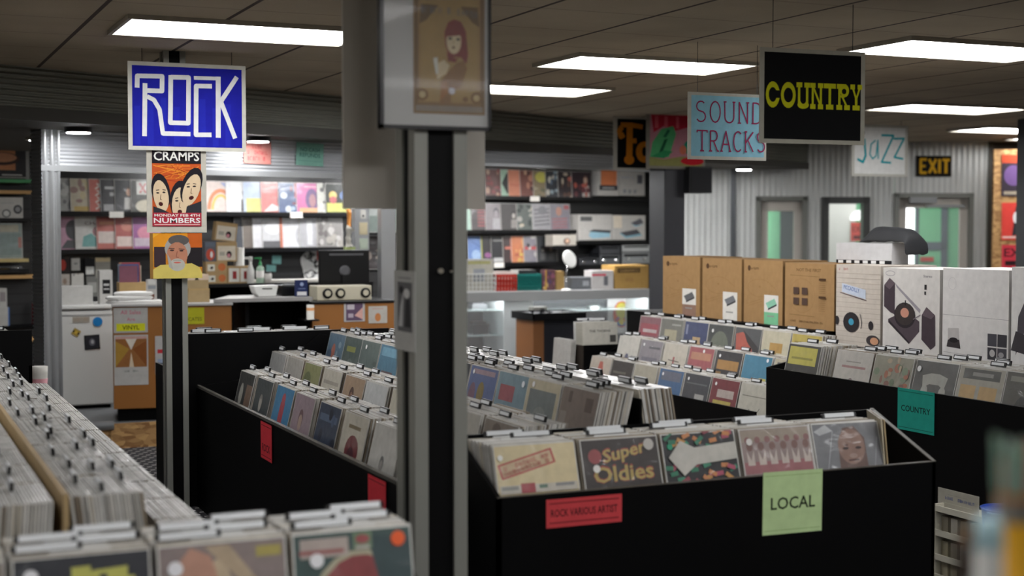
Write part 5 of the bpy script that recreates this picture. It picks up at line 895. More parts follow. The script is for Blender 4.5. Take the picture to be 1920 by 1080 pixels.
rc_ = [(877, cv('5478b4', ('l', [(.2, .8), (.8, .5)], .03, '3c5a8c'), ('c', .4, .3, .2, .2, '8caad0')), 'record with a plain blue sky cover'), (903, cv('2c2a2c', ('l', [(.6, .1), (.6, .8)], .12, 'b08030'), ('r', .0, .0, .06, 1, 'a0a048'), ('c', .3, .3, .15, .1, '8c4c84')), 'record with an orange streak on black'), (922, cv('26262a', ttl(.8, .05, '8c8c8c'), ttl(.05, .15, 'b8b8b8')), 'record with a white foot on black'), (944, cv('3c2c2c', ('r', .35, .1, .8, .9, 'b8503c'), ('r', .1, .5, .9, .6, 'c06048')), 'record with a red cross shape'), (960, cv('c06830', *blobs(['d09040', 'a84828', 'c8b040'], 18, 29)), 'record with a fiery orange cover'), (983, cv('84808a', ('r', .05, .48, .95, .6, 'b83434'), *blobs(['c4c0bc', '3c3c40'], 10, 30)), 'record with a red bar on grey'), (1007, cv('34363a', *fig(.3, .1, .6, '9c9890', '1c1c1e', '5c5c5c'), *fig(.7, .1, .6, '9c9890', '1c1c1e', '4c4c4c'), ttl(.85, .1, 'a0a03c', .6, .95)), 'record with two dark faces')]
row('black wall shelf under the lower records right of the nearest pillar', 862, 1046, 494, rc_, 'records on the lower right wall shelf', 'on the lower right wall shelf', (890, 935))
# helper: boxy things standing on a known height, picture on the front
def ibox(name, lab, cat, pl, off, box, depth, shapes=(), edge='c8c6c0', group=None, z=None, roll=0.0):
    o = on(pl, name, lab, cat, box, list(shapes), off=off, th=depth, edge=edge, group=group, roll=roll)
    if z is not None: o.location.z = z
    return o
TT = [('p', [(.2, .3), (.4, .1), (.9, .2), (.75, .42)], '7ca4b4'), ('p', [(.22, .33), (.4, .18), (.86, .28), (.74, .45)], '4a4a4e')]
zt1 = W.hit(1160, 371, .15).z
za = wall_shelf('black wall shelf under the two white suitcase turntable boxes', 1084, 1212, 452, .2)
zs_ = [o.location.z for o in bpy.data.objects if o.name.startswith('wall_shelf')]
upz = W.hit(1058, 371, .15).z
ibox('turntable_carton', 'white carton picturing an orange-lidded turntable on the upper right wall shelf', 'box', W, .135, (1122, 315, 1160, 367), .12, [('r', .12, .35, .9, .95, 'c87850'), ('r', .05, .2, .95, .38, '3a3a3e'), ('r', .2, .26, .8, .3, 'b0b0b0')], 'cfccc8', z=None)
ibox('turntable_carton', 'white carton with blue lettering on the upper right wall shelf, at its right end', 'box', W, .125, (1161, 321, 1209, 367), .11, [*scr(.1, .55, .7, .06, '8c98b8', 7, 4), ('r', .7, .5, .9, .85, '5a5a60'), *[('r', .15+.2*i, .1, .27+.2*i, .25, '8c8c90') for i in range(3)]], 'cfccc8')
ibox('turntable_carton', 'white carton picturing a pale blue suitcase turntable, left of two', 'box', W, .185, (1085, 401, 1147, 451), .15, [('r', .05, .75, .4, .92, '5c5c5c'), ('p', [(.3, .2), (.35, .35), (.95, .32), (.95, .14), (.4, .1)], '8cb0c0'), ('p', [(.3, .36), (.45, .44), (.98, .4), (.95, .3)], '3c3c40')], 'd0cdc8', z=za+.001)
ibox('turntable_carton', 'white carton picturing two pale blue suitcase turntables, right of two', 'box', W, .185, (1149, 403, 1210, 451), .15, TT + [('p', [(.55, .7), (.7, .58), (.95, .7), (.85, .88)], '5a5a60'), ('p', [(.55, .66), (.7, .54), (.95, .64), (.7, .6)], '8cb0c0'), ('r', .02, .5, .28, .98, 'd8c0b0')], 'd0cdc8', z=za+.001)
zb_ = wall_shelf('black wall shelf holding silver stereo receivers', 1086, 1222, 497, .22)
def receiver(lab, box, off, depth, face, knobs, z=None):
    x0, y0, x1, y1 = box; a = W.hit(x0, y1, off); b = W.hit(x1, y1, off); h = W.hit(x0, y0, off).z - a.z; w_ = (b-a).length; m = (a+b)/2
    t = thing('stereo_receiver', lab, 'stereo', (m.x, m.y, z if z is not None else a.z), W.a); s = M().box((-w_/2, 0, .006), (w_/2, depth, h)); s.build('receiver_body', DARK, t, bevel=.004)
    M().box((-w_/2, -.006, .008), (w_/2, 0, h-.004)).build('face_plate', face, t)
    for i in range(knobs):
        k = M().lathe([(h*.16, 0), (h*.14, .014)], 14); o = k.build('knob', CHROME, t); o.rotation_euler = (R(90), 0, 0); o.location = (-w_/2 + w_*(.2+.6*i/max(1, knobs-1)), -.006, h*.45)
    M().box((-w_/2+.03, -.0075, h*.66), (w_/2-.03, -.006, h*.86)).build('display_strip', BLACKP, t)
    for sx in (-1, 1): M().box((sx*w_*.4-.02, .02, 0), (sx*w_*.4+.02, .06, .006)).build('foot', BLACKP, t)
    return h
SILV = mat('brushed_silver', 'a8aaac', 0.35, 0.6); DSIL = mat('dark_silver', '6c6e72', 0.35, 0.5)
h1 = receiver('dark silver stereo receiver with two knobs, left of the receiver shelf', (1124, 477, 1162, 497), .2, .2, DSIL, 2, zb_)
receiver('black stereo unit stacked on the dark silver receiver', (1124, 460, 1162, 476), .2, .2, mat('charcoal_face', '47484c', 0.4, 0.2), 0, zb_+h1+.001)
h2 = receiver('silver stereo receiver with two large knobs at the shelf end', (1166, 474, 1218, 497), .2, .2, SILV, 2, zb_)
receiver('pale silver tuner stacked on the silver receiver at the shelf end', (1166, 459, 1218, 473), .2, .2, mat('pale_silver', 'c2c3c4', 0.35, 0.4), 0, zb_+h2+.001)
receiver('small dark amplifier left of the receiver shelf', (1086, 482, 1122, 497), .2, .2, mat('charcoal_face', '47484c', 0.4, 0.2), 2, zb_)
ibox('photo_carton', 'white carton with a woman photo lying behind the magnifier lamp', 'box', W, .285, (1037, 440, 1080, 461), .14, [('c', .6, .4, .15, .3, '6c5c54'), ('c', .62, .45, .08, .18, 'c09c84')], 'c4beb4', z=None)
wall_shelf('short black wall shelf under the woman photo carton', 1036, 1083, 462, .3)
# ------------------------------------------------------------------ glass showcase
SY = 13.2; sp_ = Plane(0, SY, 0)
cx0, cx1 = at(868, 600, Y=SY).x, at(1218, 600, Y=SY).x; ctz = at(1000, 546, Y=SY).z
sh = thing('glass_showcase', 'long glass showcase counter with a pale top right of the nearest pillar', 'display case', ((cx0+cx1)/2, SY, 0)); hw = (cx1-cx0)/2; SD = .55
PALE = mat('showcase_trim', 'b9bbbb', 0.35, 0.4); SWH = mat('showcase_white', 'dfe6e8', 0.5)
M().box((-hw, -.02, ctz-.06), (hw, SD, ctz)).box((-hw, -.02, ctz-.095), (hw, .0, ctz-.06)).build('counter_top', PALE, sh)
M().box((-hw, 0, 0), (hw, SD, .10)).build('plinth', GREY, sh)
def sxx(px): return at(px, 620, Y=SY).x - (cx0+cx1)/2
M().box((sxx(945), .01, .10), (sxx(1000), SD-.02, ctz-.06)).build('white_panel', SWH, sh)
M().box((-hw, SD-.02, .10), (sxx(945), SD-.01, ctz-.06)).box((sxx(1000), SD-.02, .10), (hw, SD-.01, ctz-.06)).build('back_panel', mat('showcase_back', '3a4046', 0.4), sh)
M().box((hw-.02, 0, .10), (hw, SD, ctz-.06)).build('end_panel', SWH, sh)
for z in (at(900, 581, Y=SY+.1).z, at(900, 628, Y=SY+.1).z): M().box((-hw, .03, z-.008), (sxx(944), SD-.03, z)).build('glass_shelf', mat('shelf_glass', 'd9ecec', 0.1, alpha=.7), sh)
zsh = at(1100, 581, Y=SY+.1).z; M().box((sxx(1001), .03, zsh-.008), (hw-.021, SD-.03, zsh)).build('glass_shelf', mat('shelf_glass', 'd9ecec', 0.1, alpha=.7), sh)
M().box((-hw, .0, .10), (sxx(944), .006, ctz-.06)).build('front_glass', GLASS, sh); M().box((sxx(1001), .0, .10), (hw-.02, .006, ctz-.06)).build('front_glass', GLASS, sh)
for a, b in ((-hw+.05, sxx(940)), (sxx(1010), hw-.05)): M().box((a, .05, ctz-.085), (b, .08, ctz-.062)).build('case_lamp', mat('case_lamp_glow', 'f4faff', 0.5, emit=40), sh)
zz = at(1170, 640, Y=SY+.4).z
px_panel('round_emblem_poster', 'white poster with a round red, yellow and blue emblem inside the showcase', 'poster', SY+.5, (1139, 556, 1190, 625), [('r', 0, 0, 1, 1, 'd4d8dc'), ('c', .52, .52, .32, .36, 'c4502c'), ('c', .52, .62, .22, .22, 'd8c040'), ('p', [(.32, .28), (.5, .42), (.72, .28), (.62, .2), (.42, .2)], '3c6ca4'), ('c', .52, .32, .1, .09, 'd0b83c'), ('l', [(.3, .36), (.42, .44)], .03, '3c6ca4'), ('l', [(.62, .44), (.74, .36)], .03, '3c6ca4')], edge='d4d8dc')
def show_item(name, lab, px, py, wpx, hpx, mt, Y=SY+.25, rnd_=False):
    p = at(px, py, Y=Y); q = at(px+wpx, py-hpx, Y=Y); w_, h_ = q.x-p.x, q.z-p.z
    s = M()
    if rnd_: s.lathe([(w_*.5, 0), (w_*.42, h_*.3), (w_*.46, h_*.6), (w_*.25, h_)], 16)
    else: s.box((-w_/2, -.08, 0), (w_/2, .08, h_*.8)).box((-w_/2+.02, -.06, h_*.8), (w_/2-.02, .06, h_))
    o = s.build(name, mt, None, bevel=.004); o.location = (p.x+w_/2, Y, p.z); return tag(o, lab, name.split('_')[-1])
zA = at(900, 581, Y=SY+.1).z+.001
for nm, lab, px, w_, h_, mt, z in (('headphone_case', 'grey headphone case on the left upper glass shelf', 880, 28, 12, DSIL, zA), ('cassette_deck', 'dark deck on the left lower glass shelf of the showcase', 880, 32, 24, DARK, at(900, 628, Y=SY+.1).z+.001), ('metal_dish', 'bright metal dish on the right glass shelf of the showcase', 1100, 26, 9, CHROME, zsh+.001)):
    o = show_item(nm, lab, px, 581, w_, h_, mt, rnd_=(nm == 'metal_dish')); o.location.z = z
# stool seen through the showcase glass
st_ = thing('wooden_stool', 'pale wooden bar stool seen behind the showcase glass', 'stool', at(889, 700, Y=SY+.95)); st_.location.z = 0
tw = .15; zt_ = .80; PINE = mat('stool_pine', 'cfae78', 0.5, noise=.1)
M().lathe([(.165, 0), (.17, .02), (.15, .032)], 24, c=(0, 0, zt_)).build('seat', PINE, st_)
for sx in (-1, 1):
    for sy in (-1, 1): M().tube([(sx*.19, sy*.19, 0), (sx*.11, sy*.11, zt_)], .018, 8).build('leg', PINE, st_)
for sy in (-1, 1): M().tube([(-.155, sy*.155, .35), (.155, sy*.155, .35)], .012, 8).build('rung', PINE, st_)
for sx in (-1, 1): M().tube([(sx*.16, -.16, .28), (sx*.16, .16, .28)], .012, 8).build('rung', PINE, st_)
# baskets, bundles and boxes on the showcase top
def basket(lab, x0, x1, y0, y1, mt, kind='crate'):
    a, b = at(x0, y1, Y=SY+.12), at(x1, y1, Y=SY+.12); w_ = b.x-a.x; h_ = at(x0, y0, Y=SY+.12).z - at(x0, y1, Y=SY+.12).z; d_ = .30
    t = thing('record_basket' if kind == 'wire' else 'plastic_crate', lab, 'basket' if kind == 'wire' else 'crate', ((a.x+b.x)/2, SY+.12, ctz+.001))
    s = M(); r = .004 if kind == 'wire' else .008; nx, nz = (8, 4) if kind == 'wire' else (6, 3)
    if kind == 'solid': nx, nz = 9, 5
    for i in range(nz+1):
        z = h_*i/nz; rr = r*1.6 if i == nz else r; s.box((-w_/2, -rr, max(0, z-rr)), (w_/2, rr, z+rr)).box((-w_/2, d_-rr, max(0, z-rr)), (w_/2, d_+rr, z+rr)).box((-w_/2-rr, 0, max(0, z-rr)), (-w_/2+rr, d_, z+rr)).box((w_/2-rr, 0, max(0, z-rr)), (w_/2+rr, d_, z+rr))
    for i in range(nx+1):
        x = -w_/2+w_*i/nx; s.box((x-r, -r, 0), (x+r, r, h_)).box((x-r, d_-r, 0), (x+r, d_+r, h_))
    s.build('lattice', mt, t); M().box((-w_/2, 0, 0), (w_/2, d_, .006)).build('base', mt, t); return t, w_, h_
t, w_, h_ = basket('white wire basket of records on the showcase top', 872, 929, 512, 545, WHITEP, 'wire')
for i in range(12):
    o = rec(cv('c8c4b4', ('r', .3, .3, .7, .7, '9ca0a8'), ttl(.85, .1, 'b8b46c')) if i == 0 else None, 'record with a yellow-topped pale cover filed in the white wire basket' if i == 0 else 'plain sleeve standing in the white wire basket on the showcase', 'records in the white wire basket', (t.location.x-.001+.001*(i % 3), SY+.135+.019*i, ctz+.010), 0, R(4), edge='d6d4d0')
t, w_, h_ = basket('red plastic crate of records on the showcase top', 933, 967, 516, 545, mat('red_plastic', 'b83428', 0.35))
for i in range(8):
    o = M().box((-.08, 0, 0), (.08, .004, .19)).build('small_record', WHITEB); place(o, (t.location.x, SY+.15+.028*i, ctz+.010), 0, R(5)); tag(o, 'white single sleeve standing in the red crate on the showcase', 'record', 'singles in the red crate')
t, w_, h_ = basket('teal plastic basket of records on the showcase top', 972, 1013, 516, 545, mat('teal_plastic', '17736c', 0.35), 'solid')
for i in range(8):
    o = M().box((-.10, 0, 0), (.10, .004, .20)).build('small_record', WHITEB if i else DARK); place(o, (t.location.x, SY+.15+.028*i, ctz+.010), 0, R(5)); tag(o, 'dark sleeve at the front of the teal basket on the showcase' if i == 0 else 'white single sleeve standing in the teal basket on the showcase', 'record', 'singles in the teal basket')
SP2 = Plane(0, SY+.10, 0)
ibox('record_bundle', 'bundle of purple and brown covers leaning on the showcase top beside the teal basket', 'records', SP2, 0, (1017, 505, 1041, 543), .05, [*blobs(['7c4c5c', '4c3c54', 'a88c5c', '8c6c5c'], 16, 41), ('r', .22, 0, .32, 1, 'b08c3c')], '6a4a50', z=ctz+.001)
ibox('tan_parcel', 'tan card box behind the magnifier lamp on the showcase top', 'box', SP2, -.02, (1043, 508, 1058, 543), .10, [], 'b0905c', z=ctz+.001)
ibox('grey_deck', 'grey tape deck under the magnifier lamp on the showcase top', 'stereo', SP2, -.02, (1070, 520, 1108, 543), .2, [('r', .1, .3, .5, .7, '5a5c60'), ('r', .6, .3, .9, .7, '8c8e92')], '6c6e72', z=ctz+.001)
ibox('red_striped_box', 'white box with a red stripe on the showcase top', 'box', SP2, 0, (1110, 508, 1150, 543), .18, [('r', 0, .72, .65, .82, 'b8384c'), ('r', .55, .2, .75, .7, '5a5a5e')], 'cac6c4', z=ctz+.001)
ibox('cardboard_carton', 'open brown cardboard carton with a dark printed label at the showcase end', 'box', SP2, 0, (1153, 497, 1216, 541), .3, [('r', .08, .68, .75, .88, '4a3820'), *scr(.14, .7, .73, .09, 'a8885c', 8, 5), ('r', .3, .3, .55, .45, '8c6c40')], 'b08c50', z=ctz+.001)
mg = thing('magnifier_lamp', 'white round magnifier lamp standing on the showcase top', 'lamp', at(1062, 543, Y=SY+.03)); mg.location.z = ctz+.001
hz = at(1067, 486, Y=SY+.03).z-ctz
M().lathe([(.05, 0), (.05, .012), (.015, .02)], 18).build('lamp_base', WHITEP, mg); M().tube([(0, 0, .015), (-.005, 0, hz*.5), (.02, 0, hz)], .008, 8).build('lamp_arm', CHROME, mg)
o = M().lathe([(.085, -.01), (.095, 0), (.085, .012)], 24).build('lamp_head', WHITEP, mg); o.location = (.03, -.01, hz); o.rotation_euler = (R(72), R(20), R(12))
# tray table in front of the showcase
TY = 12.4; tx0, tx1 = at(1000, 690, Y=TY).x, at(1090, 690, Y=TY).x; tz = at(1045, 586, Y=TY).z
tt = thing('tray_table', 'dark stand with a brown side and a cluttered black tray in front of the showcase', 'stand', ((tx0+tx1)/2, TY, 0)); h = (tx1-tx0)/2
M().box((-h, .0, 0), (-h+.11, .4, tz-.06)).build('side_panel', mat('stand_brown', '8a5a34', 0.45), tt); M().box((-h+.11, .02, 0), (h-.03, .4, tz-.06)).build('stand_body', mat('stand_navy', '14161f', 0.5), tt)
M().box((-h-.03, -.06, tz-.07), (h+.02, .45, tz-.05)).box((-h-.03, -.06, tz-.05), (h+.02, -.045, tz)).box((-h-.03, .435, tz-.05), (h+.02, .45, tz)).box((-h-.03, -.06, tz-.05), (-h-.015, .45, tz)).box((h+.005, -.06, tz-.05), (h+.02, .45, tz)).build('tray', BLACKP, tt)
q = random.Random(4)
for i in range(10):
    w_ = q.uniform(.025, .05); o = M().box((-w_, -w_*.6, 0), (w_, w_*.6, .045)).build('cartridge_case', mat(('case_grey', 'case_black', 'case_silver')[i % 3], ('6a6c70', '1c1c20', 'a8aaae')[i % 3], 0.35), None, bevel=.004); o.location = (tt.location.x - h + .05 + (i % 5)*(2*h-.1)/4, TY + .05 + .2*(i//5), tz-.0495); o.rotation_euler.z = q.uniform(-.12, .12); tag(o, 'small cartridge case in the black tray on the brown-sided stand', 'case', 'cases in the black tray')
ibox('tower_speaker', 'tall narrow grey speaker with a black slot standing behind the tray table', 'speaker', Plane(0, 12.98, 0), 0, (1000, 541, 1026, 700), .12, [('r', .5, .6, .8, .98, '17171a')], '9a9a94', z=0.0)
# ------------------------------------------------------------------ fridge
FY = 12.05; FZ = .17
a, b = at(114, 660, Y=FY).x, at(212, 660, Y=FY).x; ft = at(160, 572, Y=FY).z
fr = thing('mini_fridge', 'white under-counter fridge with magnets beside the corrugated column', 'fridge', ((a+b)/2, FY, FZ)); h = (b-a)/2; H_ = ft-FZ
M().box((-h, .05, .03), (h, .52, H_-.03)).build('fridge_body', WHITEP, fr, bevel=.01); M().box((-h, 0, .03), (h, .048, H_-.045)).build('fridge_door', WHITEP, fr, bevel=.012)
M().box((-h-.008, -.012, H_-.035), (h+.008, .54, H_)).build('fridge_top', WHITEP, fr, bevel=.01); M().box((-h+.02, .03, 0), (h-.02, .5, .03)).build('kick_plate', BLACK, fr); M().box((-h, -.004, H_-.085), (h, 0.002, H_-.078)).build('door_seam', GREY, fr)
FP = Plane(0, FY, 0)
on(FP, 'fridge_magnet', 'square dark photo magnet on the white fridge door', 'magnet', (159, 628, 188, 655), [('r', .08, .08, .92, .92, '2a2a30'), ('c', .5, .5, .2, .26, '5c5c64'), ('c', .52, .52, .1, .14, 'a8a8ac')], off=.004, edge='1c1c20', roll=R(-3), group='magnets on the fridge')
o = M().lathe([(.038, 0), (.038, .004)], 20).build('fridge_magnet', mat('magnet_blue', '1c7cc0', 0.4)); p = FP.hit(183, 603, .004); o.location = p; o.rotation_euler = (R(90), 0, 0); tag(o, 'round bright blue magnet on the white fridge door', 'magnet', 'magnets on the fridge')
on(FP, 'fridge_magnet', 'small tilted yellow and black sticker on the white fridge door', 'magnet', (132, 616, 146, 629), [('r', 0, .35, 1, .65, '2a2620'), ('c', .5, .5, .25, .25, 'c0a040')], off=.004, edge='b49c50', roll=R(32), group='magnets on the fridge')
on(FP, 'fridge_sticker', 'faded tan lettered sticker near the top of the fridge door', 'sticker', (136, 594, 168, 605), scr(.05, .95, .3, .5, '9c8a78', 9, 2), off=.004, edge='b4aca0')
FB = Plane(0, FY+.10, 0)
ibox('white_carton', 'wide plain white carton lying on the fridge top', 'carton', FB, 0, (110, 537, 174, 571), .2, [('r', .35, .5, .62, .54, 'b0b0b0')], 'd0cfcb', z=ft+.001)
ibox('white_carton', 'tall white carton with a black label standing on the fridge top', 'carton', FB, 0, (187, 508, 211, 571), .12, [('r', .22, .3, .82, .72, '1c1c1e'), ('r', .3, .42, .74, .46, 'b0b0b0'), ('r', .3, .54, .74, .6, 'b0b0b0')], 'd0cfcb', z=ft+.001)
# hanging accessory packets on the slatwall over the fridge
WO = .05
for x0, y0, x1, y1, e_, shp, w_ in ((112, 484, 132, 510, '3c3434', [('c', .3, .5, .3, .4, '9c3c34')], 'red and dark packet'), (134, 484, 150, 507, 'cfcdc8', [('r', .3, .5, .7, .6, '6c6c6c')], 'small white card packet'), (159, 485, 178, 518, '2a2a2c', [('r', .1, .1, .9, .55, 'b8b8b4')], 'black and white packet'), (179, 483, 207, 522, 'a8a59c', [('r', .0, .8, 1, 1, 'b8a888')], 'grey packet with tan header'), (112, 514, 131, 537, 'b8b0a8', [('c', .5, .4, .2, .25, '7c6c60')], 'cream packet'), (134, 513, 157, 538, 'd0cec8', [('c', .2, .9, .06, .06, '5c5c5c')], 'blank white packet'), (162, 518, 186, 556, '7c7c78', [('r', .1, .2, .8, .7, '8c8c88')], 'grey plastic packet')):
    on(W, 'hanging_packet', w_ + ' hanging on the black slatwall above the fridge', 'packet', (x0, y0, x1, y1), shp, off=WO, th=.012, edge=e_, group='packets above the fridge')
for px in (122, 142, 168, 193):
    for py in (483, 513):
        p = W.hit(px, py, .0); o = M().tube([(0, 0, 0), tuple(W.n*.07)], .003, 6).build('display_hook', CHROME); o.location = p; tag(o, 'metal display hook on the slatwall above the fridge', 'hook', 'display hooks above the fridge')
# ------------------------------------------------------------------ sales counters on the platform
CY = 11.06; CB = .17
def cpx(px, py=600): return at(px, py, Y=CY).x
CP1 = Plane(at(212, 600, Y=CY+.08).x, CY+.08, -8.0); CP = Plane(0, CY, 0)
def counter(name, lab, px0, px1, ptop, top_m, pl):
    a, b = pl.hit(px0, 600), pl.hit(px1, 600); m_ = (a+b)/2; z = pl.hit((px0+px1)/2, ptop).z
    t = thing(name, lab, 'counter', (m_.x, m_.y, CB), pl.a); h = (b-a).length/2; Z = z-CB
    M().box((-h, 0, .10), (h, .018, Z-.02)).build('front_panel', ORANGE, t); M().box((-h, .018, .10), (-h+.018, .55, Z-.02)).build('side_panel', ORANGE, t); M().box((h-.018, .018, .10), (h, .55, Z-.02)).build('side_panel', ORANGE, t)
    M().box((-h, .535, .1), (h, .55, Z-.02)).build('back_panel', ORANGE, t); M().box((-h+.03, .05, 0), (h-.03, .5, .10)).build('kick_plate', BLACK, t)
    M().box((-h-.01, -.015, Z-.02), (h+.01, .57, Z)).build('counter_top', top_m, t, bevel=.004); return z
CTOP = mat('counter_top_grey', 'b4b2b0', 0.4)
c1 = counter('sales_counter', 'orange wood sales counter with paper signs beside the white fridge', 212, 434, 569, CTOP, CP1)
c2 = counter('sales_counter', 'orange wood sales counter under the cream register, left of the nearest pillar', 586, 740, 564, BLACKP, CP)
on(CP1, 'paper_sign', 'white paper sign reading All Sales Are VINYL on the counter front', 'sign', (213, 577, 277, 624), [('l', [(.04, .04), (.04, .96), (.96, .96), (.96, .04), (.04, .04)], .04, 'a5a3a0'), ('t', 'All Sales', .2, .74, .16, .6, 'b06a78'), ('t', 'Are', .38, .47, .14, .25, 'b06a78'), ('r', .08, .07, .92, .37, 'c8c828'), ('t', 'VINYL', .25, .13, .17, .5, '4a4a14')], off=.004, edge='c8c6c2')
on(CP1, 'paper_poster', 'brown landscape poster with a white base on the counter front', 'poster', (214, 628, 278, 722), [('r', .04, .36, .96, .97, '8a5c34'), ('p', [(.04, .36), (.45, .72), (.04, .88)], '9c7a34'), ('p', [(.96, .36), (.55, .72), (.96, .88)], '7c4a24'), ('p', [(.3, .97), (.5, .7), (.7, .97)], 'cfc4b8'), ('p', [(.44, .36), (.5, .66), (.58, .36)], 'c4b49c'), ('r', .04, .92, .96, .97, 'b8948c'), *scr(.3, .7, .26, .04, '5a5a58', 10, 2)], off=.004, edge='cac8c4')
on(CP1, 'paper_flyer', 'white flyer with red and blue print beside the slim post', 'flyer', (291, 630, 313, 702), [('r', .2, .55, .8, .65, 'b8343c'), ('r', .2, .15, .9, .4, '8c98b0'), ('r', .35, .2, .7, .3, '3c4454')], off=.004, edge='cac8c6')
on(CP1, 'paper_sign', 'yellow sign reading gift certificates beside the slim post', 'sign', (318, 577, 383, 608), [('t', 'CERTIFICATES', .08, .2, .22, .85, '5a5a1c')], off=.004, edge='c8c630')
on(CP, 'paper_flyer', 'purple and white flyer taped on the right counter front', 'flyer', (645, 565, 684, 603), [('r', .1, .05, .9, .9, '5c4a60'), ('r', .15, .6, .5, .85, 'b8b0b8'), ('p', [(.5, .3), (.9, .7), (.9, .1)], 'c89c94'), ('r', .2, .2, .45, .4, 'a89ca8')], off=.004, edge='cac8c6')
on(CP, 'paper_flyer', 'white flyer with an orange figure taped on the right counter front', 'flyer', (691, 574, 726, 606), [('c', .5, .35, .16, .25, 'b87848'), ('r', .2, .8, .8, .9, 'b09c94')], off=.004, edge='ccc8c0')
# desk with the niche between the counters
dz = at(500, 566, Y=CY-.05).z; a, b = cpx(398), cpx(588)
dk = thing('desk', 'grey-topped desk between the two orange counters with a dark niche below', 'desk', ((a+b)/2, CY-.05, CB)); h = (b-a)/2; Z = dz-CB
M().prism([(-h, 0), (h-.02, 0), (h-.02, .55), (-h+.25, .55)], 'z', Z+.002, Z+.03).build('desk_top', mat('desk_top_grey', '9c9a98', 0.35), dk); M().box((-h+.30, .52, .02), (h-.03, .55, Z)).build('desk_back', BLACK, dk)
for x in (-h+.27, h-.05): M().box((x, .10, 0), (x+.03, .5, Z)).build('desk_leg', BLACK, dk)
M().box((-h+.301, .12, .28), (h-.051, .5, .30)).build('desk_shelf', BLACK, dk)
ibox('audio_carton', 'brown audio carton lying on the shelf inside the dark niche', 'carton', Plane(0, CY+.14, 0), 0, (470, 583, 556, 640), .2, [('p', [(.06, .70), (.1, .9), (.14, .70)], '4a3420'), ('t', 'audio', .16, .72, .14, .2, '6a4e30')], 'a8845c', z=CB+.301)
for i in range(5):
    p = at(579, 571+7*i, Y=CY-.07); o = M().lathe([(.03, 0), (.03, .022)], 16).build('tape_roll', mat(('roll_white', 'roll_orange')[i % 2 if i < 3 else 0], ('d0cec8', 'c88c58')[i % 2 if i < 3 else 0], 0.6)); o.location = (p.x, CY-.115, at(579, 598, Y=CY-.07).z + .023*(4-i)); tag(o, 'small label roll in the stack at the desk corner', 'roll', 'label rolls at the desk corner')
M().box((b-.12, CY-.16, at(579, 598, Y=CY-.07).z-.012), (b-.0, CY+.045, at(579, 598, Y=CY-.07).z-.001)).build('roll_bracket', BLACKP, None)
rbk = bpy.data.objects['roll_bracket']; tag(rbk, 'small black ledge holding the label rolls at the desk corner', 'bracket')
# things on counter 1
TP = Plane(0, CY+.12, 0)
for i in range(3):
    s = M(); w_ = .16-.02*i; q = random.Random(i)
    s.lathe([(w_*1.0, 0), (w_*1.08, .012), (w_*.98, .026), (w_*.5, .03)], 20, sx=1.25, sy=.6); o = s.build('folded_towel', mat('towel_white', 'd6d5d2', 0.9, bump=.4, bscale=40)); p = TP.hit(250, 566); o.location = (p.x + q.uniform(-.02, .02), CY+.16, c1+.001+.031*i); tag(o, 'folded white towel heaped on the left counter top, ' + ('lowest', 'middle', 'topmost')[i] + ' of three', 'towel', 'folded towels on the counter')
T2_ = Plane(0, CY+.40, 0)
bx0 = ibox('cd_carton', 'open tan carton of colourful discs on the left counter', 'carton', T2_, -.0, (224, 530, 274, 566), .13, [('r', .02, .02, .98, .1, 'a08458')], 'bfa070', z=c1+.001)
zc_ = c1 + max(v.co.z for v in bx0.data.vertices) + .001; xc = bx0.location.x
q = random.Random(9)
for i in range(7):
    o = M().box((-.07, 0, 0), (.07, .008, .13 + .012*(i % 3)), hx(['8c5c6c', '5c6c9c', 'a8505c', 'c4b8a8', '7c8c9c', 'b0846c', '6c5078'][i])).build('disc_case', PAPER); o.location = (xc-.03+.012*(i % 4), CY+.412+.016*i, zc_); tag(o, 'colourful disc case standing on the open tan carton', 'disc case', 'disc cases on the tan carton')
ibox('figure_bag', 'white bag with a dark round print on the left counter', 'bag', TP, 0, (276, 512, 294, 556), .05, [('c', .5, .3, .25, .16, '6c4a3c'), ('r', .1, .6, .9, .75, '8c9094'), ('p', [(.1, .95), (.5, 1), (.9, .95), (.9, .8), (.1, .8)], 'c4c4c0')], 'cfccc8', z=c1+.001)
ibox('small_carton', 'lower tan carton right of the slim post on the left counter', 'carton', TP, 0, (353, 541, 393, 566), .14, [('r', 0, .92, 1, 1, 'a88c5c')], 'b8a078', z=c1+.001)
lo = bpy.data.objects['small_carton']; ibox('small_carton', 'upper tan carton with a black triangle mark right of the slim post', 'carton', TP, 0, (351, 514, 391, 541), .14, [('r', .0, .6, 1, 1, 'c8b4a0'), ('p', [(.35, .6), (.45, .95), (.55, .6)], '2c2a2a')], 'b8a078', z=c1+.002+max(v.co.z for v in lo.data.vertices))
# black back desk against the wall, with its clutter
BDY = 12.35; zb2 = at(500, 531, Y=BDY).z; a, b = at(378, 560, Y=BDY).x, at(700, 560, Y=BDY).x
bd_ = thing('back_desk', 'long black work surface behind the counters under the record wall', 'desk', ((a+b)/2, BDY, CB)); h = (b-a)/2
M().box((-h, 0, zb2-CB-.03), (h, .5, zb2-CB)).build('desk_top', BLACKP, bd_); M().box((-h, .46, 0), (h, .48, zb2-CB-.03)).build('desk_panel', BLACK, bd_)
for x in (-h, h-.04): M().box((x, .02, 0), (x+.04, .46, zb2-CB-.03)).build('desk_side', BLACK, bd_)
BD = Plane(0, BDY+.08, 0); KR = 'c0a276'
def kbox(lab, box, shapes, z=None, edge=KR, off=0.0, roll=0.0, depth=.1, g_='small boxes on the back desk', name='product_box'):
    return ibox(name, lab, 'box', BD, off, box, depth, shapes, edge, g_, z, roll)
orng = [('c', .75, .5, .18, .34, 'b86a40'), ('r', .08, .15, .42, .75, 'cfc8bc'), ('p', [(.18, .4), (.28, .6), (.36, .45), (.28, .3)], '3a302c')]
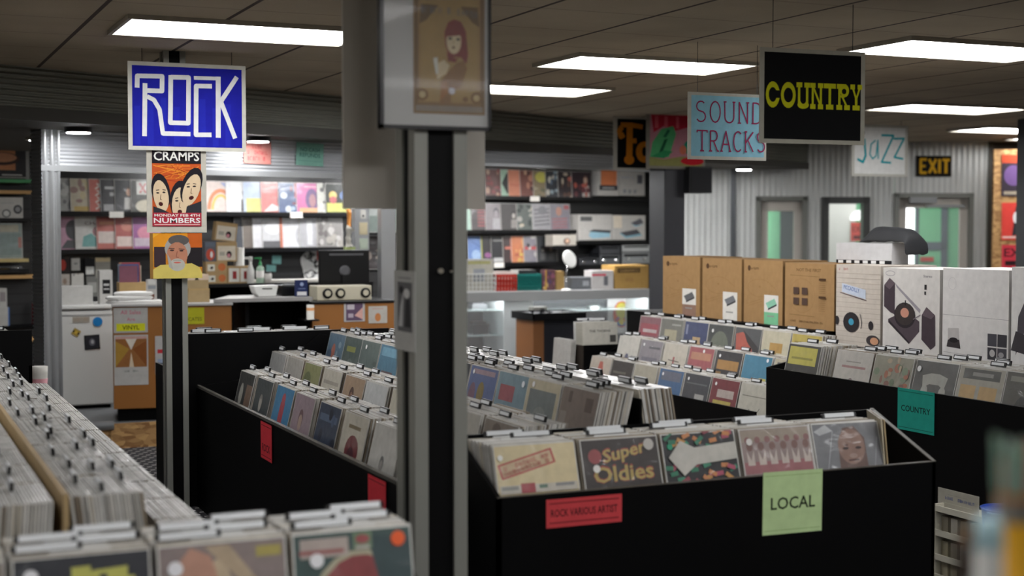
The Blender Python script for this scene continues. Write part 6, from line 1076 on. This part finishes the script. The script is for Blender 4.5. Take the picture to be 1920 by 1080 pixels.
k1 = kbox('tan box with an orange disc, lower of two on the back desk', (388, 514, 426, 534), orng, zb2+.001, depth=.12); hk = max(v.co.z for v in k1.data.vertices)
k2 = kbox('tan box with an orange disc, upper of two on the back desk', (386, 492, 426, 513), orng, zb2+.002+hk, depth=.12); hk2 = hk + max(v.co.z for v in k2.data.vertices)
cart = [('r', .06, .06, .94, .80, 'c4bcac'), ('c', .62, .36, .13, .18, '2c2424'), ('c', .6, .3, .08, .1, 'b87c84'), ('r', .15, .3, .4, .5, '9c988c')]
k3 = kbox('cream box with a dark portrait, standing on the orange-disc boxes', (406, 455, 444, 491), cart, zb2+.003+hk2, depth=.12); hk3 = hk2 + max(v.co.z for v in k3.data.vertices)
kbox('tilted cream box with a dark portrait, topmost of the small boxes', (402, 411, 442, 446), cart, zb2+.012+hk3, depth=.12, roll=R(7))
kbox('red capsule pack beside the cream box on the back desk', (384, 454, 405, 491), [('r', .05, .75, .95, .97, '5c6470'), ('c', .5, .35, .38, .3, 'b04c3c'), ('c', .6, .35, .12, .16, 'd0d0cc')], zb2+.003+hk2, '6a6c74', depth=.05)
two = [('r', .05, .08, .47, .88, 'cdc9c2'), ('r', .52, .08, .95, .88, 'cdc9c2'), ('r', .2, .25, .36, .7, '8c3436'), ('r', .66, .25, .82, .7, '8c3436')]
kbox('wide tan box with two red pictures on the back desk', (427, 502, 473, 534), two, zb2+.001, depth=.12)
def bottle(name, lab, cat, px, py0, py1, wpx, body, cap, profile, capz):
    p = BD.hit(px, py1, .03); h_ = BD.hit(px, py0, .03).z - p.z; r = (BD.hit(px+wpx/2, py1, .03)-p).length
    t = thing(name, lab, cat, (p.x, p.y, zb2+.001)); M().lathe([(r*k, h_*z) for k, z in profile], 18).build('bottle_body', body, t); M().lathe([(r*k, h_*z) for k, z in capz], 16).build('bottle_cap', cap, t); return t, r, h_
t, r, h_ = bottle('pump_bottle', 'clear hand gel bottle with a green pump on the back desk', 'bottle', 488, 484, 532, 15, mat('gel_clear', 'b8d4c0', 0.15, alpha=.8), mat('pump_green', '1f8a4a', 0.35), [(.9, 0), (1, .05), (1, .5), (.8, .62), (.3, .68)], [(.4, .68), (.4, .8), (.2, .82), (.2, .92), (.35, .93), (.35, 1)])
M().box((-r*1.4, -.008, h_*.94), (0, .008, h_)).build('pump_spout', mat('pump_green', '1f8a4a', 0.35), t); M().lathe([(r*1.02, h_*.2), (r*1.02, h_*.48)], 18).build('bottle_label', WHITEB, t)
t, r, h_ = bottle('spray_bottle', 'white spray bottle on the back desk beside the green pump', 'bottle', 470, 482, 532, 14, WHITEP, WHITEP, [(.9, 0), (1, .05), (1, .45), (.4, .7), (.35, .78)], [(.4, .78), (.4, .84), (.55, .86), (.55, .98), (.3, 1)]); M().box((-r*1.5, -.01, h_*.9), (0, .01, h_*.98)).build('spray_nozzle', WHITEP, t)
bottle('small_jar', 'short white jar on the back desk right of the pump bottle', 'jar', 502, 511, 532, 15, WHITEB, BLACKP, [(.9, 0), (1, .05), (1, .8), (.8, .85)], [(.85, .85), (.85, 1)])
p = BD.hit(454, 502, .05); o = M().lathe([(.045, 0), (.045, .16)], 18).build('paper_roll', mat('roll_white', 'd0cec8', 0.7)); hk_ = max(v.co.z for v in bpy.data.objects['product_box.005'].data.vertices); o.location = (p.x, BDY+.14, zb2+.002+hk_); tag(o, 'white paper roll standing on the wide tan box', 'roll')
s = M(); s.box((-.55, 0, 0), (.5, .22, .012)).box((-.5, .01, .012), (.3, .2, .022)); o = s.build('paper_stack', mat('paper_white', 'd9d6cf', 0.7)); p = BD.hit(560, 531); o.location = (p.x+.06, BDY+.12, zb2+.001); tag(o, 'low spread of white papers on the back desk before the sticky notes', 'papers')
on(W, 'sticky_note', 'aqua sticky note on the black slatwall, upper right of two', 'note', (510, 479, 527, 495), [], off=.006, edge='8fc8c4', th=.002, roll=R(2)); on(W, 'sticky_note', 'aqua sticky note on the black slatwall, lower left of two', 'note', (499, 497, 517, 509), [], off=.006, edge='8fc8c4', th=.002, roll=R(4))
gs = [('c', .45, .55, .3, .42, 'c6c6c4'), ('c', .7, .45, .26, .38, 'c6c6c4'), *[('l', arc(.35+.1*(i % 4), .3+.13*(i % 5), .14, .1, 20*i, 250+20*i, 8), .035, '1c1c1e') for i in range(9)], ('r', .7, .62, .98, .95, 'b8403c')]
s = M(); cen = W.hit(586, 497, .01); pts = [(cen + W.t*(.13*math.cos(t)*(1+.12*math.sin(5*t))) + Vector((0, 0, .21*math.sin(t)*(1+.08*math.sin(7*t))))) for t in [i*2*math.pi/40 for i in range(40)]]
s.face(pts, hx('c8c8c6')); s.face([p_ - W.n*.003 for p_ in pts][::-1], hx('c8c8c6'))
for i in range(12):
    a0 = i*30; c_ = cen + W.t*(.07*math.cos(i*1.7)) + Vector((0, 0, .11*math.sin(i*2.3)))
    for k in range(6):
        t0, t1 = R(a0+k*40), R(a0+k*40+36); r0, r1 = .035, .048; s.face([c_ + W.n*.001*(1+i*.2) + W.t*(r*math.cos(t)) + Vector((0, 0, r*math.sin(t))) for r, t in ((r0, t0), (r1, t0), (r1, t1), (r0, t1))], hx('1a1a1c'))
s.face([cen + W.n*.0045 + W.t*x + Vector((0, 0, z)) for x, z in ((.05, .05), (.13, .06), (.12, .17), (.05, .16))], hx('b03c38')); tag(s.build('graffiti_sticker', PAPER), 'white graffiti-style sticker on the black slatwall left of the monitor', 'sticker')
# on the desk and right counter
p = at(503, 562, Y=CY+.05); cr_ = thing('card_reader', 'white angular card terminal on the grey desk', 'terminal', (p.x, CY+.12, dz+.032)); sc_ = (at(527, 560, Y=CY+.1).x-at(480, 560, Y=CY+.1).x)/2
M().prism([(-sc_, .085), (-sc_*.8, .03), (-sc_*.55, 0), (sc_*.8, 0), (sc_*1.0, .09)], 'y', 0, .15).build('terminal_body', WHITEP, cr_, bevel=.006); M().box((-sc_*.3, -.003, .06), (sc_*.5, 0.0, .068)).build('card_slot', BLACKP, cr_)
p = at(546, 560, Y=CY+.2); o = thing('label_printer', 'black label printer on the grey desk beside the white terminal', 'printer', (p.x, CY+.2, dz+.032)); M().box((-.075, 0, 0), (.075, .2, .085)).build('printer_body', BLACKP, o, bevel=.01); M().box((-.05, .02, .0855), (.05, .1, .092)).build('printer_lid', GREY, o)
ibox('card_holder', 'navy blue gift card stand on the grey desk', 'stand', Plane(0, CY+.06, 0), 0, (555, 531, 577, 561), .04, [('r', .1, .05, .9, .28, 'c8c8d0'), ('c', .5, .75, .16, .12, '8c98b8'), ('r', .2, .45, .8, .5, '6c7898')], '2c3660', z=dz+.033)
rg = thing('cream_register', 'long cream retro console with three round black-ringed dials on the right counter', 'register', (0, 0, 0)); a, b = at(594, 550, Y=CY+.08).x, at(697, 550, Y=CY+.08).x; rg.location = ((a+b)/2, CY+.08, c2+.001); h = (b-a)/2; hh = at(640, 536, Y=CY+.08).z-c2
CRM = mat('cream_plastic', 'c9c2ac', 0.45); M().box((-h, 0, 0), (h, .22, hh)).build('console_body', CRM, rg, bevel=.008)
for px in (614, 638, 685):
    x = at(px, 550, Y=CY+.08).x - rg.location.x; o = M().lathe([(hh*.34, 0), (hh*.34, .012), (hh*.24, .014)], 20).build('dial_ring', BLACKP, rg); o.rotation_euler = (R(90), 0, 0); o.location = (x, -.001, hh*.5)
    o2 = M().lathe([(hh*.23, 0), (hh*.2, .016)], 18).build('dial_face', CRM, o)
# monitor seen from behind
MY = 11.55; a, b = at(598, 500, Y=MY).x, at(692, 500, Y=MY).x; mz0, mz1 = at(645, 533, Y=MY).z, at(645, 469, Y=MY).z
mn = thing('computer_monitor', 'black computer monitor seen from behind over the right counter', 'monitor', ((a+b)/2, MY, c2+.001)); h = (b-a)/2
M().box((-h, -.01, mz0-c2), (h, .03, mz1-c2)).build('monitor_shell', BLACKP, mn, bevel=.008); M().box((-h*.6, -.013, mz1-c2-.045), (h*.75, -.010, mz1-c2-.028)).build('vent_strip', mat('vent_grey', '5a5a5e', 0.4), mn)
o = M().lathe([(.045, 0), (.045, .012), (.03, .014)], 22).build('mount_disc', mat('vent_grey', '5a5a5e', 0.4), mn); o.rotation_euler = (R(90), 0, 0); o.location = (0, -.012, (mz0+mz1)/2-c2-.03)
M().box((-.025, -.025, .015), (.025, -.0145, (mz0+mz1)/2-c2-.06)).build('stand_neck', BLACKP, mn); M().box((-.13, -.10, 0), (.13, .06, .015)).build('stand_foot', BLACKP, mn); M().box((-h+.01, .031, mz0-c2+.01), (h-.01, .033, mz1-c2-.01)).build('screen', mat('screen_dark', '0e1014', 0.15), mn)
# columns right of the monitor and what hangs there
cl = Plane(0, 12.3, 0)
for px0, px1, y_, lab in ((666, 692, 12.4, 'grey metal column with paper notes right of the monitor'), (715, 742, 11.75, 'pale grey metal column just left of the nearest pillar')):
    a, b = at(px0, 450, Y=y_).x, at(px1, 450, Y=y_).x; struct(M().box((a, y_, .17), (b, y_+.1, SB)).build('trim_%d' % (10 + (px0 > 700)), GALV), lab)
q12 = Plane(0, 12.4, 0)
on(q12, 'pinned_note', 'cream leaf-shaped cutout pinned on the grey column', 'note', (674, 417, 689, 440), [], off=.004, edge='cfc4a4'); on(q12, 'pinned_note', 'pale green note pinned low on the grey column', 'note', (674, 447, 690, 467), [], off=.004, edge='c4d0c0'); on(q12, 'pinned_note', 'small white card pinned high on the grey column', 'note', (676, 393, 686, 410), [('c', .5, .3, .2, .15, '4c4c4c')], off=.004, edge='d0cec8')
pz = at(655, 440, Y=12.2); ph_ = thing('plush_bone', 'white stuffed bone hanging from an orange strap beside the monitor', 'toy', at(655, 470, Y=12.2)); zz0 = ph_.location.z
PLU = mat('plush_white', 'd2cec4', 0.95, bump=.5, bscale=60)
def zy(py): return at(655, py, Y=12.2).z - zz0
M().tube([(0, 0, zy(462)), (-.01, 0, zy(448)), (.0, 0, zy(432)), (.015, 0, zy(428))], [.035, .028, .03, .045], 12).build('bone_body', PLU, ph_); M().tube([(.0, .01, zy(430)), (.004, .012, zy(400)), (0, .03, zy(392))], .02, 8).build('orange_strap', mat('strap_orange', 'c07818', 0.6), ph_)
M().box((-.045, -.02, zy(468)), (.05, .02, zy(463))).build('green_tag', mat('tag_lime', 'c4d48c', 0.6), ph_)
hk = M().tube([at(655, 391, Y=12.22), at(655, 391, Y=12.9)], .006, 6).build('display_hook', CHROME); tag(hk, 'metal hook holding the orange strap of the stuffed bone', 'hook')
for i, (px, py, art, w_) in enumerate(((694, 436, cv('8c9c94', ttl(.5, .3, 'c4ccc8')), 'pale green cover, upper of the two by the grey column'), (694, 505, cv('4c4244', *blobs(['b8a89c', '2c2426'], 10, 44)), 'dark portrait cover, lower of the two by the grey column'))):
    p = at(px+9, py, Y=12.75); rec(art, 'record with a ' + w_, 'records by the grey column', (p.x+.06, p.y, p.z), R(-40), R(6))
    M().box((p.x-.14, p.y-.08, p.z-.022), (p.x+.22, p.y+.35, p.z-.002)).build('wall_shelf', BLACKP); tag(bpy.data.objects[sorted(o.name for o in bpy.data.objects if o.name.startswith('wall_shelf'))[-1]], 'small black shelf by the grey column, ' + ('upper', 'lower')[i] + ' of two', 'shelf')
# paper notices on the header
on(HED, 'paper_notice', 'pink paper notice with red lettering on the metal header', 'notice', (457, 265, 508, 307), scr(.3, .85, .68, .18, 'a03c44', 6, 2) + scr(.12, .88, .42, .16, 'a03c44', 9, 3) + scr(.12, .88, .14, .18, 'a03c44', 8, 4), off=.014, edge='d08880', roll=R(1)); on(HED, 'paper_notice', 'mint paper notice reading NO CASH REFUNDS on the metal header', 'notice', (555, 268, 606, 311), [('t', 'NO CASH', .14, .62, .17, .72, '3c6860'), ('t', 'REFUNDS', .12, .38, .17, .76, '3c6860'), ('r', .06, .2, .94, .22, '5c8c80')], off=.014, edge='8fc4b4', roll=R(2))
# ------------------------------------------------------------------ shelf bay at far left
LB = Plane(0, 0, 14.5); LB.o = W.at_s(0, .235)
struct(corrugated(Plane(HED.at_s(.08).x, HED.at_s(.08).y, 107), -.012, .16, .3, SB, 0, .0265, .0055, True, 'trim_12', GALV), 'ridged metal return beside the corner column')
def lshelf(lab, y, m_, x1=70, d_=.2):
    b = LB.s_of(LB.hit(x1, y)); z = LB.hit(30, y).z; t = thing('bay_shelf', lab, 'shelf', LB.at_s(b-.5, 0, z), LB.a); M().box((-.7, 0, -.03), (.5, .215, 0)).build('shelf_board', m_, t)
    for x in (-.6, .42): M().box((x, .03, -.04), (x+.02, .215, -.03)).build('shelf_bracket', BLACKP, t)
    return z
z1 = lshelf('green-edged shelf at the top of the far left bay', 336, mat('shelf_green', '4c9c64', 0.5), 68); z2 = lshelf('pine shelf second from the top of the far left bay', 357, WOOD, 64); z3 = lshelf('black shelf under the two-dial box in the far left bay', 409, BLACKP, 66); z4 = lshelf('cream shelf under the bagged records in the far left bay', 485, mat('shelf_cream', 'c4b078', 0.6), 54); z5 = lshelf('thick pine shelf under the black turntable in the far left bay', 516, WOOD, 80); z6 = lshelf('dark shelf under the white boxes in the far left bay', 611, BLACK, 80); z7 = lshelf('low pine shelf beside the corner column', 636, WOOD, 88)
ib = dict(pl=LB, off=-.03)
s0 = ibox('photo_carton', 'dark grey carton with a smile photo on the green-edged shelf', 'box', LB, -.03, (-40, 279, 55, 335), .15, [('r', .0, .3, .72, .97, 'b8805c'), ('c', .45, .68, .36, .22, '4a3c38'), ('c', .45, .72, .3, .16, 'c08c6c'), ('r', .45, .12, .85, .16, 'c0bcb8'), ('r', .4, .04, .95, .07, 'a8a4a0'), ('r', .93, 0, 1, 1, '8c8c8a')], '4a4a4c', z=z1+.001); hs = max(v.co.z for v in s0.data.vertices)
ibox('speaker_carton', 'white carton with a small red city photo, topmost in the far left bay', 'box', LB, -.03, (-40, 243, 58, 277), .15, [('r', .62, .2, .9, .85, '8c5c4c'), ('r', .78, .2, .9, .8, 'c0643c'), ('r', .3, .8, .33, .9, '6c6c6c')], 'cfccc8', z=z1+.002+hs)
ibox('dial_carton', 'white carton with two round dials in the far left bay', 'box', LB, -.03, (-40, 369, 43, 408), .15, [('c', .88, .42, .1, .22, '4a4a4c'), ('c', .88, .42, .06, .13, '8c8c8c'), ('c', .62, .22, .1, .2, '5c5c5c'), ('c', .62, .22, .07, .14, 'c4c4c0'), ('r', .5, .7, .8, .74, 'a0a0a0')], 'd4d2cc', z=z3+.001)
for i in range(3):
    p = LB.hit(10, 485, -.04-.014*i); rec(cv('8c9c94', ('r', .05, .1, .95, .7, '7c908c'), ttl(.75, .2, 'b0a890'), ('r', .88, .3, .98, .6, 'b06a5c')) if i == 0 else None, 'record in a shiny bag at the front of the cream shelf' if i == 0 else 'sleeve standing behind the shiny bagged record on the cream shelf', 'bagged records on the cream shelf', (p.x, p.y, z4+.002), LB.a, R(3))
tn = thing('turntable', 'black turntable with silver trim on the thick pine shelf at far left', 'turntable', LB.hit(20, 516, -.02), LB.a); tn.location.z = z5+.001; M().box((-.24, 0, .012), (.17, .19, .05)).build('plinth', BLACKP, tn, bevel=.006); o = M().lathe([(.085, 0), (.085, .012)], 26).build('platter', CHROME, tn); o.location = (-.05, .095, .05); M().tube([(.11, .14, .065), (.09, .05, .065), (.03, .06, .063)], .005, 6).build('tonearm', CHROME, tn); M().box((-.24, .18, .05), (.17, .19, .075)).build('dust_cover', mat('smoke_cover', 'a8acb0', .1, alpha=.35), tn)
for x in (-.2, .13): M().box((x-.02, .04, 0), (x+.02, .15, .012)).build('foot', BLACKP, tn)
wb1 = ibox('white_carton', 'white carton with a blue edge, lower of the pair under the pine shelf', 'carton', LB, -.03, (-40, 575, 18, 610), .15, [('r', .95, 0, 1, 1, '4c6ca0')], 'd0cec8', z=z6+.001); ibox('white_carton', 'white carton with a grey photo, upper of the pair under the pine shelf', 'carton', LB, -.03, (-40, 537, 13, 573), .15, [('r', .75, .3, .95, .8, '8c8484')], 'd0cec8', z=z6+.002+max(v.co.z for v in wb1.data.vertices))
ibox('slim_book', 'slim dusty red book standing under the pine shelf by the column', 'book', LB, -.06, (67, 571, 74, 610), .1, [], '8c4c54', z=z6+.001)
p = at(75, 735, Y=9.9); bg_ = thing('paper_bag', 'white paper bag standing on a stool behind the left bins', 'bag', (p.x, 9.9, p.z)); M().lathe([(.045, 0), (.05, .12), (.052, .17)], 14).build('bag_body', mat('paper_white', 'd9d6cf', 0.7), bg_); M().lathe([(.047, .05), (.051, .09)], 14).build('bag_band', mat('band_pink', 'c88c94', .6), bg_)
sl_ = thing('side_stool', 'low black stand under the white paper bag', 'stand', (p.x, 9.9, 0)); M().box((-.1, -.1, p.z-.03), (.1, .1, p.z-.001)).build('stand_top', BLACK, sl_)
for sx in (-1, 1):
    for sy in (-1, 1): M().box((sx*.085-.015, sy*.085-.015, 0), (sx*.085+.015, sy*.085+.015, p.z-.03)).build('leg', BLACK, sl_)
# ------------------------------------------------------------------ lower right foreground
RX = 4.52; RP = Plane(RX, 0, -90); rk = thing('cassette_rack', 'low white wire rack with a white card in front of the COUNTRY bin', 'rack', (RX, RP.hit(1797, 1000).y, 0), -R(90)); wA = (RP.hit(1752, 1000)-RP.hit(1845, 1000)).length/2
RWH = mat('rack_white', 'c8c4b4', 0.5); zt_ = RP.hit(1790, 962).z
for i in range(4):
    z = max(.02, zt_*(i)/3); M().box((-wA, 0, z-.012), (wA, .16, z)).box((-wA, -.006, z-.012), (wA, 0, z+.016)).build('rack_shelf', RWH, rk)
for x in (-wA, wA-.012): M().box((x, 0, 0), (x+.012, .16, zt_+.02)).build('rack_side', RWH, rk)
for i in range(3):
    for j in range(5):
        zz_ = max(.02, zt_*i/3)+.001; o = M().box((-.022, 0, 0), (.022, .10, min(.075, zt_/3-.02)), hx(['c4bca4', 'b0a890', '9c9484', 'c8c4b8', 'a8a494'][(i+j) % 5])).build('cassette_case', PAPER); pp_ = Vector((-wA+.04+j*(2*wA-.08)/4, .03, zz_)); o.location = rk.matrix_basis @ pp_ if False else (RX + pp_.y, rk.location.y - pp_.x, zz_); o.rotation_euler.z = -R(90); tag(o, 'cream cassette case in the low white rack', 'cassette', 'cassettes in the low white rack')
cz0 = RP.hit(1797, 968, .0).z; s_ = ibox('header_card', 'white card with blue lettering standing on top of the white rack', 'sign', RP, -.05, (1759, 933, 1834, 968), .004, [*scr(.18, .92, .46, .16, '3c4c84', 14, 2), ('r', .25, .72, .75, .75, '8c8a80'), ('r', .12, .25, .85, .28, 'a8a698')], 'b4b0a4', z=zt_+.001)
bk = thing('blue_bucket', 'bright blue plastic bucket beside the low white rack', 'bucket', (RX+.02, RP.hit(1880, 1000).y, 0)); zbk = RP.hit(1860, 948).z
BLU = mat('bucket_blue', '1c48b0', 0.35); M().lathe([(.075, 0), (.08, .01), (.105, zbk-.01), (.112, zbk), (.106, zbk), (.1, zbk-.012), (.075, .02)], 26).build('bucket_body', BLU, bk); M().tube([(.108*math.cos(R(t)), .108*math.sin(R(t)), zbk-.012-.05*math.sin(R(t+180))*0) for t in range(180, 361, 15)], .004, 6).build('bucket_handle', mat('handle_pale_blue', '5c80c8', .4), bk)
# counter at the very front with jars of sticks (strongly out of focus)
def dep(px, py, d): return O + ray(px, py)*d
gt = dep(1900, 1080, 1.7).z - .04
kc = rack('checkout_counter', 'front checkout counter below the jars at the lower right corner', 'counter', [('counter_top', mat('counter_dark', '2a2622', .5), [((1.0, .75, gt-.03), (1.6, 1.325, gt))]), ('counter_body', BLACK, [((1.02, .77, 0), (1.58, 1.30, gt-.03))])])
def jar(lab, px, d, rr, h_, body, band, group=None):
    p = dep(px, 1000, d); t = thing('stick_jar', lab, 'jar', (p.x, p.y, gt+.001)); M().lathe([(rr*.92, 0), (rr, .01), (rr, h_*.9), (rr*.94, h_), (rr*.86, h_), (rr*.86, .02)], 24).build('jar_body', body, t)
    if band: M().lathe([(rr*1.01, h_*.25), (rr*1.01, h_*.82)], 24).build('jar_label', band, t)
    return t
AMB = mat('jar_amber', 'a86a24', .3)
p = dep(1905, 1000, 1.55); rr = .033
j1 = jar('amber jar with a yellow label holding upright sticks at the lower right corner', 1907, 1.55, .0215, dep(1900, 925, 1.55).z-gt, AMB, mat('label_yellow', 'd8a01c', .5))
j1h = dep(1900, 925, 1.55).z-gt; M().lathe([(.022, j1h-.03), (.022, j1h-.006)], 24).build('jar_band', mat('band_silver', '8a8680', .35, .5), j1)
q = random.Random(2)
for i in range(24):
    a_, r_ = q.uniform(0, 6.28), q.uniform(0, .0165); top = dep(1900, 850, 1.55).z-gt + q.uniform(-.012, .02); base_ = Vector((j1.location.x+r_*math.cos(a_), j1.location.y+r_*math.sin(a_), gt+.022)); tip = Vector((j1.location.x+1.5*r_*math.cos(a_), j1.location.y+1.5*r_*math.sin(a_), gt+top)); mid = base_.lerp(tip, .72)
    o = M().tube([(0, 0, 0), mid-base_], .0019, 6, hx('b8925c')).tube([mid-base_, tip-base_], .0026, 6, hx(['7c9c8c', 'b8584c', '8ca894', '9cb0a4'][i % 4])).build('incense_stick', PAPER); o.location = base_; tag(o, 'thin stick with a coloured tip standing in the amber jar', 'stick', 'sticks in the amber jar')
j2 = jar('dark jar of brown sticks left of the amber jar', 1815, 1.60, .0125, dep(1812, 1010, 1.62).z-gt, mat('jar_dark', '2c221c', .4), None); j3 = jar('pale blue jar between the dark jar and the amber jar', 1855, 1.50, .0148, dep(1850, 985, 1.5).z-gt, mat('jar_pale_blue', '9cbcc4', .35), mat('label_pale', 'c8c8c4', .6))
M().lathe([(.0145, dep(1850, 985, 1.5).z-gt), (.012, dep(1850, 972, 1.5).z-gt)], 20).build('jar_lid', mat('lid_pale_blue', 'a8ccd4', .4), j3)
for i in range(10):
    a_, r_ = q.uniform(0, 6.28), q.uniform(0, .008); base_ = Vector((j2.location.x+r_*math.cos(a_), j2.location.y+r_*math.sin(a_), gt+.022)); o = M().tube([(0, 0, 0), (r_*.3*math.cos(a_), r_*.3*math.sin(a_), dep(1812, 985, 1.62).z-gt+q.uniform(-.012, .01)-.022)], .0022, 6, hx(['6a4a2c', '8c6a44', '4a3424'][i % 3])).build('incense_stick', PAPER); o.location = base_; tag(o, 'thin brown stick standing in the dark jar', 'stick', 'sticks in the dark jar')
